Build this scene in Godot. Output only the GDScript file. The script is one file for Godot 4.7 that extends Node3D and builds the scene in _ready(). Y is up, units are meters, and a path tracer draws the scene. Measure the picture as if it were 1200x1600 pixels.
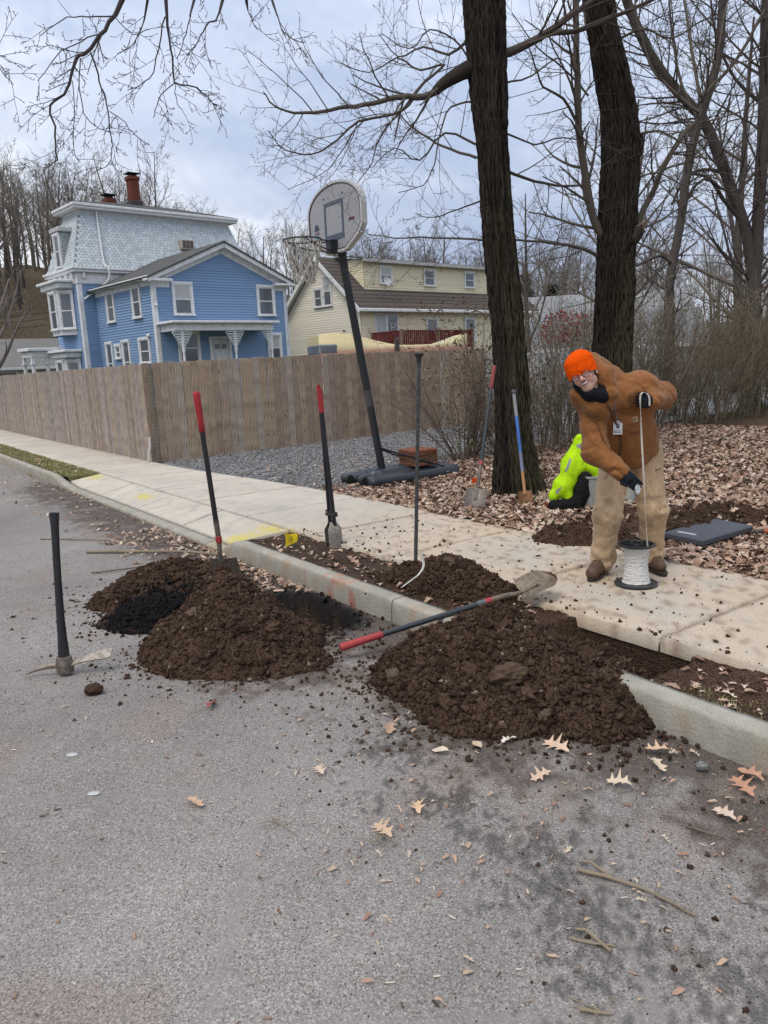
extends Node3D
# Roadside dig: street, verge, pavement, fence, houses, tools, trees and a worker.
# y up, metres. T runs along the kerb away from the viewer, N runs from the road towards the yard.

const T := Vector3(-0.577, 0, -0.8167)
const N := Vector3(0.8167, 0, -0.577)
var rng := RandomNumberGenerator.new()
var nz := FastNoiseLite.new()      # broad
var nf := FastNoiseLite.new()      # fine
var nc := FastNoiseLite.new()      # cellular lumps
var M := {}
var taken := {}
var ICO := {}

func at(t: float, s: float, y := 0.0) -> Vector3:
	return T * t + N * s + Vector3(0, y, 0)

# ---------------------------------------------------------------- mesh builder
class MB:
	var v := PackedVector3Array()
	var n := PackedVector3Array()
	var c := PackedColorArray()
	var u := PackedVector2Array()
	var ix := PackedInt32Array()
	var col := Color(1, 1, 1)
	var off := Vector2.ZERO

	func vert(p: Vector3, nn: Vector3, uv := Vector2.ZERO) -> int:
		v.append(p)
		n.append(nn)
		c.append(col)
		u.append(uv + off)
		return v.size() - 1

	func ccw(a: int, b: int, d: int) -> void:
		ix.append(a)
		ix.append(d)
		ix.append(b)

	func quad(a: Vector3, b: Vector3, d: Vector3, e: Vector3) -> void:
		var nn := (b - a).cross(d - a)
		if nn.length_squared() < 1e-16:
			nn = (d - a).cross(e - a)
		nn = nn.normalized()
		var w := a.distance_to(b)
		var h := b.distance_to(d)
		var i := vert(a, nn)
		vert(b, nn, Vector2(w, 0))
		vert(d, nn, Vector2(w, h))
		vert(e, nn, Vector2(0, h))
		ccw(i, i + 1, i + 2)
		ccw(i, i + 2, i + 3)

	func quad_to(a: Vector3, b: Vector3, d: Vector3, e: Vector3, out: Vector3) -> void:
		if (b - a).cross(d - a).dot(out) >= 0.0:
			quad(a, b, d, e)
		else:
			quad(a, e, d, b)

	func tri_to(a: Vector3, b: Vector3, d: Vector3, out: Vector3) -> void:
		var nn := (b - a).cross(d - a).normalized()
		if nn.dot(out) < 0.0:
			var q := b
			b = d
			d = q
			nn = -nn
		var i := vert(a, nn)
		vert(b, nn, Vector2(a.distance_to(b), 0))
		vert(d, nn, Vector2(0, a.distance_to(d)))
		ccw(i, i + 1, i + 2)

	func box(xf: Transform3D, sz: Vector3, bev := 0.0) -> void:
		var h := sz * 0.5
		bev = minf(bev, minf(h.x, minf(h.y, h.z)) * 0.9)
		for k in 3:
			var i := (k + 1) % 3
			var j := (k + 2) % 3
			for sg in [-1.0, 1.0]:
				var p: Array[Vector3] = []
				for q in [[-1, -1], [1, -1], [1, 1], [-1, 1]]:
					var w := Vector3.ZERO
					w[k] = sg * h[k]
					w[i] = q[0] * (h[i] - bev)
					w[j] = q[1] * (h[j] - bev)
					p.append(xf * w)
				if sg > 0:
					quad(p[0], p[1], p[2], p[3])
				else:
					quad(p[0], p[3], p[2], p[1])
			if bev > 0.0:
				for si in [-1.0, 1.0]:
					for sj in [-1.0, 1.0]:
						var a := Vector3.ZERO
						var b := Vector3.ZERO
						a[i] = si * h[i]
						a[j] = sj * (h[j] - bev)
						b[i] = si * (h[i] - bev)
						b[j] = sj * h[j]
						var o := Vector3.ZERO
						o[i] = si
						o[j] = sj
						var a2 := a
						var b2 := b
						a[k] = -(h[k] - bev)
						b[k] = a[k]
						a2[k] = -a[k]
						b2[k] = -a[k]
						quad_to(xf * a, xf * b, xf * b2, xf * a2, xf.basis * o)
		if bev > 0.0:
			for x in [-1.0, 1.0]:
				for y in [-1.0, 1.0]:
					for z in [-1.0, 1.0]:
						var s := Vector3(x, y, z)
						tri_to(xf * (s * Vector3(h.x, h.y - bev, h.z - bev)), xf * (s * Vector3(h.x - bev, h.y, h.z - bev)), xf * (s * Vector3(h.x - bev, h.y - bev, h.z)), xf.basis * s)

	func bar(a: Vector3, b: Vector3, w: float, d: float, up := Vector3.UP, bev := 0.0) -> void:
		# a straight bar from a to b, w wide across, d deep along "up"
		var x := (b - a).normalized()
		var z := x.cross(up).normalized()
		var y := z.cross(x)
		box(Transform3D(Basis(x, y, z), (a + b) * 0.5), Vector3(a.distance_to(b), d, w), bev)

	func tube(pts: PackedVector3Array, rad: PackedFloat32Array, sides: int, caps := true) -> void:
		var m := pts.size()
		var side := Vector3.ZERO
		var acc := 0.0
		var seam := sides > 4
		var per := sides + (1 if seam else 0)
		var base := v.size()
		for i in m:
			var tn := (pts[mini(i + 1, m - 1)] - pts[maxi(i - 1, 0)]).normalized()
			if i == 0:
				side = tn.cross(Vector3.UP if absf(tn.y) < 0.9 else Vector3.RIGHT).normalized()
			else:
				side = (side - tn * side.dot(tn)).normalized()
				acc += pts[i].distance_to(pts[i - 1])
			var b2 := tn.cross(side)
			for k in per:
				var an := TAU * k / sides
				var o := side * cos(an) + b2 * sin(an)
				vert(pts[i] + o * rad[i], o, Vector2(float(k) / sides, acc))
		for i in m - 1:
			for k in sides:
				var k2 := k + 1 if seam else (k + 1) % sides
				var p := base + i * per
				ccw(p + k, p + k2, p + per + k2)
				ccw(p + k, p + per + k2, p + per + k)
		if caps:
			for e in 2:
				var i := 0 if e == 0 else m - 1
				var dn := (pts[0] - pts[1]).normalized() if e == 0 else (pts[m - 1] - pts[m - 2]).normalized()
				var q := vert(pts[i], dn)
				for k in per:
					vert(v[base + i * per + k], dn)
				for k in sides:
					var k2 := k + 1 if seam else (k + 1) % sides
					if e == 0:
						ccw(q, q + 1 + k2, q + 1 + k)
					else:
						ccw(q, q + 1 + k, q + 1 + k2)

	func rod(a: Vector3, b: Vector3, ra: float, rb: float, sides := 10) -> void:
		tube(PackedVector3Array([a, b]), PackedFloat32Array([ra, rb]), sides)

	func lathe(prof: Array, sides: int, xf: Transform3D, soft := false) -> void:
		var m := prof.size()
		for i in m - 1:
			var a: Vector2 = prof[i]
			var b: Vector2 = prof[i + 1]
			var d := (b - a)
			var na := Vector2(d.y, -d.x).normalized()
			var nb := na
			if soft:
				if i > 0:
					var e: Vector2 = a - prof[i - 1]
					na = (na + Vector2(e.y, -e.x).normalized()).normalized()
				if i < m - 2:
					var e2: Vector2 = prof[i + 2] - b
					nb = (nb + Vector2(e2.y, -e2.x).normalized()).normalized()
			var s0 := v.size()
			for k in sides + 1:
				var an := TAU * k / sides
				var cs := cos(an)
				var sn := -sin(an)
				vert(xf * Vector3(a.x * cs, a.y, a.x * sn), (xf.basis * Vector3(na.x * cs, na.y, na.x * sn)).normalized(), Vector2(float(k) / sides, a.y))
				vert(xf * Vector3(b.x * cs, b.y, b.x * sn), (xf.basis * Vector3(nb.x * cs, nb.y, nb.x * sn)).normalized(), Vector2(float(k) / sides, b.y))
			for k in sides:
				var p := s0 + 2 * k
				ccw(p, p + 2, p + 3)
				ccw(p, p + 3, p + 1)

	func smooth_from(i0: int, v0: int) -> void:
		# smooth normals for the triangles added since index i0 / vertex v0
		for k in range(v0, v.size()):
			n[k] = Vector3.ZERO
		for k in range(i0, ix.size(), 3):
			var a := ix[k]
			var b := ix[k + 1]
			var d := ix[k + 2]
			var f := (v[d] - v[a]).cross(v[b] - v[a])
			n[a] += f
			n[b] += f
			n[d] += f
		for k in range(v0, v.size()):
			n[k] = n[k].normalized() if n[k].length_squared() > 0.0 else Vector3.UP

	func grid(p: PackedVector3Array, cc: PackedColorArray, nu: int, nv: int, keep := PackedByteArray()) -> void:
		# nu columns, nv rows; columns run so that u x v points up/out
		var b := v.size()
		var i0 := ix.size()
		for k in p.size():
			v.append(p[k])
			n.append(Vector3.UP)
			c.append(cc[k] if cc.size() else col)
			u.append(Vector2(p[k].x, p[k].z))
		for j in nv - 1:
			for i in nu - 1:
				var q := j * nu + i
				if keep.size() and not (keep[q] or keep[q + 1] or keep[q + nu] or keep[q + nu + 1]):
					continue
				ccw(b + q, b + q + 1, b + q + nu + 1)
				ccw(b + q, b + q + nu + 1, b + q + nu)
		smooth_from(i0, b)

	func mesh(mat: Material) -> ArrayMesh:
		var a := []
		a.resize(Mesh.ARRAY_MAX)
		a[Mesh.ARRAY_VERTEX] = v
		a[Mesh.ARRAY_NORMAL] = n
		a[Mesh.ARRAY_COLOR] = c
		a[Mesh.ARRAY_TEX_UV] = u
		a[Mesh.ARRAY_INDEX] = ix
		var m := ArrayMesh.new()
		m.add_surface_from_arrays(Mesh.PRIMITIVE_TRIANGLES, a)
		m.surface_set_material(0, mat)
		return m

# ---------------------------------------------------------------- scene helpers
func numbered(called: String) -> String:
	if not taken.has(called):
		taken[called] = 0
		return called
	taken[called] += 1
	return "%s_%03d" % [called, taken[called]]

func tag(o: Node, label: String, category: String, group := "") -> Node:
	o.set_meta("label", label)
	o.set_meta("category", category)
	if group:
		o.set_meta("group", group)
	return o

func thing(called: String, label: String, category: String, pos := Vector3.ZERO, group := "") -> Node3D:
	var o := Node3D.new()
	o.name = numbered(called)
	add_child(o)
	o.position = pos
	tag(o, label, category, group)
	return o

func part(called: String, mesh: Mesh, parent: Node, xf := Transform3D()) -> MeshInstance3D:
	var o := MeshInstance3D.new()
	o.mesh = mesh
	if parent == self:
		o.name = numbered(called)
		add_child(o)
	else:
		o.name = called
		parent.add_child(o, true)
	o.transform = xf
	return o

func structure(called: String, mesh: Mesh) -> MeshInstance3D:
	var o := part(called, mesh, self)
	o.set_meta("kind", "structure")
	return o

func many(called: String, mesh: Mesh, xs: Array, cs: Array, parent: Node) -> MultiMeshInstance3D:
	var mm := MultiMesh.new()
	mm.transform_format = MultiMesh.TRANSFORM_3D
	mm.use_colors = cs.size() > 0
	mm.mesh = mesh
	mm.instance_count = xs.size()
	for i in xs.size():
		mm.set_instance_transform(i, xs[i])
		if cs.size():
			mm.set_instance_color(i, cs[i])
	var o := MultiMeshInstance3D.new()
	o.multimesh = mm
	if parent == self:
		o.name = numbered(called)
	else:
		o.name = called
	parent.add_child(o, true)
	o.set_meta("kind", "stuff")
	return o

func rv() -> Vector3:
	return Vector3(rng.randf_range(-1, 1), rng.randf_range(-1, 1), rng.randf_range(-1, 1))

func rot_any() -> Basis:
	return Basis.from_euler(Vector3(rng.randf() * TAU, rng.randf() * TAU, rng.randf() * TAU))

func pv(a: Array) -> PackedVector3Array:
	return PackedVector3Array(a)

func pf(a: Array) -> PackedFloat32Array:
	return PackedFloat32Array(a)

func arc_smooth(pts: Array, per := 4) -> PackedVector3Array:
	# Catmull-Rom through the points
	var o := PackedVector3Array()
	var m := pts.size()
	for i in m - 1:
		var a: Vector3 = pts[maxi(i - 1, 0)]
		var b: Vector3 = pts[i]
		var d: Vector3 = pts[i + 1]
		var e: Vector3 = pts[mini(i + 2, m - 1)]
		for k in per:
			o.append(b.cubic_interpolate(d, a, e, float(k) / per))
	o.append(pts[m - 1])
	return o

func ramp_f(a: float, b: float, m: int) -> PackedFloat32Array:
	var o := PackedFloat32Array()
	for i in m:
		o.append(lerpf(a, b, float(i) / maxf(m - 1, 1)))
	return o

# ---------------------------------------------------------------- materials
func lin(r: float, g: float, b: float) -> Color:
	return Color(r, g, b).linear_to_srgb()

func noise_tex(kind: int, freq: float, size: int, stops: Array, octaves := 3, normal := 0.0, sd := 1) -> NoiseTexture2D:
	var f := FastNoiseLite.new()
	f.noise_type = kind as FastNoiseLite.NoiseType
	f.frequency = freq
	f.seed = sd
	f.fractal_octaves = octaves
	if kind == FastNoiseLite.TYPE_CELLULAR:
		f.cellular_return_type = FastNoiseLite.RETURN_CELL_VALUE if octaves < 0 else FastNoiseLite.RETURN_DISTANCE
		f.fractal_type = FastNoiseLite.FRACTAL_NONE
	var t := NoiseTexture2D.new()
	t.width = size
	t.height = size
	t.seamless = true
	t.generate_mipmaps = false
	t.noise = f
	if normal > 0.0:
		t.as_normal_map = true
		t.bump_strength = normal
	elif stops.size():
		var g := Gradient.new()
		var offs := PackedFloat32Array()
		var cols := PackedColorArray()
		for s in stops:
			offs.append(s[0])
			cols.append(s[1] if s[1] is Color else Color(s[1], s[1], s[1]))
		g.offsets = offs
		g.colors = cols
		t.color_ramp = g
	return t

func mat(called: String, color: Color, rough := 0.8, metal := 0.0, tex: Texture2D = null, scale := Vector3.ONE, normal: Texture2D = null, ns := 1.0, tri := 0, spec := 0.5) -> StandardMaterial3D:
	# tri: 0 the mesh's own coordinates, 1 world triplanar, 2 object triplanar
	var m := StandardMaterial3D.new()
	m.resource_name = called
	m.albedo_color = color
	m.roughness = rough
	m.metallic = metal
	m.metallic_specular = spec
	m.vertex_color_use_as_albedo = true
	if tex:
		m.albedo_texture = tex
	if normal:
		m.normal_enabled = true
		m.normal_texture = normal
		m.normal_scale = ns
	m.uv1_scale = scale
	if tri:
		m.uv1_triplanar = true
		m.uv1_world_triplanar = tri == 1
		m.uv1_triplanar_sharpness = 4.0
	M[called] = m
	return m

func make_materials() -> void:
	var SX := FastNoiseLite.TYPE_SIMPLEX_SMOOTH
	var PE := FastNoiseLite.TYPE_PERLIN
	var VA := FastNoiseLite.TYPE_VALUE
	var CE := FastNoiseLite.TYPE_CELLULAR
	var speck := noise_tex(CE, 0.11, 1024, [[0.0, 1.0], [0.25, 0.98], [0.42, 0.8], [0.6, 0.68], [1.0, 0.55]], 0, 0.0, 3)
	var stones := noise_tex(CE, 0.25, 1024, [[0.0, 0.54], [0.14, 0.74], [0.5, 0.81], [0.8, 0.86], [0.88, 0.97], [1.0, 1.0]], -1, 0.0, 5)
	var stones_n := noise_tex(CE, 0.25, 1024, [], 0, 5.0, 5)
	var stain := noise_tex(SX, 0.012, 512, [[0.0, 0.66], [0.35, 0.84], [0.6, 0.93], [1.0, 1.0]], 6, 0.0, 7)
	var blotch := noise_tex(SX, 0.012, 512, [[0.0, 0.84], [0.4, 0.93], [1.0, 1.0]], 6, 0.0, 17)
	var sand := noise_tex(PE, 0.06, 1024, [[0.0, 0.70], [0.4, 0.90], [0.6, 0.95], [1.0, 1.0]], 5, 0.0, 19)
	var blotch_n := noise_tex(SX, 0.03, 512, [], 6, 6.0, 8)
	var crumb := noise_tex(PE, 0.05, 512, [[0.0, 0.35], [0.35, 0.66], [0.6, 0.85], [1.0, 1.0]], 5, 0.0, 9)
	var crumb_n := noise_tex(PE, 0.05, 512, [], 5, 9.0, 9)
	var grain := noise_tex(PE, 0.02, 512, [[0.0, 0.30], [0.32, 0.60], [0.5, 0.86], [0.66, 0.96], [1.0, 1.0]], 5, 0.0, 12)
	var grain_n := noise_tex(PE, 0.02, 512, [], 5, 5.0, 12)
	var knit := noise_tex(VA, 0.12, 256, [[0.0, 0.8], [1.0, 1.0]], 2, 0.0, 4)
	var knit_n := noise_tex(VA, 0.12, 256, [], 2, 4.0, 4)

	mat("asphalt", Color(1, 1, 1), 0.86, 0.0, stones, Vector3.ONE * 0.83, stones_n, 0.35, 1, 0.3)
	mat("concrete", Color(1, 1, 1), 0.9, 0.0, sand, Vector3.ONE * 2.2, blotch_n, 0.4, 1, 0.3)
	mat("soil", Color(1, 1, 1), 0.97, 0.0, crumb, Vector3.ONE * 3.0, crumb_n, 1.4, 1, 0.15)
	mat("terrain", Color(1, 1, 1), 1.0, 0.0, stain, Vector3.ONE * 0.3, null, 1.0, 1, 0.1)
	mat("gravel", Color(1, 1, 1), 0.9, 0.0, speck, Vector3.ONE * 0.6, stones_n, 1.0, 1, 0.3)
	mat("clod", Color(1, 1, 1), 0.97, 0.0, crumb, Vector3.ONE * 5.0, crumb_n, 1.2, 2, 0.15)
	mat("wood", Color(1, 1, 1), 0.88, 0.0, grain, Vector3(15.0, 0.45, 1), grain_n, 0.5, 0, 0.25)
	mat("bark", Color(1, 1, 1), 0.95, 0.0, grain, Vector3(9.0, 0.9, 1), grain_n, 1.4, 0, 0.2)
	mat("twig", Color(1, 1, 1), 0.9, 0.0, null, Vector3.ONE, null, 1.0, 0, 0.2)
	var leaf := mat("leaf", Color(1, 1, 1), 0.75, 0.0, null, Vector3.ONE, null, 1.0, 0, 0.35)
	leaf.backlight = Color(0.12, 0.1, 0.07)
	leaf.cull_mode = BaseMaterial3D.CULL_DISABLED
	mat("paint", Color(1, 1, 1), 0.6, 0.0, blotch, Vector3.ONE * 0.5, null, 1.0, 2, 0.4)
	mat("siding", Color(1, 1, 1), 0.65, 0.0, null, Vector3.ONE * 0.22, null, 1.0, 2, 0.35)
	mat("shingle", Color(1, 1, 1), 0.9, 0.0, crumb, Vector3.ONE * 0.8, null, 1.0, 2, 0.25)
	mat("scale", Color(1, 1, 1), 0.85, 0.0, null, Vector3.ONE, null, 1.0, 0, 0.25)
	mat("brick", Color(1, 1, 1), 0.9, 0.0, crumb, Vector3.ONE * 2.0, blotch_n, 0.6, 2, 0.25)
	mat("glass", lin(0.10, 0.11, 0.125), 0.08, 0.0, null, Vector3.ONE, null, 1.0, 0, 0.9)
	mat("blind", lin(0.42, 0.42, 0.40), 0.5, 0.0, null, Vector3.ONE, null, 1.0, 0, 0.6)
	mat("steel", Color(1, 1, 1), 0.55, 0.55, stain, Vector3.ONE * 4.0, blotch_n, 0.3, 2, 0.5)
	mat("dull_metal", Color(1, 1, 1), 0.7, 0.1, stain, Vector3.ONE * 5.0, blotch_n, 0.4, 2, 0.4)
	mat("plastic", Color(1, 1, 1), 0.42, 0.0, blotch, Vector3.ONE * 3.0, null, 1.0, 2, 0.5)
	mat("rubber", Color(1, 1, 1), 0.6, 0.0, blotch, Vector3.ONE * 6.0, blotch_n, 0.3, 2, 0.4)
	mat("skin", Color(1, 1, 1), 0.5, 0.0, null, Vector3.ONE, null, 1.0, 0, 0.4)
	M.skin.subsurf_scatter_enabled = true
	M.skin.subsurf_scatter_strength = 0.15
	var canvas := mat("canvas", Color(1, 1, 1), 0.92, 0.0, blotch, Vector3.ONE * 3.5, knit_n, 0.35, 2, 0.2)
	canvas.rim_enabled = true
	canvas.rim = 0.25
	mat("knit", Color(1, 1, 1), 0.95, 0.0, knit, Vector3.ONE * 6.0, knit_n, 1.2, 2, 0.15)
	mat("cloth", Color(1, 1, 1), 0.85, 0.0, knit, Vector3.ONE * 6.0, knit_n, 0.4, 2, 0.25)
	mat("leather", Color(1, 1, 1), 0.65, 0.0, stain, Vector3.ONE * 8.0, blotch_n, 0.6, 2, 0.4)

# ---------------------------------------------------------------- blobs and signed-distance meshes
func ico(level: int) -> Array:
	if ICO.has(level):
		return ICO[level]
	var vs := PackedVector3Array()
	var fs := PackedInt32Array()
	if level == 0:
		var g := (1.0 + sqrt(5.0)) / 2.0
		for p in [[-1, g, 0], [1, g, 0], [-1, -g, 0], [1, -g, 0], [0, -1, g], [0, 1, g], [0, -1, -g], [0, 1, -g], [g, 0, -1], [g, 0, 1], [-g, 0, -1], [-g, 0, 1]]:
			vs.append(Vector3(p[0], p[1], p[2]).normalized())
		fs = PackedInt32Array([0, 11, 5, 0, 5, 1, 0, 1, 7, 0, 7, 10, 0, 10, 11, 1, 5, 9, 5, 11, 4, 11, 10, 2, 10, 7, 6, 7, 1, 8, 3, 9, 4, 3, 4, 2, 3, 2, 6, 3, 6, 8, 3, 8, 9, 4, 9, 5, 2, 4, 11, 6, 2, 10, 8, 6, 7, 9, 8, 1])
	else:
		var low := ico(level - 1)
		vs = low[0].duplicate()
		var mids := {}
		var f: PackedInt32Array = low[1]
		for k in range(0, f.size(), 3):
			var m := []
			for e in 3:
				var a := f[k + e]
				var b := f[k + (e + 1) % 3]
				var key := mini(a, b) * 100000 + maxi(a, b)
				if not mids.has(key):
					mids[key] = vs.size()
					vs.append(((vs[a] + vs[b]) * 0.5).normalized())
				m.append(mids[key])
			fs.append_array(PackedInt32Array([f[k], m[0], m[2], f[k + 1], m[1], m[0], f[k + 2], m[2], m[1], m[0], m[1], m[2]]))
	ICO[level] = [vs, fs]
	return ICO[level]

func blob(mb: MB, level: int, xf: Transform3D, rough: float, sd: float, fq := 1.4) -> void:
	var g := ico(level)
	var b := mb.v.size()
	var i0 := mb.ix.size()
	for p in g[0]:
		var q: Vector3 = p * fq * 40.0 + Vector3(sd * 91.0, sd * 37.0, sd * 13.0)
		var k := 1.0 + rough * nz.get_noise_3dv(q * 1.3) * 1.6 + rough * 0.5 * nz.get_noise_3dv(q * 3.1)
		mb.vert(xf * (p * k), p)
	var f: PackedInt32Array = g[1]
	for k in range(0, f.size(), 3):
		mb.ccw(b + f[k], b + f[k + 1], b + f[k + 2])
	mb.smooth_from(i0, b)

func net(mb: MB, caps: Array, cell: float, k: float, bump = null) -> void:
	# surface nets over a smooth union of tapered capsules [a, b, ra, rb]; a negative radius carves
	var lo := Vector3.ONE * 1e9
	var hi := -lo
	for q in caps:
		var r := maxf(absf(q[2]), absf(q[3])) + k + cell * 3.0
		for e in 2:
			lo = lo.min(q[e] - Vector3.ONE * r)
			hi = hi.max(q[e] + Vector3.ONE * r)
	var sx := int(ceil((hi.x - lo.x) / cell)) + 1
	var sy := int(ceil((hi.y - lo.y) / cell)) + 1
	var sz := int(ceil((hi.z - lo.z) / cell)) + 1
	var f := PackedFloat32Array()
	f.resize(sx * sy * sz)
	f.fill(1.0)
	for q in caps:
		var a: Vector3 = q[0]
		var b: Vector3 = q[1]
		var ra: float = absf(q[2])
		var rb: float = absf(q[3])
		var carve: bool = q[2] < 0.0
		var r := maxf(ra, rb) + k + cell * 2.0
		var p0 := ((a.min(b) - Vector3.ONE * r - lo) / cell).floor().max(Vector3.ZERO)
		var p1 := ((a.max(b) + Vector3.ONE * r - lo) / cell).ceil().min(Vector3(sx - 1, sy - 1, sz - 1))
		var ab := b - a
		var inv := 1.0 / maxf(ab.length_squared(), 1e-9)
		for z in range(int(p0.z), int(p1.z) + 1):
			for y in range(int(p0.y), int(p1.y) + 1):
				var row := (z * sy + y) * sx
				for x in range(int(p0.x), int(p1.x) + 1):
					var p := lo + Vector3(x, y, z) * cell
					var h := clampf((p - a).dot(ab) * inv, 0.0, 1.0)
					var d := p.distance_to(a + ab * h) - lerpf(ra, rb, h)
					var o := f[row + x]
					if carve:
						d = -d
						var hh := maxf(k - absf(o - d), 0.0)
						f[row + x] = maxf(o, d) + hh * hh * 0.25 / k
					else:
						var hh := maxf(k - absf(o - d), 0.0)
						f[row + x] = minf(o, d) - hh * hh * 0.25 / k
	if bump != null:
		for z in sz:
			for y in sy:
				for x in sx:
					var i := (z * sy + y) * sx + x
					if absf(f[i]) < cell * 3.0:
						f[i] += bump.call(lo + Vector3(x, y, z) * cell)
	var idx := PackedInt32Array()
	idx.resize(sx * sy * sz)
	idx.fill(-1)
	var b0 := mb.v.size()
	var i0 := mb.ix.size()
	var st := [0, 1, sx, sx + 1, sx * sy, sx * sy + 1, sx * sy + sx, sx * sy + sx + 1]
	var ed := [[0, 1], [2, 3], [4, 5], [6, 7], [0, 2], [1, 3], [4, 6], [5, 7], [0, 4], [1, 5], [2, 6], [3, 7]]
	for z in sz - 1:
		for y in sy - 1:
			var row := (z * sy + y) * sx
			for x in sx - 1:
				var i := row + x
				var f0 := f[i]
				if absf(f0) > cell * 3.0:
					continue
				var neg := 0
				for e in 8:
					if f[i + st[e]] < 0.0:
						neg += 1
				if neg == 0 or neg == 8:
					continue
				var sum := Vector3.ZERO
				var cnt := 0
				for e in ed:
					var va := f[i + st[e[0]]]
					var vb := f[i + st[e[1]]]
					if (va < 0.0) != (vb < 0.0):
						var h := va / (va - vb)
						var pa := Vector3(e[0] & 1, (e[0] >> 1) & 1, e[0] >> 2)
						var pb := Vector3(e[1] & 1, (e[1] >> 1) & 1, e[1] >> 2)
						sum += pa.lerp(pb, h)
						cnt += 1
				idx[i] = mb.vert(lo + (Vector3(x, y, z) + sum / cnt) * cell, Vector3.UP)
	for z in range(1, sz - 1):
		for y in range(1, sy - 1):
			var row := (z * sy + y) * sx
			for x in range(1, sx - 1):
				var i := row + x
				if absf(f[i]) > cell * 3.0:
					continue
				var ins := f[i] < 0.0
				for ax in 3:
					var stp: int = [1, sx, sx * sy][ax]
					if (f[i + stp] < 0.0) == ins:
						continue
					var p: int = [sx, sx * sy, 1][ax]
					var q: int = [sx * sy, 1, sx][ax]
					var a := idx[i]
					var b := idx[i - p]
					var d := idx[i - p - q]
					var e := idx[i - q]
					if a < 0 or b < 0 or d < 0 or e < 0:
						continue
					if ins:
						mb.ccw(a, b, d)
						mb.ccw(a, d, e)
					else:
						mb.ccw(a, d, b)
						mb.ccw(a, e, d)
	mb.smooth_from(i0, b0)

func grow(mb: MB, p: Vector3, d: Vector3, L: float, r: float, lev: int, o: Dictionary) -> void:
	var ns: int = o.seg[lev]
	var pts := PackedVector3Array([p])
	var rad := PackedFloat32Array([r])
	var r1: float = r * o.taper[lev]
	for i in ns:
		d = (d + rv() * o.wob[lev] + Vector3(0, o.up[lev], 0)).normalized()
		p += d * (L / ns)
		pts.append(p)
		rad.append(lerpf(r, r1, (i + 1.0) / ns))
	mb.tube(pts, rad, o.sides[lev], false)
	if lev + 1 < o.seg.size():
		var kids: int = o.kids[lev]
		for k in kids:
			var f: float = lerpf(o.from[lev], 1.0, (k + rng.randf()) / kids)
			var fi := f * ns
			var i := mini(int(fi), ns - 1)
			var q := pts[i].lerp(pts[i + 1], fi - i)
			var tn := (pts[i + 1] - pts[i]).normalized()
			var sd := tn.cross(rv()).normalized()
			var an: float = o.ang[lev] * rng.randf_range(0.7, 1.25)
			var cd := tn * cos(an) + sd * sin(an)
			grow(mb, q, cd, L * o.len[lev] * rng.randf_range(0.6, 1.15) * (1.0 - 0.35 * f), maxf(o.rmin, lerpf(r, r1, f) * o.rad[lev]), lev + 1, o)
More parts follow.
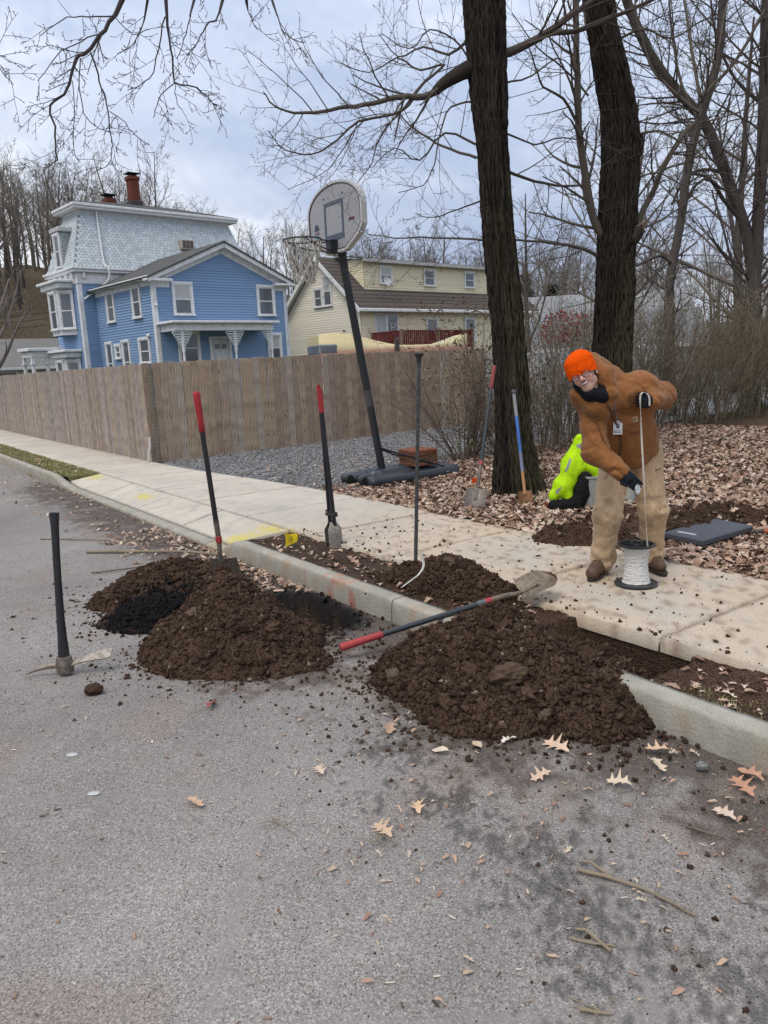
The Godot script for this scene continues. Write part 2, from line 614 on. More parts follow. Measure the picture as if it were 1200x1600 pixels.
const OVERHANG := [
	[0.028, 0.004, [[-1.72, 4.60, -6.40], [-1.85, 4.40, -6.42], [-1.99, 4.28, -6.44], [-2.10, 4.17, -6.46], [-2.19, 4.14, -6.48], [-2.26, 4.02, -6.50], [-2.34, 3.91, -6.52], [-2.46, 3.83, -6.53], [-2.45, 3.68, -6.55], [-2.47, 3.50, -6.57], [-2.50, 3.44, -6.59], [-2.61, 3.38, -6.61]]],
	[0.012, 0.003, [[-2.06, 4.15, -6.40], [-2.04, 4.01, -6.45], [-2.02, 3.89, -6.49], [-2.01, 3.77, -6.54], [-2.03, 3.59, -6.58], [-2.04, 3.52, -6.63], [-2.09, 3.43, -6.67], [-2.24, 3.37, -6.72]]],
	[0.006, 0.003, [[-1.96, 3.73, -6.40], [-1.86, 3.65, -6.43], [-1.79, 3.56, -6.46], [-1.70, 3.50, -6.48]]],
	[0.016, 0.004, [[-1.45, 4.59, -6.40], [-1.47, 4.32, -6.45], [-1.46, 4.11, -6.49], [-1.47, 3.96, -6.54], [-1.35, 3.94, -6.58], [-1.28, 3.91, -6.63], [-1.19, 3.82, -6.68]]],
	[0.007, 0.003, [[-1.44, 3.91, -6.40], [-1.57, 3.88, -6.52], [-1.65, 3.82, -6.63], [-1.72, 3.78, -6.75]]],
	[0.010, 0.003, [[-1.47, 4.37, -6.40], [-1.55, 4.16, -6.42], [-1.61, 4.01, -6.44], [-1.73, 3.92, -6.46], [-1.83, 3.90, -6.48]]],
	[0.014, 0.003, [[-0.99, 4.57, -6.40], [-1.05, 4.34, -6.32], [-1.14, 4.22, -6.23], [-1.19, 4.10, -6.15], [-1.26, 3.97, -6.07]]],
	[0.009, 0.003, [[-1.20, 4.58, -6.40], [-1.27, 4.33, -6.32], [-1.31, 4.14, -6.24], [-1.36, 3.99, -6.16]]],
	[0.010, 0.003, [[-0.69, 4.56, -6.40], [-0.62, 4.31, -6.33], [-0.56, 4.15, -6.26], [-0.41, 4.07, -6.19]]],
	[0.008, 0.003, [[-2.14, 4.11, -6.40], [-2.19, 3.92, -6.46], [-2.19, 3.75, -6.51], [-2.11, 3.66, -6.57], [-2.01, 3.63, -6.62]]],
	[0.009, 0.003, [[-1.98, 4.27, -6.40], [-2.12, 4.23, -6.39], [-2.27, 4.16, -6.38], [-2.47, 3.96, -6.37]]],
	[0.010, 0.003, [[-1.85, 4.39, -6.40], [-2.07, 4.42, -6.46], [-2.25, 4.44, -6.52], [-2.49, 4.35, -6.58]]],
	[0.006, 0.003, [[-2.22, 3.96, -6.40], [-2.26, 3.73, -6.49], [-2.33, 3.52, -6.57], [-2.32, 3.44, -6.66]]],
	[0.010, 0.003, [[-1.56, 4.59, -6.40], [-1.66, 4.39, -6.51], [-1.78, 4.28, -6.61], [-1.95, 4.25, -6.72]]],
	[0.007, 0.003, [[-0.85, 4.56, -6.40], [-0.86, 4.43, -6.51], [-0.81, 4.34, -6.63]]],
	[0.008, 0.003, [[-2.82, 4.21, -6.40], [-2.68, 4.00, -6.23], [-2.53, 3.83, -6.06]]],
	[0.008, 0.003, [[-2.86, 4.20, -6.40], [-2.71, 4.12, -6.27], [-2.59, 4.05, -6.14]]],
	[0.006, 0.003, [[-1.85, 4.39, -6.40], [-1.69, 4.21, -6.28], [-1.54, 4.19, -6.15]]],
	[0.006, 0.003, [[-2.08, 4.15, -6.40], [-2.17, 4.12, -6.28], [-2.26, 4.12, -6.16]]],
	[0.005, 0.003, [[-1.44, 3.91, -6.40], [-1.47, 3.84, -6.52], [-1.46, 3.80, -6.65]]]
]
const LIMBS_A1 := [
	[0.075, 0.006, [[1.19, 4.80, -9.00], [0.90, 4.68, -8.96], [0.75, 4.56, -8.93], [0.60, 4.51, -8.89], [0.46, 4.51, -8.85], [0.27, 4.48, -8.82], [-0.01, 4.42, -8.78], [-0.26, 4.40, -8.75], [-0.54, 4.35, -8.71], [-0.74, 4.35, -8.67], [-0.93, 4.40, -8.64], [-1.04, 4.54, -8.60]]],
	[0.030, 0.005, [[0.54, 4.52, -8.90], [0.41, 4.39, -8.84], [0.25, 4.31, -8.78], [-0.02, 4.26, -8.71], [-0.19, 4.16, -8.65], [-0.37, 4.00, -8.59], [-0.57, 3.90, -8.53], [-0.84, 3.93, -8.46], [-0.99, 4.11, -8.40]]],
	[0.022, 0.004, [[0.48, 4.48, -8.90], [0.33, 4.47, -9.43], [0.15, 4.40, -9.95], [0.05, 4.25, -10.47], [-0.20, 4.07, -11.00]]],
	[0.014, 0.004, [[-0.02, 4.26, -8.70], [-0.16, 4.30, -9.32], [-0.35, 4.22, -9.95], [-0.58, 4.18, -10.57], [-1.11, 4.14, -11.20]]],
	[0.028, 0.006, [[1.20, 3.90, -9.00], [0.91, 4.02, -9.05], [0.69, 4.15, -9.10], [0.48, 4.31, -9.15], [0.36, 4.46, -9.20]]],
	[0.030, 0.004, [[0.52, 4.52, -8.90], [0.66, 4.69, -8.98], [0.88, 4.88, -9.07], [0.63, 4.86, -9.15], [0.37, 5.02, -9.23], [0.07, 4.92, -9.32], [-0.32, 5.09, -9.40]]],
	[0.022, 0.005, [[1.25, 3.04, -9.00], [0.72, 3.12, -9.20], [0.27, 3.17, -9.40], [-0.04, 3.26, -9.60]]],
	[0.018, 0.004, [[1.22, 3.45, -9.00], [0.99, 3.40, -9.13], [0.71, 3.35, -9.27], [0.53, 3.43, -9.40]]],
	[0.020, 0.004, [[1.17, 4.47, -9.00], [0.93, 4.41, -8.92], [0.79, 4.13, -8.84], [0.71, 3.80, -8.76], [0.58, 3.58, -8.68], [0.31, 3.50, -8.60]]],
	[0.030, 0.004, [[1.18, 5.11, -9.00], [0.93, 4.99, -9.10], [0.67, 5.11, -9.20], [0.39, 5.06, -9.30], [0.19, 5.34, -9.40]]],
	[0.024, 0.004, [[1.19, 4.04, -9.00], [0.86, 4.19, -9.07], [0.58, 3.94, -9.15], [0.31, 4.10, -9.23], [0.06, 3.93, -9.30]]],
	[0.020, 0.004, [[1.16, 4.87, -9.00], [0.98, 5.11, -9.03], [0.72, 5.22, -9.05], [0.51, 5.05, -9.07], [0.21, 5.23, -9.10]]]
]
const LIMBS_A2 := [
	[0.085, 0.020, [[1.50, 4.94, -9.00], [1.75, 5.02, -9.04], [2.00, 5.15, -9.08], [2.21, 5.29, -9.12], [2.47, 5.45, -9.16], [2.75, 5.67, -9.20]]],
	[0.050, 0.015, [[2.02, 5.13, -9.05], [2.33, 5.19, -9.16], [2.71, 5.33, -9.28], [3.20, 5.54, -9.39], [3.49, 5.71, -9.50]]],
	[0.030, 0.012, [[1.53, 3.75, -9.00], [1.87, 3.68, -9.20], [2.17, 3.66, -9.40], [2.52, 3.69, -9.60]]],
	[0.020, 0.005, [[1.51, 4.64, -9.00], [1.83, 4.74, -9.13], [2.14, 4.96, -9.27], [2.39, 4.87, -9.40]]],
	[0.020, 0.005, [[1.54, 4.13, -9.00], [1.86, 4.05, -9.13], [2.21, 4.14, -9.27], [2.54, 4.11, -9.40]]]
]
const LIMBS_B := [
	[0.100, 0.035, [[3.37, 3.08, -11.00], [3.08, 3.38, -10.93], [2.93, 3.82, -10.87], [2.80, 4.45, -10.80], [2.75, 5.01, -10.73], [2.71, 5.74, -10.67], [2.69, 6.29, -10.60]]],
	[0.035, 0.006, [[2.78, 4.68, -10.80], [2.54, 4.96, -10.65], [2.26, 5.07, -10.50], [2.12, 5.28, -10.35], [1.97, 5.52, -10.20]]],
	[0.045, 0.010, [[3.10, 3.05, -11.00], [2.76, 3.17, -10.85], [2.38, 3.21, -10.70], [1.93, 3.25, -10.55], [1.40, 3.25, -10.40]]],
	[0.075, 0.020, [[3.35, 3.04, -11.00], [3.59, 3.38, -11.07], [3.85, 3.80, -11.15], [4.08, 4.26, -11.22], [4.32, 4.60, -11.30], [4.59, 4.85, -11.38], [4.68, 5.16, -11.45], [5.13, 5.61, -11.53], [5.54, 6.26, -11.60]]],
	[0.040, 0.010, [[4.56, 4.91, -11.30], [4.24, 5.26, -11.48], [3.99, 5.66, -11.65], [3.86, 6.30, -11.82], [3.86, 6.78, -12.00]]],
	[0.040, 0.015, [[4.61, 5.14, -11.40], [4.54, 5.82, -11.60], [4.51, 6.51, -11.80], [4.54, 6.83, -12.00]]],
	[0.030, 0.010, [[4.59, 5.06, -11.40], [4.90, 5.60, -11.60], [5.06, 6.24, -11.80], [5.22, 6.72, -12.00]]],
	[0.030, 0.006, [[3.52, 4.55, -11.00], [3.86, 4.58, -10.88], [4.24, 4.37, -10.75], [4.68, 4.59, -10.62], [5.07, 4.61, -10.50]]],
	[0.025, 0.005, [[2.96, 5.09, -11.00], [2.59, 5.41, -10.87], [2.24, 5.60, -10.73], [1.89, 5.97, -10.60]]],
	[0.030, 0.006, [[3.36, 5.76, -11.00], [3.69, 5.84, -10.93], [4.00, 5.68, -10.85], [4.41, 5.86, -10.77], [4.83, 5.74, -10.70]]],
	[0.022, 0.005, [[3.57, 4.02, -11.00], [3.90, 4.08, -10.95], [4.27, 3.89, -10.90], [4.72, 4.02, -10.85], [5.22, 3.75, -10.80]]]
]
const LIMBS_C := [
	[0.300, 0.100, [[9.03, 3.42, -19.00], [8.84, 4.44, -19.00], [8.25, 5.89, -19.00], [7.78, 6.88, -19.00], [7.32, 7.37, -19.00], [6.65, 8.14, -19.00], [6.12, 9.09, -19.00], [5.75, 10.07, -19.00]]],
	[0.300, 0.160, [[9.11, 3.41, -19.00], [9.08, 4.99, -18.90], [9.07, 6.35, -18.80], [9.03, 7.67, -18.70], [8.96, 8.80, -18.60], [8.90, 9.90, -18.50]]],
	[0.220, 0.090, [[6.68, 3.27, -18.00], [6.90, 4.50, -18.00], [7.04, 5.70, -18.00], [7.26, 6.61, -18.00], [7.61, 7.75, -18.00], [7.70, 8.99, -18.00], [7.75, 9.53, -18.00]]],
	[0.090, 0.030, [[6.78, 3.62, -18.00], [6.46, 3.82, -17.83], [6.12, 3.74, -17.67], [5.78, 3.60, -17.50]]],
	[0.100, 0.030, [[8.26, 5.75, -19.00], [7.81, 5.84, -19.00], [7.37, 5.65, -19.00], [7.08, 5.09, -19.00]]],
	[0.080, 0.020, [[6.96, 4.91, -18.00], [7.47, 5.46, -18.17], [8.13, 5.19, -18.33], [8.70, 5.48, -18.50]]],
	[0.120, 0.030, [[8.79, 4.59, -19.00], [8.22, 5.16, -18.87], [7.85, 5.56, -18.73], [7.35, 5.69, -18.60]]],
	[0.080, 0.020, [[7.26, 6.61, -18.00], [6.93, 7.46, -18.20], [6.77, 8.56, -18.40], [6.76, 9.41, -18.60]]],
	[0.100, 0.020, [[9.16, 7.16, -19.00], [8.55, 7.78, -19.17], [8.15, 8.73, -19.33], [8.04, 9.74, -19.50]]]
]

# ---------------------------------------------------------------- entry
func _ready() -> void:
	# camera: hand-held phone, pitched 10.8 degrees down and rolled 2.7 degrees
	var cam := Camera3D.new()
	cam.name = "camera"
	var p := deg_to_rad(10.8)
	var r := deg_to_rad(2.7)
	var fwd := Vector3(0, -sin(p), -cos(p))
	var up0 := Vector3(0, cos(p), -sin(p))
	var rt := Vector3.RIGHT * cos(r) - up0 * sin(r)
	var up := up0 * cos(r) + Vector3.RIGHT * sin(r)
	cam.transform = Transform3D(Basis(rt, up, -fwd), Vector3(0, 1.72, 0))
	cam.fov = 67.3
	cam.near = 0.05
	cam.far = 900.0
	add_child(cam)
	cam.current = true
	# overcast sky
	var env := Environment.new()
	env.background_mode = Environment.BG_SKY
	env.tonemap_mode = Environment.TONE_MAPPER_LINEAR
	env.tonemap_exposure = 1.34
	env.background_energy_multiplier = 1.0
	env.sdfgi_enabled = true
	env.ssao_enabled = true
	env.ssil_enabled = true
	var sky := Sky.new()
	var pan := PanoramaSkyMaterial.new()
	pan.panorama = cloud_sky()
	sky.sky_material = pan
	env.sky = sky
	var we := WorldEnvironment.new()
	we.name = "world_environment"
	we.environment = env
	add_child(we)
	# the sun behind cloud: weak and very soft
	var sun := DirectionalLight3D.new()
	sun.name = "sun"
	sun.light_energy = 0.5
	sun.light_angular_distance = 30.0
	sun.light_color = Color(1.0, 0.96, 0.9)
	sun.shadow_enabled = true
	add_child(sun)
	sun.look_at_from_position(Vector3(-14, 40, 20), Vector3.ZERO)

	rng.seed = 20240117
	nz.seed = 11
	nz.noise_type = FastNoiseLite.TYPE_SIMPLEX_SMOOTH
	nz.frequency = 0.025
	nz.fractal_octaves = 3
	nf.seed = 23
	nf.noise_type = FastNoiseLite.TYPE_SIMPLEX_SMOOTH
	nf.frequency = 1.0
	nf.fractal_octaves = 4
	nc.seed = 5
	nc.noise_type = FastNoiseLite.TYPE_CELLULAR
	nc.frequency = 1.0
	nc.fractal_type = FastNoiseLite.FRACTAL_NONE
	make_materials()
	var stages := [terrain, road, kerbs, pavement, verge, yard, fences, blue_house, cream_house, far_buildings, far_woods, big_trees, overhang, shrubs, dirt_piles, hoop, tools, worker, draped_bucket, small_things, litter]
	for f: Callable in stages:
		f.call()

func cloud_sky() -> ImageTexture:
	var w := 1024
	var h := 512
	var a := FastNoiseLite.new()
	a.seed = 31
	a.noise_type = FastNoiseLite.TYPE_SIMPLEX_SMOOTH
	a.frequency = 0.62
	a.fractal_octaves = 5
	a.fractal_gain = 0.46
	a.domain_warp_enabled = true
	a.domain_warp_amplitude = 0.9
	a.domain_warp_frequency = 0.5
	var im := Image.create(w, h, false, Image.FORMAT_RGBF)
	im.fill(Color(0.26, 0.25, 0.235))
	var thick := Color(0.36, 0.435, 0.595)
	var mid := Color(0.53, 0.595, 0.72)
	var thin := Color(0.82, 0.845, 0.88)
	for y in h / 2 + 4:
		var el := PI * 0.5 - PI * (y + 0.5) / h
		for x in w:
			var ph := ((x + 0.5) / w - 0.5) * TAU
			var ce := cos(el)
			var d := Vector3(sin(ph) * ce, sin(el), -cos(ph) * ce)
			var q := d / (maxf(d.y, 0.0) + 0.32)
			var k := a.get_noise_3d(q.x * 1.0, q.y * 0.6, q.z * 1.5) * 0.5 + 0.5
			k = smoothstep(0.24, 0.78, k)
			var c := thick.lerp(mid, minf(k * 2.0, 1.0)) if k < 0.5 else mid.lerp(thin, k * 2.0 - 1.0)
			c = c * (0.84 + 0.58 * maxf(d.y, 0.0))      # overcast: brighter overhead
			im.set_pixel(x, y, c)
	return ImageTexture.create_from_image(im)

# ---------------------------------------------------------------- ground
func lines(segs: Array) -> PackedFloat32Array:
	var o := PackedFloat32Array()
	for s in segs:
		var m := int(round((s[1] - s[0]) / s[2]))
		for i in m:
			o.append(s[0] + (s[1] - s[0]) * i / m)
	o.append(segs[-1][1])
	return o

func terrain() -> void:
	var ss := lines([[-260, -60, 20], [-60, 0, 6], [0, 4.4, 4.4], [4.4, 20, 1.3], [20, 80, 5], [80, 320, 16]])
	var tt := lines([[-160, -20, 14], [-20, 40, 3], [40, 120, 6], [120, 420, 20]])
	var p := PackedVector3Array()
	var c := PackedColorArray()
	for t in tt:
		for s in ss:
			var q := at(t, s)
			p.append(Vector3(q.x, ground_y(t, s), q.z))
			var k := nz.get_noise_2d(q.x * 3.0, q.z * 3.0) * 0.5 + 0.5
			c.append(Color(0.12, 0.105, 0.06).lerp(Color(0.10, 0.13, 0.045), k) if s < 60 and t < 60 else Color(0.11, 0.085, 0.06).lerp(Color(0.14, 0.115, 0.075), k))
	var mb := MB.new()
	mb.grid(p, c, ss.size(), tt.size())
	structure("ground", mb.mesh(M.terrain))

func ground_y(t: float, s: float) -> float:
	if s < 4.5 and s > -9.0:
		return -0.9
	if s < -9.0:
		return 0.05
	var q := at(t, s)
	var d := Vector2(q.x, q.z).length()
	var y := 0.08 + 0.012 * clampf(s - 5.0, 0.0, 30.0)
	# wooded rise behind the houses, highest to the left
	var rise := smoothstep(48.0, 150.0, d) * lerpf(20.0, 6.0, smoothstep(-60.0, 40.0, q.x))
	return y + rise * (1.0 + 0.25 * nz.get_noise_2d(q.x * 0.7, q.z * 0.7))

func hole_q(t: float, s: float) -> float:
	var a := absf(t - 4.74) / 0.50
	var b := absf(s - 2.61) / 0.245
	return a * a * a + b * b * b + 0.35 * nf.get_noise_2d(t * 4.0, s * 4.0)

func road_y(t: float, s: float) -> float:
	var y := nf.get_noise_2d(t * 1.3, s * 1.3) * 0.004 - 0.012 * smoothstep(2.2, 2.9, s)
	if t > 3.9 and t < 5.6 and s > 2.1:
		var q := hole_q(t, s)
		y -= 0.48 * smoothstep(1.12, 0.5, q) * (1.0 + 0.2 * nf.get_noise_2d(t * 7.0, s * 7.0))
		y += 0.02 * smoothstep(1.9, 1.15, q) * nf.get_noise_2d(t * 12.0, s * 12.0)
	return y

func blots(x: float, z: float) -> float:
	# how much tarry residue lies here: blotchy spill running towards the viewer's right
	var best := 9.0
	var pts := [[0.0, -3.35], [0.18, -2.75], [0.40, -2.5], [0.62, -2.1], [0.85, -1.9], [1.05, -1.75]]
	var wd := [0.22, 0.22, 0.24, 0.30, 0.36, 0.4]
	for i in pts.size() - 1:
		var a := Vector2(pts[i][0], pts[i][1])
		var b := Vector2(pts[i + 1][0], pts[i + 1][1])
		var q := Vector2(x, z)
		var h := clampf((q - a).dot(b - a) / (b - a).length_squared(), 0.0, 1.0)
		best = minf(best, q.distance_to(a.lerp(b, h)) / lerpf(wd[i], wd[i + 1], h))
	return best

func road_col(t: float, s: float, x: float, z: float) -> Color:
	var big := nf.get_noise_2d(x * 0.45, z * 0.45)
	var med := nf.get_noise_2d(x * 2.1 + 40.0, z * 2.1)
	var fine := nf.get_noise_2d(x * 9.0, z * 9.0 + 70.0)
	var c := Color(0.375, 0.340, 0.312)
	c = c * (1.0 + 0.22 * big + 0.10 * med + 0.08 * fine)
	# reddish-grey worn patches
	c = c.lerp(Color(0.36, 0.30, 0.265), smoothstep(0.05, 0.5, nf.get_noise_2d(x * 0.8 - 9.0, z * 0.8)) * 0.6)
	var b := blots(x, z)
	if b < 1.9:
		var grit := nf.get_noise_2d(x * 22.0 + 5.0, z * 22.0)
		var k := smoothstep(0.20, 0.42, 0.45 * med + 0.55 * fine + 0.7 * grit + 0.34 * (1.1 - b))
		c = c.lerp(Color(0.085, 0.080, 0.078), k * 0.66)
	# mud tracked along the gutter and round the digging
	var mud := smoothstep(1.75, 2.85, s) * (1.0 - smoothstep(13.0, 15.5, t))
	mud = maxf(mud, 1.1 - Vector2((t - 4.4) / 1.7, (s - 2.2) / 1.0).length())
	mud = maxf(mud, 1.0 - Vector2((t - 2.7) / 1.9, (s - 2.6) / 1.2).length())
	mud = clampf(mud + 0.45 * med + 0.35 * fine, 0.0, 1.0) * (1.0 if mud > 0.05 else 0.0)
	c = c.lerp(Color(0.125, 0.094, 0.075), smoothstep(0.25, 0.85, mud) * 0.85)
	# pale dried silt
	c = c.lerp(Color(0.36, 0.295, 0.235), smoothstep(0.22, 0.5, nf.get_noise_2d(x * 1.7 + 5.0, z * 1.7 + 3.0)) * smoothstep(1.4, 2.5, s) * 0.55)
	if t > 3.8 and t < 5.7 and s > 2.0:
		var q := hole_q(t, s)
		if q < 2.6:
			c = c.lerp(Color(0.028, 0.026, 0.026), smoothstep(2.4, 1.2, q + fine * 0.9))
		var deep := -road_y(t, s)
		if deep > 0.16 + 0.12 * fine:      # below the asphalt lies brown subsoil
			c = c.lerp(Color(0.125, 0.082, 0.055), smoothstep(-0.2, 0.35, fine + 0.5 * med + 0.1) * 0.85)
	return c

func road() -> void:
	var ss := lines([[-60, -9, 8.5], [-9, -2, 1.0], [-2, 0, 0.1], [0, 2.92, 0.02], [2.92, 3.04, 0.06]])
	var tt := lines([[-60, -4, 8], [-4, 0.4, 0.4], [0.4, 6.4, 0.02], [6.4, 16, 0.06], [16, 40, 1.0], [40, 260, 12]])
	var p := PackedVector3Array()
	var c := PackedColorArray()
	for t in tt:
		for s in ss:
			var q := at(t, s)
			p.append(Vector3(q.x, road_y(t, s), q.z))
			c.append(road_col(t, s, q.x, q.z))
	var mb := MB.new()
	mb.grid(p, c, ss.size(), tt.size())
	structure("road", mb.mesh(M.asphalt))

func kerb_h(t: float) -> float:
	return lerpf(lerpf(0.15, 0.035, smoothstep(6.6, 7.0, t)), 0.15, smoothstep(12.6, 14.2, t))

func kerbs() -> void:
	var root := Node3D.new()
	root.name = numbered("kerb")
	add_child(root)
	root.set_meta("kind", "structure")
	var cuts := [[-6.0, -3.1], [-3.1, -0.2], [-0.2, 2.38], [3.42, 4.10], [4.10, 6.08], [6.08, 7.3], [7.3, 9.4], [9.4, 11.5], [11.5, 13.6], [13.6, 16.2], [16.2, 18.8], [18.8, 22.0], [22.0, 30.0], [30.0, 44.0]]
	for cu in cuts:
		var mb := MB.new()
		var a: float = cu[0] + 0.004
		var b: float = cu[1] - 0.004
		var m := int(clampf((b - a) / 0.03, 4, 100))
		var ds := rng.randf_range(-0.006, 0.006)
		var dy := rng.randf_range(-0.006, 0.006)
		var prof_n := 9
		var p := PackedVector3Array()
		var c := PackedColorArray()
		for i in m + 1:
			var t := lerpf(a, b, float(i) / m)
			var h := kerb_h(t) + dy
			var pr := [[2.918, -0.65], [2.922, 0.0], [2.926, h * 0.55], [2.932, h - 0.022], [2.942, h - 0.006], [2.958, h], [3.02, h + 0.001], [3.062, h - 0.003], [3.078, -0.45]]
			for q in pr:
				var w := at(t, q[0] + ds, q[1])
				var k := nf.get_noise_3d(w.x * 9.0, w.y * 14.0, w.z * 9.0)
				var k2 := nf.get_noise_3d(w.x * 2.5, w.y * 6.0, w.z * 2.5 + 9.0)
				var d := k * 0.004 + k2 * 0.003
				p.append(w + N * d + Vector3(0, d * 0.6, 0))
				var col := Color(0.52, 0.485, 0.405) * (0.86 + 0.28 * k + 0.22 * k2)
				col = col.lerp(Color(0.30, 0.29, 0.235), smoothstep(-0.05, 0.4, k2 + 0.4 * k + 0.08) * 0.75)
				col = col.lerp(Color(0.44, 0.30, 0.19), smoothstep(0.1, 0.45, nf.get_noise_3d(w.x * 4.0 + 9.0, w.y * 3.0, w.z * 4.0)) * 0.55)
				if t > 6.95 and t < 7.3:
					col = col.lerp(Color(0.5, 0.44, 0.06), smoothstep(0.0, 0.3, k + 0.1) * 0.5)
				for mk in [[4.90, 0.05, 0.25], [4.58, 0.045, 0.2], [5.30, 0.03, 0.2]]:
					if absf(t - mk[0]) < mk[1] and q[0] < 2.94:
						col = col.lerp(Color(0.45, 0.07, 0.06), clampf(mk[2] + 1.3 * k, 0.0, 0.6))
				if q[1] > 0.1 and t > 4.65 and t < 5.05:
					col = col.lerp(Color(0.5, 0.17, 0.09), smoothstep(0.0, 0.3, k + 0.05) * 0.6)
				c.append(col)
		mb.grid(p, c, prof_n, m + 1)
		# end faces
		for e in [0, m]:
			var cen := Vector3.ZERO
			for i in prof_n:
				cen += p[e * prof_n + i]
			cen /= prof_n
			mb.col = Color(0.34, 0.31, 0.25)
			for i in prof_n:
				mb.tri_to(cen, p[e * prof_n + i], p[e * prof_n + (i + 1) % prof_n], -T if e == 0 else T)
		part("kerbstone", mb.mesh(M.concrete), root)

func back_s(t: float) -> float:
	return lerpf(5.12, 4.80, smoothstep(8.5, 13.6, t))

func slab(root: Node, called: String, t0: float, t1: float, s0f: Callable, s1f: Callable, yf: Callable, step: float, colf: Callable) -> void:
	var nu := int(maxf(3, ceil((s1f.call(t0) - s0f.call(t0)) / step))) + 1
	var nv := int(maxf(3, ceil((t1 - t0) / step))) + 1
	var tilt := Vector2(rng.randf_range(-0.004, 0.004), rng.randf_range(-0.003, 0.003))
	var lift := rng.randf_range(-0.004, 0.004)
	var p := PackedVector3Array()
	var c := PackedColorArray()
	for j in nv + 2:
		var jj := clampi(j - 1, 0, nv - 1)
		var t := lerpf(t0 + 0.008, t1 - 0.008, float(jj) / (nv - 1))
		var s0: float = s0f.call(t)
		var s1: float = s1f.call(t)
		for i in nu + 2:
			var ii := clampi(i - 1, 0, nu - 1)
			var s := lerpf(s0, s1, float(ii) / (nu - 1))
			var q := at(t, s)
			var y: float = yf.call(t, s) + lift + tilt.x * (s - s0) + tilt.y * (t - t0) + nf.get_noise_2d(q.x * 6.0, q.z * 6.0) * 0.0018
			if i == 0 or j == 0 or i == nu + 1 or j == nv + 1:
				y -= 0.09
			elif ii == 0 or jj == 0 or ii == nu - 1 or jj == nv - 1:
				y -= 0.006 + 0.008 * maxf(0.0, nf.get_noise_2d(q.x * 20.0, q.z * 20.0))
			p.append(Vector3(q.x, y, q.z))
			c.append(colf.call(t, s, q))
	var mb := MB.new()
	mb.grid(p, c, nu + 2, nv + 2)
	part(called, mb.mesh(M.concrete), root)

func walk_col(t: float, s: float, q: Vector3) -> Color:
	var k := nf.get_noise_2d(q.x * 0.9, q.z * 0.9)
	var f := nf.get_noise_2d(q.x * 5.0, q.z * 5.0)
	var g := nf.get_noise_2d(q.x * 16.0, q.z * 16.0)
	var c := Color(0.60, 0.54, 0.45) * (1.0 + 0.14 * k + 0.13 * f + 0.09 * g)
	var dig := 1.0 - smoothstep(5.2, 8.0, t)
	c = c.lerp(Color(0.59, 0.45, 0.31), clampf(0.6 + 0.8 * k + 0.4 * f, 0.0, 1.0) * dig * 0.85)
	c = c.lerp(Color(0.24, 0.17, 0.115), smoothstep(0.28, 0.72, f * 0.7 + g * 0.7 + 0.24 * dig) * (0.2 + 0.5 * dig))
	c = c.lerp(Color(0.34, 0.32, 0.28), smoothstep(0.25, 0.6, nf.get_noise_2d(q.x * 2.2 + 30.0, q.z * 2.2)) * 0.4)
	# yellow locating paint
	for mk in [[13.15, 3.44, 0.34, 0.13], [10.45, 3.36, 0.28, 0.10], [7.02, 3.20, 0.26, 0.20], [6.95, 3.5, 0.3, 0.12]]:
		var d := Vector2((t - mk[0]) / mk[2], (s - mk[1]) / mk[3]).length()
		if d < 1.3:
			c = c.lerp(Color(0.66, 0.56, 0.08), smoothstep(0.0, 0.35, 0.62 - d * 0.62 + 0.8 * g + 0.3 * f) * 0.75)
	return c

func pavement() -> void:
	var root := Node3D.new()
	root.name = numbered("sidewalk")
	add_child(root)
	root.set_meta("kind", "structure")
	var ts := [-6.0, -4.02, -2.72, -1.42, -0.12, 1.18, 2.48, 3.78, 5.08, 6.36, 7.75, 9.2, 10.7, 12.2, 13.6, 15.1, 16.6, 18.1, 19.6, 21.1, 22.6, 24.1, 25.6, 27.1, 28.6, 30.1, 33.0, 36.0, 40.0, 46.0]
	for i in ts.size() - 1:
		slab(root, "slab", ts[i], ts[i + 1], func(_t): return 3.605, back_s, func(_t, _s): return 0.15, 0.05 if ts[i] > 0 and ts[i] < 14 else 0.2, walk_col)
	var ap := Node3D.new()
	ap.name = numbered("driveway_apron")
	add_child(ap)
	ap.set_meta("kind", "structure")
	var ta := [6.72, 8.35, 9.95, 11.6, 13.3]
	for i in ta.size() - 1:
		slab(ap, "slab", ta[i], ta[i + 1], func(_t): return 3.085, func(_t): return 3.590, func(t, s): return lerpf(kerb_h(t) + 0.004, 0.146, clampf((s - 3.085) / 0.5, 0.0, 1.0)), 0.03, walk_col)
	# bedding under the joints
	var mb := MB.new()
	mb.col = Color(0.06, 0.05, 0.04)
	var a := at(-6, 3.05, 0.085)
	mb.quad(at(-6, 3.62, 0.085), at(6.7, 3.62, 0.085), at(6.7, 5.2, 0.085), at(-6, 5.2, 0.085))
	mb.quad(at(6.7, 3.5, 0.085), at(46, 3.5, 0.085), at(46, 5.0, 0.085), at(6.7, 5.0, 0.085))
	mb.smooth_from(0, 0)
	for k in mb.n.size():
		mb.n[k] = Vector3.UP
	structure("path_bedding", mb.mesh(M.soil))

func pit_q(t: float, s: float) -> float:
	var a := absf(t - 2.66) / 0.44
	var b := absf(s - 3.37) / 0.33
	return a * a * a + b * b * b + 0.35 * nf.get_noise_2d(t * 4.0 + 50.0, s * 4.0)

func verge_y(t: float, s: float) -> float:
	var y := 0.112 + 0.02 * nf.get_noise_2d(t * 2.0, s * 2.0) + 0.018 * nf.get_noise_2d(t * 9.0, s * 9.0)
	if t > 1.9 and t < 3.7:
		var q := pit_q(t, s)
		y -= 0.62 * smoothstep(1.15, 0.62, q) * smoothstep(3.62, 3.58, s)
		y += 0.02 * smoothstep(2.2, 0.6, q) * nf.get_noise_2d(t * 14.0, s * 14.0)
	return y

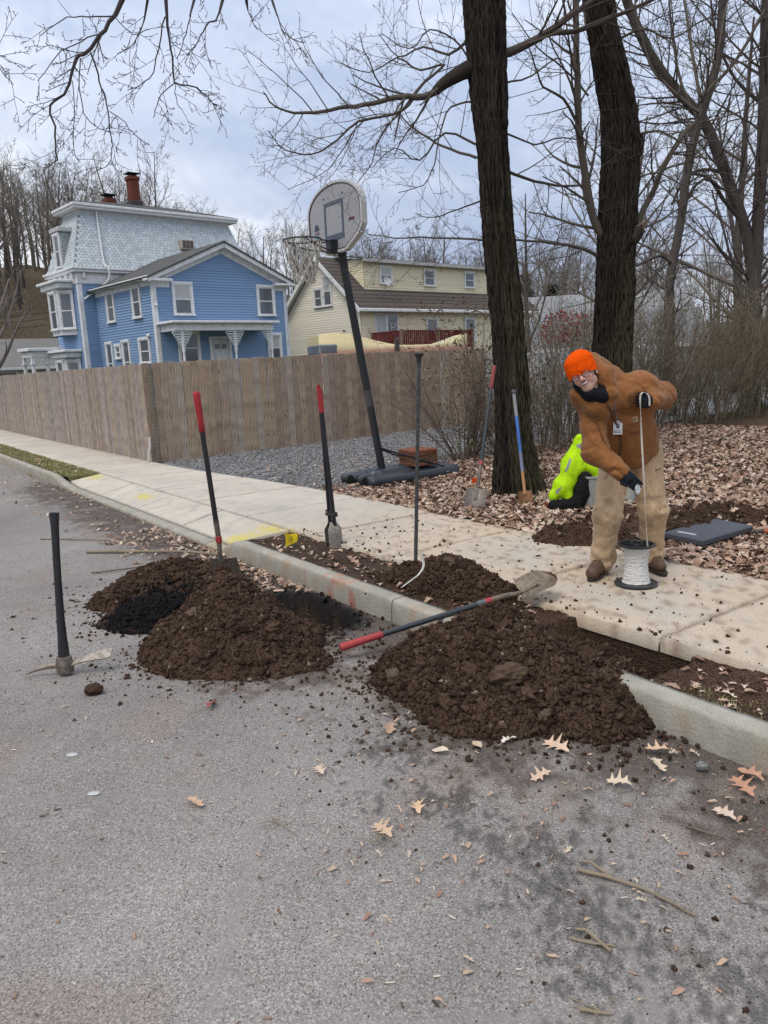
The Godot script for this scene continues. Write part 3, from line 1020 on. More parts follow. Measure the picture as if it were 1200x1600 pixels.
func soil_col(x: float, y: float, z: float) -> Color:
	var k := nf.get_noise_3d(x * 1.6, y * 1.6, z * 1.6)
	var f := nf.get_noise_3d(x * 12.0, y * 12.0, z * 12.0)
	var c := Color(0.112, 0.070, 0.049) * (1.0 + 0.4 * k + 0.3 * f)
	return c.lerp(Color(0.16, 0.115, 0.085), smoothstep(0.2, 0.6, f + 0.4 * k) * 0.5)

func verge() -> void:
	var ss := lines([[3.05, 3.62, 0.02]])
	var tt := lines([[-6, 0.6, 0.2], [0.6, 6.75, 0.02]])
	var p := PackedVector3Array()
	var c := PackedColorArray()
	for t in tt:
		for s in ss:
			var q := at(t, s)
			var y := verge_y(t, s)
			if t > 6.7:
				y -= 0.05
			p.append(Vector3(q.x, y, q.z))
			var col := soil_col(q.x, y, q.z)
			if t > 4.6:
				col = col.lerp(Color(0.13, 0.105, 0.085), 0.35 + 0.5 * nf.get_noise_2d(t * 3.0, s * 5.0))
			c.append(col)
	var mb := MB.new()
	mb.grid(p, c, ss.size(), tt.size())
	structure("verge_soil", mb.mesh(M.soil))
	# grass verge past the driveway
	ss = lines([[3.07, 3.62, 0.05]])
	tt = lines([[13.28, 20, 0.08], [20, 46, 0.6]])
	p = PackedVector3Array()
	c = PackedColorArray()
	for t in tt:
		for s in ss:
			var q := at(t, s, 0.13 + 0.012 * nf.get_noise_2d(t * 3.0, s * 3.0) - 0.06 * smoothstep(13.4, 13.28, t))
			p.append(q)
			c.append(Color(0.20, 0.16, 0.09).lerp(Color(0.17, 0.19, 0.07), 0.5 + 0.5 * nf.get_noise_2d(t * 2.0, s * 2.0)))
	mb = MB.new()
	mb.grid(p, c, ss.size(), tt.size())
	structure("verge_grass_bed", mb.mesh(M.soil))
	var xs := []
	var cs := []
	for i in 6500:
		var t := 13.33 + 9.0 * pow(rng.randf(), 1.3)
		var s := rng.randf_range(3.09, 3.59)
		if nf.get_noise_2d(t * 2.5, s * 2.5) < -0.35:
			continue
		xs.append(Transform3D(Basis(Vector3.UP, rng.randf() * TAU) * Basis(Vector3.RIGHT, rng.randf_range(-0.8, 0.8)) * Basis.from_scale(Vector3(1, rng.randf_range(0.5, 1.3), 1)), at(t, s, 0.125)))
		cs.append(Color(0.19, 0.22, 0.07).lerp(Color(0.42, 0.35, 0.18), rng.randf()))
	# a few live tufts by the near kerb
	for i in 420:
		var a := rng.randf() * TAU
		var rr := sqrt(rng.randf())
		var t := 1.55 + cos(a) * rr * 0.55
		var s := 3.2 + sin(a) * rr * 0.11 - 0.02
		xs.append(Transform3D(Basis(Vector3.UP, rng.randf() * TAU) * Basis(Vector3.RIGHT, rng.randf_range(-1.1, 1.1)) * Basis.from_scale(Vector3(0.55, rng.randf_range(0.25, 0.6), 1)), at(t, s, verge_y(t, s) - 0.004)))
		cs.append(Color(0.16, 0.19, 0.05).lerp(Color(0.34, 0.29, 0.14), rng.randf()))
	var gb := MB.new()
	var w := 0.0035
	gb.tri_to(Vector3(-w, 0, 0), Vector3(w, 0, 0), Vector3(0.2 * w, 0.03, 0.008), Vector3.BACK)
	gb.quad_to(Vector3(-w, 0, 0), Vector3(w, 0, 0), Vector3(w * 0.7, 0.03, 0.004), Vector3(-w * 0.7, 0.03, 0.004), Vector3.BACK)
	gb.tri_to(Vector3(-w * 0.7, 0.03, 0.004), Vector3(w * 0.7, 0.03, 0.004), Vector3(0, 0.055, 0.018), Vector3.BACK)
	var o := many("grass", gb.mesh(M.leaf), xs, cs, self)
	tag(o, "short winter grass growing along the verge", "grass")
	o.set_meta("kind", "stuff")

func yard_y(t: float, s: float) -> float:
	return 0.132 + 0.012 * (s - 5.0) + 0.022 * nf.get_noise_2d(t * 0.9, s * 0.9) * smoothstep(4.9, 5.6, s) + 0.012 * nf.get_noise_2d(t * 5.0, s * 5.0) * smoothstep(4.9, 5.4, s)

func gravel_edge(s: float) -> float:
	return 8.15 + 0.36 * minf(s - 5.0, 4.5) + 0.35 * nf.get_noise_2d(s * 0.9, 3.0)

func yard() -> void:
	# gravel parking lot
	var ss := lines([[4.85, 14, 0.12], [14, 40, 1.0]])
	var tt := lines([[7.2, 16.0, 0.12], [16.0, 24.0, 1.0]])
	var p := PackedVector3Array()
	var c := PackedColorArray()
	for t in tt:
		for s in ss:
			var q := at(t, s)
			var y := yard_y(t, s) - 0.012
			if t > 14.05 and s < 4.9:
				y -= 0.06
			p.append(Vector3(q.x, y, q.z))
			c.append(Color(0.31, 0.31, 0.31) * (1.0 + 0.25 * nf.get_noise_2d(q.x * 0.7, q.z * 0.7) + 0.18 * nf.get_noise_2d(q.x * 4.0, q.z * 4.0)))
	var mb := MB.new()
	mb.grid(p, c, ss.size(), tt.size())
	structure("gravel_lot", mb.mesh(M.gravel))
	# leaf-strewn earth under the trees
	ss = lines([[4.95, 13, 0.09], [13, 40, 1.0]])
	tt = lines([[-8, 0, 0.6], [0, 11, 0.09]])
	p = PackedVector3Array()
	c = PackedColorArray()
	var keep := PackedByteArray()
	for t in tt:
		for s in ss:
			var q := at(t, s)
			var y := yard_y(t, s)
			if s < 5.02:
				y -= 0.07
			# earth thrown up behind the worker
			p.append(Vector3(q.x, y, q.z))
			keep.append(1 if t < gravel_edge(s) else 0)
			c.append(soil_col(q.x, y, q.z).lerp(Color(0.20, 0.135, 0.095), 0.45))
	mb = MB.new()
	mb.grid(p, c, ss.size(), tt.size(), keep)
	structure("leafy_earth", mb.mesh(M.soil))
	# loose stones
	var vs := []
	for k in 3:
		var b := MB.new()
		blob(b, 0, Transform3D(Basis.from_scale(Vector3(1, 0.62, 0.85)), Vector3.ZERO), 0.35, k * 3.1)
		vs.append(b.mesh(M.clod))
	for k in 3:
		var xs := []
		var cs := []
		for i in 9000:
			var s := 5.0 + 8.5 * rng.randf()
			var t := gravel_edge(s) - 0.35 + pow(rng.randf(), 1.25) * 6.2
			if t > 14.0 and s < 5.0:
				continue
			var g := rng.randf_range(0.2, 0.58)
			xs.append(Transform3D(rot_any() * Basis.from_scale(Vector3.ONE * rng.randf_range(0.010, 0.026)), at(t, s, yard_y(t, s) - 0.004)))
			cs.append(Color(g, g * rng.randf_range(0.96, 1.0), g * rng.randf_range(0.93, 1.02)))
		var o := many("gravel_stones", vs[k], xs, cs, self)
		tag(o, "loose grey gravel stones covering the parking lot", "gravel")

# ---------------------------------------------------------------- heaps of dug earth
func pile_h(lobes: Array, x: float, z: float) -> float:
	var h := 0.0
	for L in lobes:
		var d := Vector2(x - L[0], z - L[1]).rotated(-L[5])
		var q := Vector2(d.x / L[2], d.y / L[3]).length()
		q += 0.16 * nf.get_noise_2d(x * 2.2 + L[4] * 90.0, z * 2.2)
		if q < 1.0:
			var e: float = L[4] * pow(1.0 - q, 0.85) * (1.05 + 0.25 * q)
			h = maxf(h, e) + 0.25 * minf(h, e)
	return h

func rough_h(lobes: Array, x: float, z: float) -> float:
	var h := pile_h(lobes, x, z)
	var k := smoothstep(0.0, 0.06, h)
	var lump := nc.get_noise_2d(x * 13.0, z * 13.0)          # -1 in cell centres
	var lump2 := nc.get_noise_2d(x * 29.0 + 9.0, z * 29.0)
	return h + k * (0.035 * nf.get_noise_2d(x * 3.5, z * 3.5) + 0.028 * nf.get_noise_2d(x * 11.0, z * 11.0) - 0.032 * lump - 0.014 * lump2)

func dirt_pile(called: String, label: String, lobes: Array, base: Callable, crumbs: int, clods: int, spill: float, black := Vector3.ZERO) -> Node3D:
	var lo := Vector2(1e9, 1e9)
	var hi := -lo
	for L in lobes:
		var r := maxf(L[2], L[3]) * 1.2
		lo = lo.min(Vector2(L[0] - r, L[1] - r))
		hi = hi.max(Vector2(L[0] + r, L[1] + r))
	var o := thing(called, label, "dirt pile", Vector3((lo.x + hi.x) * 0.5, 0, (lo.y + hi.y) * 0.5), "heaps of dug earth")
	var st := 0.0125
	var nu := int((hi.x - lo.x) / st) + 1
	var nv := int((hi.y - lo.y) / st) + 1
	var p := PackedVector3Array()
	var c := PackedColorArray()
	var keep := PackedByteArray()
	for j in nv:
		for i in nu:
			var x := lo.x + i * st
			var z := hi.y - j * st
			var h := rough_h(lobes, x, z)
			var b: float = base.call(x, z)
			p.append(Vector3(x, b + (h if h > 0.004 else -0.03), z) - o.position)
			keep.append(1 if h > 0.004 else 0)
			var col := soil_col(x, h, z)
			if black != Vector3.ZERO:
				var d := Vector2(x - black.x, z - black.z).length() / black.y
				col = col.lerp(Color(0.022, 0.021, 0.022), smoothstep(1.15, 0.7, d + 0.5 * nf.get_noise_2d(x * 6.0, z * 6.0)))
			c.append(col)
	var mb := MB.new()
	mb.grid(p, c, nu, nv, keep)
	part("heap", mb.mesh(M.soil), o)
	# crumbs and clods
	var xs := [[], [], []]
	var cs := [[], [], []]
	var placed := 0
	var tries := 0
	while placed < crumbs and tries < crumbs * 8:
		tries += 1
		var x := rng.randf_range(lo.x - spill, hi.x + spill)
		var z := rng.randf_range(lo.y - spill, hi.y + spill)
		var h := pile_h(lobes, x, z)
		if h <= 0.0:
			var near := 9.0
			for L in lobes:
				near = minf(near, maxf(0.0, Vector2((x - L[0]) / L[2], (z - L[1]) / L[3]).length() - 0.9) * maxf(L[2], L[3]))
			if rng.randf() > 0.35 * exp(-near / (spill * 0.30)):
				continue
		var b: float = base.call(x, z)
		var sz := 0.0028 + 0.015 * pow(rng.randf(), 3.6)
		if h <= 0.0:
			sz *= 0.75
		var y := b + (rough_h(lobes, x, z) if h > 0.0 else 0.0)
		var k := rng.randi() % 3
		xs[k].append(Transform3D(rot_any() * Basis.from_scale(Vector3(sz * rng.randf_range(0.9, 1.5), sz, sz * rng.randf_range(0.8, 1.2))), Vector3(x, y + sz * 0.25, z) - o.position))
		var col := soil_col(x * 3.0, sz * 60.0, z * 3.0) * rng.randf_range(0.65, 1.35)
		if rng.randf() < 0.012:
			col = Color(0.42, 0.33, 0.24)
		if black != Vector3.ZERO and Vector2(x - black.x, z - black.z).length() < black.y * rng.randf_range(0.8, 1.3):
			col = Color(0.026, 0.025, 0.026)
		cs[k].append(col)
		placed += 1
	for k in 3:
		many("soil_crumbs", M.crumb_meshes[k], xs[k], cs[k], o)
	placed = 0
	tries = 0
	while placed < clods and tries < 4000:
		tries += 1
		var x := rng.randf_range(lo.x, hi.x)
		var z := rng.randf_range(lo.y, hi.y)
		var h := pile_h(lobes, x, z)
		if h <= 0.01:
			continue
		var b: float = base.call(x, z)
		var sz := 0.012 + 0.030 * pow(rng.randf(), 3.0)
		var k: int = 1 + rng.randi() % 6
		if black != Vector3.ZERO and Vector2(x - black.x, z - black.z).length() < black.y:
			k = 0
		part("clod", M.clod_meshes[k], o, Transform3D(rot_any() * Basis.from_scale(Vector3(sz * 1.25, sz * 0.85, sz)), Vector3(x, b + rough_h(lobes, x, z) + sz * 0.1, z) - o.position))
		placed += 1
	return o

var PILES := {}
func road_base(_x: float, _z: float) -> float:
	return 0.0

func verge_base(_x: float, _z: float) -> float:
	return 0.135

func dirt_piles() -> void:
	M.crumb_meshes = []
	for k in 3:
		var b := MB.new()
		blob(b, 1, Transform3D(Basis.from_scale(Vector3(1, 0.75, 0.9)), Vector3.ZERO), 0.75, 7.0 + k * 2.3, 2.2)
		M.crumb_meshes.append(b.mesh(M.clod))
	M.clod_meshes = []
	for k in 7:
		var b := MB.new()
		b.col = [Color(0.03, 0.029, 0.03), Color(0.12, 0.074, 0.052), Color(0.085, 0.052, 0.036), Color(0.155, 0.10, 0.07), Color(0.11, 0.07, 0.05), Color(0.22, 0.155, 0.11), Color(0.065, 0.042, 0.031)][k]
		blob(b, 2, Transform3D(Basis.from_scale(Vector3(1, 0.8, 0.9)), Vector3.ZERO), 0.75, 17.0 + k * 1.7, 1.6)
		M.clod_meshes.append(b.mesh(M.clod))
	M.big_clods = []
	for k in 3:
		var b := MB.new()
		b.col = [Color(0.13, 0.082, 0.055), Color(0.11, 0.07, 0.048), Color(0.17, 0.115, 0.08)][k]
		blob(b, 3, Transform3D(Basis.from_scale(Vector3(1, 0.8, 0.9)), Vector3.ZERO), 0.34, 31.0 + k * 2.1, 1.0)
		M.big_clods.append(b.mesh(M.clod))
	PILES.left = [[-1.00, -4.62, 0.64, 0.48, 0.31, 0.35], [-1.10, -5.08, 0.42, 0.38, 0.36, 0.2], [-1.64, -5.30, 0.48, 0.30, 0.10, 0.2], [-0.70, -4.38, 0.36, 0.26, 0.12, 0.0], [-1.66, -6.02, 0.62, 0.44, 0.23, 0.2], [-1.95, -5.75, 0.42, 0.3, 0.10, 0.3]]
	dirt_pile("dirt_pile", "long brown heap of dug earth on road with black tar lumps and standing shovel", PILES.left, road_base, 15000, 80, 0.45, Vector3(-1.64, 0.40, -5.30))
	PILES.right = [[0.42, -3.98, 0.52, 0.46, 0.29, 0.2], [0.78, -3.78, 0.54, 0.44, 0.26, -0.3], [0.66, -4.36, 0.36, 0.34, 0.25, 0.0], [0.95, -3.52, 0.38, 0.30, 0.15, 0.0], [0.55, -3.6, 0.45, 0.32, 0.16, 0.0]]
	var rp := dirt_pile("dirt_pile", "largest dark brown heap of crumbly earth spilling over kerb in front", PILES.right, road_base, 18000, 110, 0.45)
	for q in [[0.57, -3.50, 0.085, 5], [0.40, -3.62, 0.05, 3], [0.98, -3.62, 0.055, 1], [0.30, -3.95, 0.05, 5], [0.75, -3.40, 0.045, 3], [0.62, -3.95, 0.05, 6]]:
		part("clod", M.big_clods[q[3] % 3], rp, Transform3D(rot_any() * Basis.from_scale(Vector3(1.1, 0.75, 0.9) * q[2]), Vector3(q[0], rough_h(PILES.right, q[0], q[1]) + q[2] * 0.12, q[1]) - rp.position))
	PILES.verge = [[0.44, -5.40, 0.32, 0.25, 0.18, 0.5], [0.62, -5.20, 0.34, 0.20, 0.09, 0.6], [0.24, -5.64, 0.28, 0.18, 0.07, 0.4]]
	dirt_pile("dirt_pile", "small dirt heap on verge behind kerb with white tape sticking out", PILES.verge, verge_base, 5200, 30, 0.3)
	PILES.back = [[2.35, -6.75, 0.75, 0.42, 0.20, 0.2], [3.0, -7.0, 0.65, 0.40, 0.15, 0.2], [1.75, -6.55, 0.5, 0.3, 0.12, 0.2]]
	dirt_pile("dirt_pile", "low brown dirt heap behind worker beside dark plastic lid", PILES.back, func(_x, _z): return 0.14, 4200, 25, 0.35)
	# crumbs strewn over pavement, verge and road
	var xs := []
	var cs := []
	for i in 3000:
		var t: float
		var s: float
		if i < 900:
			t = rng.randf_range(1.8, 6.6)
			s = 3.62 + 1.45 * pow(rng.randf(), 2.0)
		elif i < 1500:
			t = rng.randf_range(0.6, 6.7)
			s = rng.randf_range(3.08, 3.6)
			if pit_q(t, s) < 1.2:
				continue
		else:
			t = rng.randf_range(0.9, 6.8)
			s = 2.9 - 2.2 * pow(rng.randf(), 1.7)
			if hole_q(t, s) < 1.2:
				continue
		var y := 0.15 if s > 3.61 else (verge_y(t, s) if s > 3.07 else road_y(t, s))
		var sz := 0.0025 + 0.011 * pow(rng.randf(), 5.0) * smoothstep(0.6, 2.2, s)
		xs.append(Transform3D(rot_any() * Basis.from_scale(Vector3.ONE * sz), at(t, s, y + sz * 0.3)))
		cs.append(soil_col(t * 5.0, s * 5.0, 0.0) * rng.randf_range(0.7, 1.3))
	# broken black asphalt round the rim of the road hole
	var bxs := []
	var bcs := []
	for i in 420:
		var t := rng.randf_range(4.0, 5.5)
		var s := rng.randf_range(2.15, 2.91)
		var q := hole_q(t, s)
		if q > 2.1 or q < 0.2 or rng.randf() < (q - 1.0) * 0.7:
			continue
		var sz := 0.004 + 0.018 * pow(rng.randf(), 3.0)
		bxs.append(Transform3D(rot_any() * Basis.from_scale(Vector3(1.3, 0.8, 1.0) * sz), at(t, s, road_y(t, s) + sz * 0.2)))
		bcs.append(Color(0.03, 0.028, 0.027) * rng.randf_range(0.7, 1.8))
	tag(many("asphalt_rubble", M.crumb_meshes[1], bxs, bcs, self), "broken black asphalt rubble lining the rim of the road hole", "rubble")
	tag(many("soil_crumbs", M.crumb_meshes[0], xs, cs, self), "loose dark soil crumbs scattered over road and sidewalk", "soil")

# ---------------------------------------------------------------- fences
func fences() -> void:
	var left_boards := []
	var right_boards := []
	for k in 22:
		for side in 2:
			var mb := MB.new()
			mb.off = Vector2(rng.randf() * 7.0, rng.randf() * 9.0)
			var tones: Array = [[Color(0.46, 0.385, 0.335), Color(0.42, 0.355, 0.31), Color(0.50, 0.43, 0.38), Color(0.39, 0.31, 0.255), Color(0.47, 0.375, 0.29)], [Color(0.47, 0.36, 0.27), Color(0.43, 0.325, 0.245), Color(0.48, 0.395, 0.32), Color(0.39, 0.285, 0.215), Color(0.51, 0.385, 0.27)]][side]
			mb.col = tones[k % 5] * rng.randf_range(0.88, 1.12)
			var w := rng.randf_range(0.136, 0.144)
			mb.box(Transform3D(Basis(), Vector3(0, 0.915, 0)), Vector3(w, 1.83, 0.017), 0.003)
			# knots stand slightly proud
			mb.col = Color(0.10, 0.065, 0.045)
			for q in rng.randi() % 3:
				var ky := rng.randf_range(0.15, 1.7)
				var kx := rng.randf_range(-0.05, 0.05)
				var kr := rng.randf_range(0.006, 0.014)
				mb.lathe([Vector2(kr, 0.0), Vector2(kr * 0.8, 0.0012), Vector2(0.0005, 0.0015)], 7, Transform3D(Basis(Vector3.RIGHT, PI / 2) * Basis.from_scale(Vector3(1, 1, 1.6)), Vector3(kx, ky, 0.0085)))
			(left_boards if side == 0 else right_boards).append(mb.mesh(M.wood))
	# along the pavement: faces the road (-N)
	var o := thing("wooden_fence", "long weathered grey board fence running along the sidewalk", "fence", at(14.1, 4.77, 0.12))
	var bas := Basis(-T, Vector3.UP, -N)
	o.basis = bas
	for i in 212:
		var x := 0.07 + i * 0.1455
		var tilt := rng.randf_range(-0.004, 0.004)
		if i == 0:
			tilt = 0.035
		part("board", left_boards[rng.randi() % 22], o, Transform3D(Basis(Vector3.BACK, tilt), Vector3(-x - (0.05 if i == 0 else 0.0), rng.randf_range(-0.012, 0.012) + (0.01 if i % 17 == 3 else 0.0), rng.randf_range(-0.003, 0.003))))
	var rl := MB.new()
	rl.col = Color(0.32, 0.26, 0.2)
	rl.box(Transform3D(Basis(), Vector3(-15.5, 0, 0)), Vector3(31.0, 0.085, 0.038), 0.004)
	var rail := rl.mesh(M.wood)
	for y in [0.28, 0.95, 1.6]:
		part("rail", rail, o, Transform3D(Basis(), Vector3(0, y, -0.03)))
	var pm := MB.new()
	pm.col = Color(0.30, 0.25, 0.19)
	pm.box(Transform3D(Basis(), Vector3(0, 0.84, 0)), Vector3(0.09, 1.86, 0.09), 0.006)
	var post := pm.mesh(M.wood)
	for i in 13:
		part("post", post, o, Transform3D(Basis(), Vector3(-0.02 - i * 2.42, 0.0, -0.085)))
	# return along the gravel lot: faces the viewer (-T)
	var o2 := thing("wooden_fence", "brown board fence facing the gravel lot behind the basketball hoop", "fence", at(14.1, 4.78, 0.12))
	o2.basis = Basis(N, Vector3.UP, -T)
	for i in 58:
		var x := 0.06 + i * 0.1455
		part("board", right_boards[rng.randi() % 22], o2, Transform3D(Basis(Vector3.BACK, rng.randf_range(-0.005, 0.005) + (0.02 if i == 0 else 0.0)), Vector3(x, rng.randf_range(-0.012, 0.012) + minf(x * 0.012, 0.05), rng.randf_range(-0.004, 0.004))))
	var rl2 := MB.new()
	rl2.col = Color(0.3, 0.24, 0.18)
	rl2.box(Transform3D(Basis(), Vector3(4.2, 0, 0)), Vector3(8.4, 0.085, 0.038), 0.004)
	var rail2 := rl2.mesh(M.wood)
	for y in [0.3, 0.98, 1.63]:
		part("rail", rail2, o2, Transform3D(Basis(), Vector3(0.1, y, -0.03)))
	for i in 4:
		part("post", post, o2, Transform3D(Basis(), Vector3(0.75 + i * 2.42, 0.0, -0.10)))
	# split white pipe at the corner gap
	var pb := MB.new()
	pb.col = Color(0.62, 0.58, 0.53)
	var pp := arc_smooth([at(14.08, 4.68, 0.13), at(14.06, 4.69, 0.3), at(14.04, 4.715, 0.45), at(14.05, 4.73, 0.62)], 4)
	pb.tube(pp, ramp_f(0.028, 0.022, pp.size()), 8)
	tag(part("plastic_pipe", pb.mesh(M.plastic), self), "short bent white plastic pipe standing at the fence corner", "pipe")
	# pale board fence on the far side of the lot
	var vb := MB.new()
	vb.col = Color(0.62, 0.62, 0.60)
	vb.box(Transform3D(Basis(), Vector3(0, 0.85, 0)), Vector3(0.148, 1.7, 0.03), 0.004)
	var vm := vb.mesh(M.paint)
	var o3 := thing("white_fence", "pale upright board fence glimpsed through the shrubs behind worker", "fence", at(19.0, 11.5, 0.2))
	o3.basis = Basis(N, Vector3.UP, -T)
	for i in 100:
		part("board", vm, o3, Transform3D(Basis(), Vector3(0.1 + i * 0.163, rng.randf_range(-0.01, 0.01), 0)))
	var v2 := MB.new()
	v2.col = Color(0.6, 0.6, 0.58)
	v2.box(Transform3D(Basis(), Vector3(8.2, 0, 0)), Vector3(16.4, 0.12, 0.05), 0.005)
	for y in [0.25, 1.5]:
		part("rail", v2.mesh(M.paint), o3, Transform3D(Basis(), Vector3(0, y, -0.045)))

# ---------------------------------------------------------------- houses
func lap(mb: MB, o: Vector3, x: Vector3, out: Vector3, y0: float, y1: float, course: float, x0: Callable, x1: Callable, tone: Color) -> void:
	# lapped boards: each course leans out at its foot
	var y := y0
	while y < y1 - 0.01:
		var yt := minf(y + course, y1)
		mb.col = tone * rng.randf_range(0.94, 1.06)
		mb.off = Vector2(rng.randf() * 5.0, rng.randf() * 5.0)
		var a: Vector3 = o + x * x0.call(y) + Vector3(0, y, 0) + out * 0.03
		var b: Vector3 = o + x * x1.call(y) + Vector3(0, y, 0) + out * 0.03
		var d: Vector3 = o + x * x1.call(yt) + Vector3(0, yt, 0) + out * 0.002
		var e: Vector3 = o + x * x0.call(yt) + Vector3(0, yt, 0) + out * 0.002
		mb.quad_to(a, b, d, e, out)
		mb.quad_to(a, b, b - out * 0.03, a - out * 0.03, Vector3.DOWN)
		y = yt
	mb.off = Vector2.ZERO

func window(h: Node, xf: Transform3D, w: float, ht: float, trim: Color, blind := 0.45, sill := true, called := "window") -> void:
	# face towards local +z; origin at the middle of the opening's foot
	var f := MB.new()
	f.col = trim
	var b := 0.10
	f.box(Transform3D(Basis(), Vector3(-w / 2 - b / 2, ht / 2, 0.045)), Vector3(b, ht, 0.09), 0.006)
	f.box(Transform3D(Basis(), Vector3(w / 2 + b / 2, ht / 2, 0.045)), Vector3(b, ht, 0.09), 0.006)
	f.box(Transform3D(Basis(), Vector3(0, ht + b * 0.6, 0.048)), Vector3(w + 2 * b, b * 1.2, 0.10), 0.006)
	f.box(Transform3D(Basis(), Vector3(0, -0.035, 0.06)), Vector3(w + 2 * b + 0.04, 0.07, 0.14), 0.006)
	var win := part(called, f.mesh(M.paint), h, xf)
	var s := MB.new()
	s.col = trim * 1.03
	var r := 0.045
	s.box(Transform3D(Basis(), Vector3(0, ht * 0.5, 0.046)), Vector3(w, r, 0.03), 0.003)
	s.box(Transform3D(Basis(), Vector3(0, r / 2, 0.046)), Vector3(w, r, 0.026), 0.003)
	s.box(Transform3D(Basis(), Vector3(0, ht - r / 2, 0.046)), Vector3(w, r, 0.026), 0.003)
	for sg in [-1.0, 1.0]:
		s.box(Transform3D(Basis(), Vector3(sg * (w - r) / 2, ht / 2, 0.045)), Vector3(r, ht - 2 * r, 0.024), 0.003)
	part("sash", s.mesh(M.paint), win)
	var g := MB.new()
	g.box(Transform3D(Basis(), Vector3(0, ht * 0.25, 0.038)), Vector3(w - 0.02, ht * 0.5 - 0.01, 0.006))
	part("pane", g.mesh(M.glass), win)
	var g2 := MB.new()
	g2.box(Transform3D(Basis(), Vector3(0, ht * 0.75, 0.038)), Vector3(w - 0.02, ht * 0.5 - 0.01, 0.006))
	part("pane", g2.mesh(M.blind if rng.randf() < blind else M.glass), win)

func panel(mb: MB, c: Array, out: Vector3, thick: float) -> void:
	# a plate with the four corners c, given thickness against "out"
	var d := -out.normalized() * thick
	mb.quad_to(c[0], c[1], c[2], c[3], out)
	mb.quad_to(c[0] + d, c[1] + d, c[2] + d, c[3] + d, -out)
	var m: Vector3 = (c[0] + c[1] + c[2] + c[3]) / 4.0
	for i in 4:
		var a: Vector3 = c[i]
		var b: Vector3 = c[(i + 1) % 4]
		mb.quad_to(a, b, b + d, a + d, (a + b) * 0.5 - m)

func bx(mb: MB, a: Vector3, b: Vector3, bev := 0.0) -> void:
	mb.box(Transform3D(Basis(), (a + b) * 0.5), (b - a).abs(), bev)

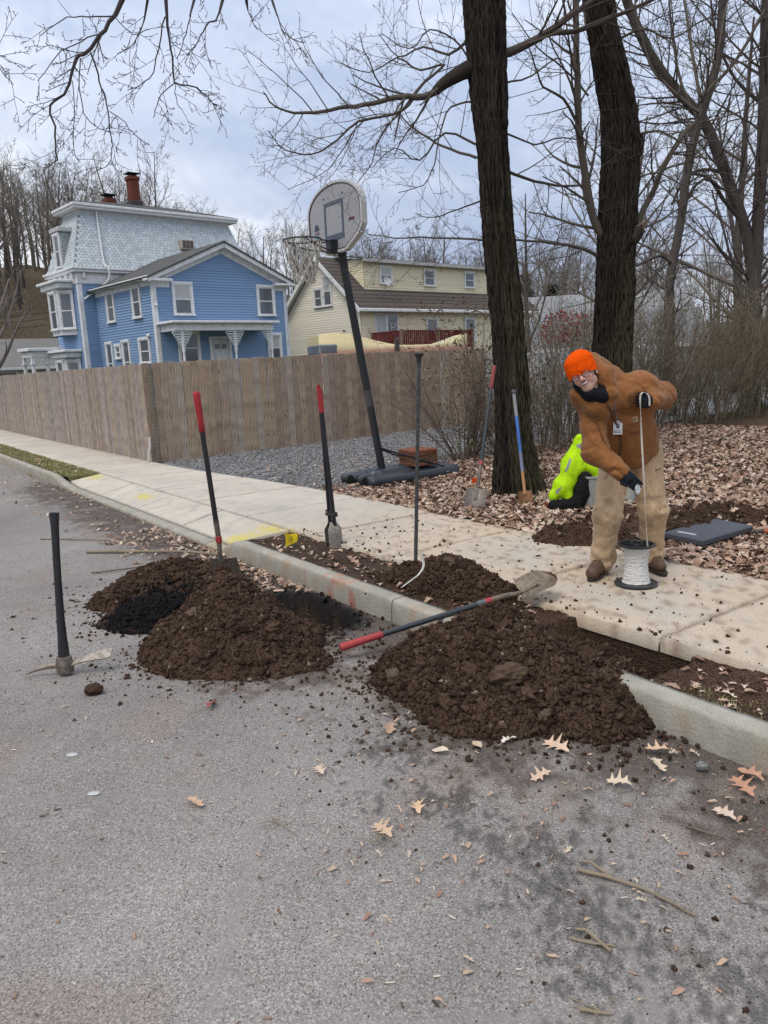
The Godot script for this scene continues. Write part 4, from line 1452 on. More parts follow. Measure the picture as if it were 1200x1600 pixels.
func blue_house() -> void:
	var A := Vector3(0.743, 0, -0.669)
	var h := thing("blue_house", "blue clapboard house with grey mansard roof and white trim behind fence", "house", Vector3(-9.12, 0.05, -33.0))
	h.basis = Basis(A, Vector3.UP, Vector3(0.669, 0, 0.743))
	var blue := Color(0.20, 0.305, 0.47)
	var white := Color(0.78, 0.785, 0.79)
	var W := 6.7
	var Lx := Vector3.RIGHT
	var Fz := Vector3.BACK
	var left_face := Basis(Vector3.UP, -PI / 2)
	var mb := MB.new()
	# wing: front gable and left wall, right wall, plus core so that nothing shows through
	var rise := func(y): return 0.0 if y < 5.6 else (y - 5.6) / 0.427
	lap(mb, Vector3.ZERO, Lx, Fz, 0.3, 6.95, 0.115, func(y): return rise.call(y), func(y): return W - rise.call(y), blue)
	part("gable_siding", mb.mesh(M.siding), h)
	mb = MB.new()
	lap(mb, Vector3.ZERO, Vector3.FORWARD, Vector3.LEFT, 0.3, 5.5, 0.115, func(_y): return 0.0, func(_y): return 5.8, blue)
	lap(mb, Vector3(W, 0, 0), Vector3.FORWARD, Vector3.RIGHT, 0.3, 5.5, 0.115, func(_y): return 0.0, func(_y): return 5.8, blue)
	part("side_siding", mb.mesh(M.siding), h)
	mb = MB.new()
	mb.col = Color(0.35, 0.34, 0.32)
	bx(mb, Vector3(0.02, -0.3, -0.02), Vector3(W - 0.02, 5.5, -5.8))
	mb.tri_to(Vector3(0.02, 5.5, -0.02), Vector3(W - 0.02, 5.5, -0.02), Vector3(W / 2, 6.95, -0.02), Fz)
	part("wall_core", mb.mesh(M.paint), h)
	# corner boards, frieze, rakes
	for x in [0.0, W]:
		mb = MB.new()
		mb.col = white
		bx(mb, Vector3(x - 0.03, 0.2, 0.03), Vector3(x + (0.15 if x == 0.0 else -0.15), 5.5, -0.01), 0.008)
		bx(mb, Vector3(x - 0.035 if x == 0.0 else x + 0.035, 0.2, 0.026), Vector3(x + 0.01 if x == 0.0 else x - 0.01, 5.5, -0.15), 0.008)
		part("corner_board", mb.mesh(M.paint), h)
	mb = MB.new()
	mb.col = white
	bx(mb, Vector3(-0.05, 5.36, -0.16), Vector3(0.0, 5.66, -5.75), 0.01)
	bx(mb, Vector3(-0.38, 5.60, 0.36), Vector3(-0.02, 5.70, -5.6), 0.01)
	part("eave_trim", mb.mesh(M.paint), h)
	var apex := Vector3(W / 2, 7.12, 0)
	for sg in [-1.0, 1.0]:
		mb = MB.new()
		mb.col = white
		var foot := Vector3(W / 2 + sg * (W / 2 + 0.36), 5.54, 0)
		mb.bar(foot + Vector3(0, 0, 0.36), apex + Vector3(0, 0, 0.36), 0.04, 0.20)
		mb.bar(foot + Vector3(-sg * 0.25, -0.05, 0.035), apex + Vector3(0, -0.17, 0.035), 0.04, 0.30)
		mb.bar(foot + Vector3(0, 0.02, 0.2), apex + Vector3(0, 0.02, 0.2), 0.30, 0.03)
		part("rake_board", mb.mesh(M.paint), h)
		mb = MB.new()
		mb.col = white
		var x0: float = -0.40 if sg < 0 else W - 0.75
		bx(mb, Vector3(x0, 5.50, 0.0), Vector3(x0 + 1.15, 5.60, 0.40), 0.01)
		bx(mb, Vector3(x0 + (0.36 if sg < 0 else 0.0), 5.28, 0.0), Vector3(x0 + (1.15 if sg < 0 else 0.78), 5.50, 0.05), 0.01)
		part("cornice_return", mb.mesh(M.paint), h)
		mb = MB.new()
		mb.col = Color(0.17, 0.165, 0.16)
		var up := Vector3(sg * 0.39, 0.92, 0)
		panel(mb, [foot + Vector3(sg * 0.06, 0.10, 0.42), apex + Vector3(0, 0.16, 0.42), apex + Vector3(0, 0.16, -6.2), foot + Vector3(sg * 0.06, 0.10, -6.2)], up, 0.07)
		part("roof_slope", mb.mesh(M.shingle), h)
	# wing windows and door
	window(h, Transform3D(Basis(), Vector3(1.33, 4.20, 0.0)), 0.78, 1.22, white)
	window(h, Transform3D(Basis(), Vector3(5.55, 4.20, 0.0)), 0.78, 1.22, white)
	window(h, Transform3D(Basis(), Vector3(1.42, 2.15, 0.0)), 0.86, 1.25, white, 0.0)
	window(h, Transform3D(Basis(), Vector3(5.85, 2.12, 0.0)), 0.62, 1.15, white)
	window(h, Transform3D(left_face, Vector3(0, 4.18, -1.5)), 0.66, 1.25, white)
	window(h, Transform3D(left_face, Vector3(0, 4.18, -4.15)), 0.66, 1.25, white)
	window(h, Transform3D(left_face, Vector3(0, 2.25, -1.15)), 0.85, 0.95, white)
	window(h, Transform3D(left_face, Vector3(0, 1.45, -3.0)), 0.60, 1.75, white)
	window(h, Transform3D(left_face, Vector3(0, 2.55, -3.85)), 0.45, 0.5, white)
	window(h, Transform3D(left_face, Vector3(0, 1.45, -4.8)), 0.55, 1.75, white)
	mb = MB.new()
	mb.col = Color(0.62, 0.64, 0.66)
	bx(mb, Vector3(2.55, 0.9, 0.0), Vector3(3.35, 3.12, 0.07), 0.01)
	var door := part("door", mb.mesh(M.paint), h)
	mb = MB.new()
	mb.col = white
	bx(mb, Vector3(2.40, 0.9, 0.0), Vector3(2.54, 3.26, 0.10), 0.008)
	bx(mb, Vector3(3.36, 0.9, 0.0), Vector3(3.50, 3.26, 0.10), 0.008)
	bx(mb, Vector3(2.54, 3.13, 0.0), Vector3(3.36, 3.26, 0.10), 0.008)
	part("door_frame", mb.mesh(M.paint), door)
	for x in [2.78, 3.12]:
		mb = MB.new()
		bx(mb, Vector3(x - 0.12, 2.72, 0.06), Vector3(x + 0.12, 2.92, 0.08))
		part("pane", mb.mesh(M.glass), door)
	mb = MB.new()
	mb.col = white * 0.93
	bx(mb, Vector3(2.70, 1.05, 0.06), Vector3(3.20, 1.75, 0.082), 0.006)
	bx(mb, Vector3(2.70, 1.95, 0.06), Vector3(3.20, 2.6, 0.082), 0.006)
	part("door_panel", mb.mesh(M.paint), door)
	# front porch
	mb = MB.new()
	mb.col = white
	bx(mb, Vector3(0.0, 3.74, 0.0), Vector3(5.25, 3.84, 1.45), 0.015)
	bx(mb, Vector3(0.18, 3.44, 1.05), Vector3(5.02, 3.74, 1.25), 0.01)
	bx(mb, Vector3(0.18, 3.44, 0.0), Vector3(0.36, 3.74, 1.05), 0.01)
	bx(mb, Vector3(4.84, 3.44, 0.0), Vector3(5.02, 3.74, 1.05), 0.01)
	part("porch_roof", mb.mesh(M.paint), h)
	for x in [0.55, 3.05, 4.93]:
		mb = MB.new()
		mb.col = white
		mb.lathe([Vector2(0.07, 0.6), Vector2(0.07, 1.2), Vector2(0.045, 1.28), Vector2(0.06, 1.9), Vector2(0.045, 2.5), Vector2(0.07, 2.6), Vector2(0.07, 3.44)], 10, Transform3D(Basis(), Vector3(x, 0, 1.15)))
		var post := part("porch_post", mb.mesh(M.paint), h)
		# scrollwork brackets
		mb = MB.new()
		mb.col = white
		for sg in [-1.0, 1.0]:
			if x > 4.5 and sg > 0:
				continue
			for k in 6:
				var yy := 3.40 - k * 0.10
				var ww := 0.40 - k * 0.065
				bx(mb, Vector3(x + sg * 0.06, yy - 0.03, 1.13), Vector3(x + sg * ww, yy + 0.03, 1.17), 0.008)
				mb.tube(pv([Vector3(x + sg * ww, yy, 1.15), Vector3(x + sg * (ww + 0.05), yy - 0.05, 1.15), Vector3(x + sg * (ww - 0.03), yy - 0.10, 1.15)]), pf([0.025, 0.03, 0.02]), 5)
		part("scroll_bracket", mb.mesh(M.paint), post)
	# main block with mansard
	var m0 := Vector3(-0.75, 0, -5.8)
	var m1 := Vector3(8.6, 0, -9.0)
	mb = MB.new()
	lap(mb, m0, Lx, Fz, 0.3, 6.2, 0.115, func(_y): return 0.0, func(_y): return 9.35, blue)
	lap(mb, m0, Vector3.FORWARD, Vector3.LEFT, 0.3, 6.2, 0.115, func(_y): return 0.0, func(_y): return 3.2, blue)
	part("main_siding", mb.mesh(M.siding), h)
	mb = MB.new()
	mb.col = Color(0.35, 0.34, 0.32)
	bx(mb, Vector3(m0.x + 0.02, -0.3, m0.z - 0.02), Vector3(m1.x, 6.3, m1.z))
	part("wall_core", mb.mesh(M.paint), h)
	mb = MB.new()
	mb.col = white
	bx(mb, Vector3(m0.x - 0.03, 0.2, m0.z + 0.03), Vector3(m0.x + 0.17, 6.2, m0.z - 0.01), 0.008)
	bx(mb, Vector3(m0.x - 0.035, 0.2, m0.z + 0.025), Vector3(m0.x - 0.0, 6.2, m0.z - 0.16), 0.008)
	part("corner_board", mb.mesh(M.paint), h)
	mb = MB.new()
	mb.col = white
	bx(mb, Vector3(m0.x - 0.06, 6.0, m0.z + 0.06), Vector3(m1.x + 0.06, 6.5, m1.z - 0.06), 0.02)
	bx(mb, Vector3(m0.x - 0.24, 6.5, m0.z + 0.24), Vector3(m1.x + 0.24, 6.62, m1.z - 0.24), 0.02)
	bx(mb, Vector3(m0.x - 0.30, 6.62, m0.z + 0.30), Vector3(m1.x + 0.30, 6.74, m1.z - 0.30), 0.02)
	for i in 5:
		bx(mb, Vector3(m0.x + 0.2 + i * 2.2, 6.22, m0.z + 0.06), Vector3(m0.x + 0.32 + i * 2.2, 6.5, m0.z + 0.20), 0.02)
		bx(mb, Vector3(m0.x - 0.20, 6.22, m0.z - 0.15 - i * 0.7), Vector3(m0.x - 0.06, 6.5, m0.z - 0.27 - i * 0.7), 0.02)
	part("lower_cornice", mb.mesh(M.paint), h)
	# mansard slopes with rows of scale shingles
	var grey := Color(0.50, 0.55, 0.57)
	var inset := 0.85
	var yb := 6.74
	var yt := 9.38
	var b0 := Vector3(m0.x - 0.15, yb, m0.z + 0.15)
	var b1 := Vector3(m1.x + 0.15, yb, m1.z - 0.15)
	mb = MB.new()
	mb.col = grey * 0.85
	var cb := [b0, Vector3(b1.x, yb, b0.z), b1, Vector3(b0.x, yb, b1.z)]
	var ct := []
	for q in cb:
		ct.append(Vector3(q.x + (inset if q.x < 3.0 else -inset), yt, q.z + (-inset if q.z > -7.4 else inset)))
	for i in 4:
		var a: Vector3 = cb[i]
		var b: Vector3 = cb[(i + 1) % 4]
		mb.quad_to(a, b, ct[(i + 1) % 4], ct[i], ((a + b) * 0.5 - Vector3(4, yb, -7.4)).normalized())
	var mans := part("mansard_roof", mb.mesh(M.shingle), h)
	mb = MB.new()
	for face in 2:
		var a: Vector3 = cb[0] if face == 0 else cb[3]
		var b: Vector3 = cb[1] if face == 0 else cb[0]
		var at0: Vector3 = ct[0] if face == 0 else ct[3]
		var bt0: Vector3 = ct[1] if face == 0 else ct[0]
		var out: Vector3 = Vector3(0, 0.2, 1).normalized() if face == 0 else Vector3(-1, 0.2, 0).normalized()
		var rows := 20
		for r in rows:
			var f0 := float(r) / rows
			var f1 := float(r + 1) / rows + 0.012
			var l0 := a.lerp(at0, f0)
			var r0 := b.lerp(bt0, f0)
			var l1 := a.lerp(at0, f1)
			var r1 := b.lerp(bt0, f1)
			var m := int(l0.distance_to(r0) / 0.19)
			for k in m:
				var x0 := (k + (0.5 if r % 2 else 0.0)) / m
				var x1 := minf(x0 + 0.98 / m, 1.0)
				var xm := (x0 + x1) * 0.5
				mb.col = grey * rng.randf_range(0.85, 1.13)
				var p0 := l0.lerp(r0, x0)
				var p1 := l0.lerp(r0, x1)
				var pm := l0.lerp(r0, xm) + out * 0.022
				var q0 := l1.lerp(r1, x0) + out * 0.006
				var q1 := l1.lerp(r1, x1) + out * 0.006
				var s0 := p0.lerp(q0, 0.4) + out * 0.014
				var s1 := p1.lerp(q1, 0.4) + out * 0.014
				mb.quad_to(s0, s1, q1, q0, out)
				mb.tri_to(s0, pm, s1, out)
	var sc := part("scale_shingles", mb.mesh(M.scale), mans)
	sc.set_meta("kind", "stuff")
	mb = MB.new()
	mb.col = white
	var t0: Vector3 = ct[0]
	var t2: Vector3 = ct[2]
	bx(mb, Vector3(t0.x - 0.04, 9.18, t0.z + 0.04), Vector3(t2.x + 0.04, 9.42, t2.z - 0.04), 0.02)
	bx(mb, Vector3(t0.x - 0.38, 9.42, t0.z + 0.38), Vector3(t2.x + 0.38, 9.52, t2.z - 0.38), 0.02)
	bx(mb, Vector3(t0.x - 0.44, 9.52, t0.z + 0.44), Vector3(t2.x + 0.44, 9.66, t2.z - 0.44), 0.03)
	part("upper_cornice", mb.mesh(M.paint), h)
	mb = MB.new()
	mb.col = Color(0.16, 0.155, 0.15)
	var ra := Vector3(t0.x - 0.42, 9.665, t0.z + 0.42)
	var rb := Vector3(t2.x + 0.42, 9.665, t2.z - 0.42)
	var k0 := Vector3(2.6, 10.1, (ra.z + rb.z) / 2)
	var k1 := Vector3(5.6, 10.1, (ra.z + rb.z) / 2)
	mb.quad_to(ra, Vector3(rb.x, ra.y, ra.z), k1, k0, Vector3(0, 1, 0.2))
	mb.quad_to(Vector3(ra.x, ra.y, rb.z), rb, k1, k0, Vector3(0, 1, -0.2))
	mb.tri_to(ra, Vector3(ra.x, ra.y, rb.z), k0, Vector3(-0.2, 1, 0))
	mb.tri_to(rb, Vector3(rb.x, rb.y, ra.z), k1, Vector3(0.2, 1, 0))
	part("top_roof", mb.mesh(M.shingle), h)
	# chimneys
	mb = MB.new()
	mb.col = Color(0.12, 0.12, 0.12)
	bx(mb, Vector3(2.95, 9.7, -7.2), Vector3(3.55, 10.25, -7.8), 0.02)
	mb.col = Color(0.26, 0.09, 0.06)
	bx(mb, Vector3(3.02, 10.25, -7.27), Vector3(3.48, 11.25, -7.73), 0.01)
	bx(mb, Vector3(2.97, 11.25, -7.22), Vector3(3.53, 11.42, -7.78), 0.01)
	mb.col = Color(0.05, 0.05, 0.05)
	bx(mb, Vector3(3.1, 11.42, -7.35), Vector3(3.4, 11.55, -7.65))
	bx(mb, Vector3(2.95, 11.55, -7.2), Vector3(3.55, 11.58, -7.8))
	part("chimney", mb.mesh(M.brick), h)
	mb = MB.new()
	mb.col = Color(0.24, 0.085, 0.06)
	bx(mb, Vector3(1.75, 9.7, -7.4), Vector3(2.25, 10.3, -7.9), 0.02)
	mb.col = Color(0.05, 0.05, 0.05)
	bx(mb, Vector3(1.85, 10.3, -7.5), Vector3(2.15, 10.45, -7.8))
	bx(mb, Vector3(1.7, 10.45, -7.35), Vector3(2.3, 10.48, -7.95))
	part("chimney", mb.mesh(M.brick), h)
	mb = MB.new()
	mb.col = Color(0.5, 0.5, 0.5)
	mb.rod(Vector3(5.6, 9.8, -7.6), Vector3(5.6, 10.45, -7.6), 0.05, 0.05, 8)
	part("vent_pipe", mb.mesh(M.plastic), h)
	# air conditioner in the slope
	mb = MB.new()
	mb.col = Color(0.42, 0.37, 0.31)
	bx(mb, Vector3(4.70, 7.85, -6.4), Vector3(5.38, 8.32, -5.75), 0.02)
	var ac := part("air_conditioner", mb.mesh(M.paint), h)
	for k in 3:
		mb = MB.new()
		mb.col = Color(0.12, 0.1, 0.09)
		bx(mb, Vector3(4.76 + k * 0.20, 7.91, -5.755), Vector3(4.92 + k * 0.20, 8.26, -5.74))
		part("grille", mb.mesh(M.paint), ac)
	# dormer on the street side
	mb = MB.new()
	mb.col = grey
	bx(mb, Vector3(-0.85, 6.75, -6.95), Vector3(0.4, 8.5, -7.85), 0.02)
	mb.col = white
	bx(mb, Vector3(-0.98, 8.45, -6.8), Vector3(0.4, 8.66, -8.0), 0.03)
	part("dormer", mb.mesh(M.shingle), h)
	window(h, Transform3D(left_face, Vector3(-0.85, 6.90, -7.40)), 0.55, 1.4, white, 0.2)
	# two-storey bay on the street side
	var q0 := [Vector3(-0.75, 0, -6.45), Vector3(-1.35, 0, -6.95), Vector3(-1.35, 0, -8.0), Vector3(-0.75, 0, -8.5)]
	for lv in 2:
		var y0 := 0.6 if lv == 0 else 3.75
		mb = MB.new()
		for i in 3:
			var a: Vector3 = q0[i]
			var b: Vector3 = q0[i + 1]
			var out := Vector3(-1, 0, 0) if i == 1 else (b - a).cross(Vector3.UP).normalized()
			if out.x > 0:
				out = -out
			mb.col = white
			mb.quad_to(a + Vector3(0, y0, 0), b + Vector3(0, y0, 0), b + Vector3(0, y0 + 2.35, 0), a + Vector3(0, y0 + 2.35, 0), out)
		bx(mb, Vector3(-1.62, y0 + 2.35, -6.2), Vector3(-0.7, y0 + 2.47, -8.75), 0.02)
		bx(mb, Vector3(-1.48, y0 + 2.1, -6.35), Vector3(-0.7, y0 + 2.35, -8.6), 0.03)
		part("bay", mb.mesh(M.paint), h)
		var dirf: Vector3 = (q0[0] - q0[1]).normalized()
		var nf2 := Vector3(-dirf.z, 0, dirf.x)
		if nf2.z < 0:
			nf2 = -nf2
		window(h, Transform3D(Basis(Vector3.UP.cross(nf2), Vector3.UP, nf2), (q0[0] + q0[1]) * 0.5 + Vector3(0, y0 + 0.3, 0)), 0.55, 1.6, white, 0.3)
		window(h, Transform3D(left_face, Vector3(-1.35, y0 + 0.3, -7.47)), 0.7, 1.6, white, 0.3)
	# street porch beyond the bay
	mb = MB.new()
	mb.col = white
	bx(mb, Vector3(-2.5, 3.1, -8.3), Vector3(-0.75, 3.25, -9.9), 0.02)
	bx(mb, Vector3(-2.35, 2.8, -8.45), Vector3(-0.75, 3.1, -8.6), 0.02)
	bx(mb, Vector3(-2.35, 2.8, -8.6), Vector3(-2.2, 3.1, -9.8), 0.02)
	part("street_porch_roof", mb.mesh(M.paint), h)
	for q in [Vector3(-2.27, 0, -8.55), Vector3(-1.6, 0, -8.55), Vector3(-2.27, 0, -9.75)]:
		mb = MB.new()
		mb.col = white
		bx(mb, q + Vector3(-0.07, 0.4, -0.07), q + Vector3(0.07, 2.8, 0.07), 0.01)
		bx(mb, q + Vector3(-0.11, 2.45, -0.11), q + Vector3(0.11, 2.55, 0.11), 0.01)
		part("porch_post", mb.mesh(M.paint), h)
	# downspout
	mb = MB.new()
	mb.col = white
	var dp := arc_smooth([Vector3(0.75, 9.4, -6.40), Vector3(0.62, 8.2, -6.02), Vector3(0.52, 6.95, -5.62), Vector3(0.60, 6.7, -5.42), Vector3(0.60, 6.2, -5.48), Vector3(0.1, 5.75, -5.72), Vector3(-0.55, 5.3, -5.74)], 3)
	mb.tube(dp, ramp_f(0.045, 0.045, dp.size()), 8)
	part("downspout", mb.mesh(M.paint), h)
	for q in [Vector3(0.06, 4.55, 0.08), Vector3(-0.08, 3.35, -0.62)]:
		mb = MB.new()
		mb.col = Color(0.75, 0.75, 0.75)
		blob(mb, 1, Transform3D(Basis.from_scale(Vector3.ONE * 0.085), q), 0.05, 2.0)
		part("flood_lamp", mb.mesh(M.plastic), h)

func cream_house() -> void:
	var A := Vector3(0.743, 0, -0.669)
	var h := thing("cream_house", "cream sided house with brown roof, wide dormer and red deck", "house", Vector3(-0.75, 0.0, -42.0))
	h.basis = Basis(A, Vector3.UP, Vector3(0.669, 0, 0.743))
	var cream := Color(0.74, 0.65, 0.46)
	var pale := Color(0.76, 0.70, 0.57)
	var white := Color(0.78, 0.77, 0.74)
	var D := 6.6
	var L := 15.0
	var ey := 4.75
	var ay := 7.65
	var mb := MB.new()
	var rise := func(y): return 0.0 if y < ey else (y - ey) / (ay - ey) * D / 2.0
	lap(mb, Vector3.ZERO, Vector3.FORWARD, Vector3.LEFT, -0.6, ay - 0.1, 0.13, func(y): return rise.call(y), func(y): return D - rise.call(y), pale)
	part("gable_siding", mb.mesh(M.siding), h)
	mb = MB.new()
	lap(mb, Vector3.ZERO, Vector3.RIGHT, Vector3.BACK, -0.6, ey, 0.13, func(_y): return 0.0, func(_y): return L, cream)
	part("front_siding", mb.mesh(M.siding), h)
	mb = MB.new()
	mb.col = Color(0.3, 0.28, 0.25)
	bx(mb, Vector3(0.02, -0.8, -0.02), Vector3(L, ey, -D))
	mb.tri_to(Vector3(0.02, ey, -0.02), Vector3(0.02, ey, -D), Vector3(0.02, ay - 0.1, -D / 2), Vector3.LEFT)
	part("wall_core", mb.mesh(M.paint), h)
	var brown := Color(0.165, 0.14, 0.12)
	for sg in [1.0, -1.0]:
		mb = MB.new()
		mb.col = brown
		var ef := Vector3(-0.35, ey - 0.12, -D / 2 + sg * (D / 2 + 0.4))
		var rf := Vector3(-0.35, ay + 0.12, -D / 2)
		var dx := Vector3(L + 0.7, 0, 0)
		var rows := 14
		for r in rows:
			mb.col = brown * rng.randf_range(0.9, 1.1)
			var a := ef.lerp(rf, float(r) / rows)
			var b := ef.lerp(rf, (r + 1.0) / rows)
			var out := Vector3(0, 0.75, sg * 0.66)
			mb.quad_to(a + out * 0.02, a + dx + out * 0.02, b + dx, b, out)
			mb.quad_to(a + out * 0.02, a + dx + out * 0.02, a + dx, a, -out + Vector3(0, 0, sg))
		part("roof_slope", mb.mesh(M.shingle), h)
		mb = MB.new()
		mb.col = white
		mb.quad_to(ef - Vector3(0, 0.06, 0), ef + dx - Vector3(0, 0.06, 0), rf + dx - Vector3(0, 0.06, 0), rf - Vector3(0, 0.06, 0), Vector3.DOWN)
		part("soffit", mb.mesh(M.paint), h)
		mb = MB.new()
		mb.col = white
		mb.bar(ef + Vector3(-0.02, -0.08, 0), rf + Vector3(-0.02, -0.08, 0), 0.04, 0.2)
		part("rake_board", mb.mesh(M.paint), h)
	mb = MB.new()
	mb.col = white
	bx(mb, Vector3(-0.36, ey - 0.22, 0.36), Vector3(L + 0.35, ey - 0.05, 0.50), 0.03)
	part("gutter", mb.mesh(M.paint), h)
	# long shed dormer
	var dz := -1.05
	mb = MB.new()
	lap(mb, Vector3(1.3, 0, dz), Vector3.RIGHT, Vector3.BACK, 5.72, 7.35, 0.13, func(_y): return 0.0, func(_y): return 10.3, cream)
	lap(mb, Vector3(1.3, 0, dz), Vector3.FORWARD, Vector3.LEFT, 5.72, 7.5, 0.13, func(y): return maxf(0.0, (y - 5.72) * 0.0), func(y): return 2.0, cream)
	mb.col = Color(0.3, 0.28, 0.25)
	bx(mb, Vector3(1.32, 5.6, dz - 0.02), Vector3(11.6, 7.38, dz - 2.2))
	part("dormer_siding", mb.mesh(M.siding), h)
	mb = MB.new()
	mb.col = Color(0.13, 0.115, 0.105)
	panel(mb, [Vector3(1.0, 7.46, dz + 0.35), Vector3(11.95, 7.46, dz + 0.35), Vector3(11.95, 7.92, -D / 2), Vector3(1.0, 7.92, -D / 2)], Vector3(0, 1, 0.2), 0.06)
	mb.col = white
	bx(mb, Vector3(1.0, 7.26, dz + 0.30), Vector3(11.95, 7.44, dz + 0.36), 0.01)
	part("dormer_roof", mb.mesh(M.shingle), h)
	for x in [2.9, 6.4, 9.95]:
		window(h, Transform3D(Basis(), Vector3(x, 6.2, dz)), 0.78, 0.85, white, 0.9)
	window(h, Transform3D(Basis(), Vector3(5.4, 2.95, 0)), 0.80, 1.25, white, 0.5)
	window(h, Transform3D(Basis(), Vector3(8.7, 2.95, 0)), 0.80, 1.25, white, 0.5)
	window(h, Transform3D(Basis(), Vector3(12.1, 2.7, 0)), 0.80, 1.5, white, 0.5)
	var lf := Basis(Vector3.UP, -PI / 2)
	window(h, Transform3D(lf, Vector3(0, 5.1, -2.65)), 0.62, 1.5, white, 0.9)
	window(h, Transform3D(lf, Vector3(0, 5.1, -3.5)), 0.62, 0.9, white, 0.1)
	# sliding door with a star wreath
	mb = MB.new()
	mb.col = white
	bx(mb, Vector3(0.95, 2.45, 0.0), Vector3(1.05, 4.42, 0.07), 0.005)
	bx(mb, Vector3(1.75, 2.45, 0.0), Vector3(1.90, 4.42, 0.07), 0.005)
	bx(mb, Vector3(2.60, 2.45, 0.0), Vector3(2.70, 4.42, 0.07), 0.005)
	bx(mb, Vector3(0.95, 4.42, 0.0), Vector3(2.70, 4.52, 0.07), 0.005)
	var dr := part("sliding_door", mb.mesh(M.paint), h)
	mb = MB.new()
	bx(mb, Vector3(1.05, 2.45, 0.0), Vector3(1.75, 4.42, 0.045))
	part("pane", mb.mesh(M.blind), dr)
	mb = MB.new()
	bx(mb, Vector3(1.90, 2.45, 0.0), Vector3(2.60, 4.42, 0.045))
	part("pane", mb.mesh(M.glass), dr)
	mb = MB.new()
	mb.col = Color(0.7, 0.7, 0.68)
	for k in 5:
		var a0 := PI / 2 + TAU * k / 5
		var a1 := PI / 2 + TAU * (k + 0.5) / 5
		var a2 := PI / 2 + TAU * (k + 1.0) / 5
		var c := Vector3(2.25, 3.85, 0.07)
		mb.rod(c + Vector3(cos(a0), sin(a0), 0) * 0.24, c + Vector3(cos(a1), sin(a1), 0) * 0.11, 0.025, 0.025, 6)
		mb.rod(c + Vector3(cos(a1), sin(a1), 0) * 0.11, c + Vector3(cos(a2), sin(a2), 0) * 0.24, 0.025, 0.025, 6)
	part("star_wreath", mb.mesh(M.paint), dr)
	# red deck
	var red := Color(0.22, 0.05, 0.042)
	var deck := thing("deck", "dark red wooden balcony deck on the cream house", "deck", h.position)
	deck.basis = h.basis
	mb = MB.new()
	mb.col = red * 0.6
	bx(mb, Vector3(0.55, 2.15, 0.02), Vector3(6.2, 2.42, 2.5), 0.02)
	part("platform", mb.mesh(M.wood), deck)
	for q in [Vector3(0.6, 0, 2.45), Vector3(3.3, 0, 2.45), Vector3(6.1, 0, 2.45)]:
		mb = MB.new()
		mb.col = Color(0.30, 0.2, 0.14)
		bx(mb, q + Vector3(-0.07, -0.5, -0.07), q + Vector3(0.07, 3.5, 0.07), 0.01)
		part("post", mb.mesh(M.wood), deck)
	for q in [[Vector3(0.6, 0, 0.1), Vector3(0.6, 0, 2.4)], [Vector3(0.7, 0, 2.45), Vector3(6.05, 0, 2.45)], [Vector3(6.1, 0, 0.1), Vector3(6.1, 0, 2.4)]]:
		for y in [2.52, 3.42]:
			mb = MB.new()
			mb.col = red
			mb.bar(q[0] + Vector3(0, y, 0), q[1] + Vector3(0, y, 0), 0.09, 0.05, Vector3.UP, 0.008)
			part("rail", mb.mesh(M.wood), deck)
		var m := int(q[0].distance_to(q[1]) / 0.15)
		for k in m:
			mb = MB.new()
			mb.col = red * (1.6 if rng.randf() < 0.15 else rng.randf_range(0.9, 1.2))
			var c: Vector3 = q[0].lerp(q[1], (k + 0.5) / m)
			bx(mb, c + Vector3(-0.035, 2.5, -0.035), c + Vector3(0.035, 3.42, 0.035))
			part("baluster", mb.mesh(M.wood), deck)
	# satellite dish
	var ds := thing("satellite_dish", "small pale satellite dish on the brown roof", "satellite dish", h.position)
	ds.basis = h.basis
	mb = MB.new()
	mb.col = Color(0.5, 0.5, 0.5)
	mb.lathe([Vector2(0.001, 0.0), Vector2(0.15, 0.02), Vector2(0.27, 0.07), Vector2(0.27, 0.085), Vector2(0.14, 0.035), Vector2(0.001, 0.015)], 18, Transform3D(Basis(Vector3.RIGHT, 1.2), Vector3(2.1, 6.15, -0.1)))
	part("reflector", mb.mesh(M.plastic), ds)
	mb = MB.new()
	mb.col = Color(0.15, 0.15, 0.15)
	mb.tube(pv([Vector3(2.1, 6.12, -0.14), Vector3(2.0, 5.7, -0.2), Vector3(1.75, 5.35, -0.5)]), pf([0.025, 0.025, 0.025]), 6)
	mb.rod(Vector3(2.1, 6.0, -0.1), Vector3(2.5, 6.2, 0.3), 0.015, 0.015, 5)
	part("mast", mb.mesh(M.plastic), ds)
	# boat on its trailer between fence and house
	var bt := thing("boat", "cream boat hull with pink stripe and dark window behind fence", "boat", Vector3(-1.55, 0.27, -23.0))
	bt.basis = Basis(A.lerp(Vector3.RIGHT, 0.55).normalized(), Vector3.UP, A.lerp(Vector3.RIGHT, 0.55).normalized().cross(Vector3.UP))
	mb = MB.new()
	var prof := []
	var secs := 15
	for i in secs:
		var f := float(i) / (secs - 1)
		var x := -0.3 + f * 4.9
		var top := 2.42 - 0.42 * smoothstep(0.08, 0.55, f) + 0.30 * smoothstep(0.75, 1.0, f)
		if f < 0.05:
			top = 2.35
		var wd := 0.75 * (1.0 - pow(f, 4.0) * 0.9)
		for e in [[-0.9, 1.0, 0], [-1.0, 1.45, 0], [-1.0, 1.88, 1], [-1.0, 1.98, 2], [-0.86, top, 2], [0.86, top, 2], [1.0, 1.98, 2], [1.0, 1.88, 1], [1.0, 1.45, 0], [0.9, 1.0, 0]]:
			prof.append(Vector3(x, e[1], e[0] * -wd))
	var cc := PackedColorArray()
	for i in prof.size():
		cc.append([Color(0.62, 0.30, 0.22), Color(0.62, 0.34, 0.24), Color(0.66, 0.55, 0.30)][[0, 0, 1, 2, 2, 2, 2, 1, 0, 0][i % 10]])
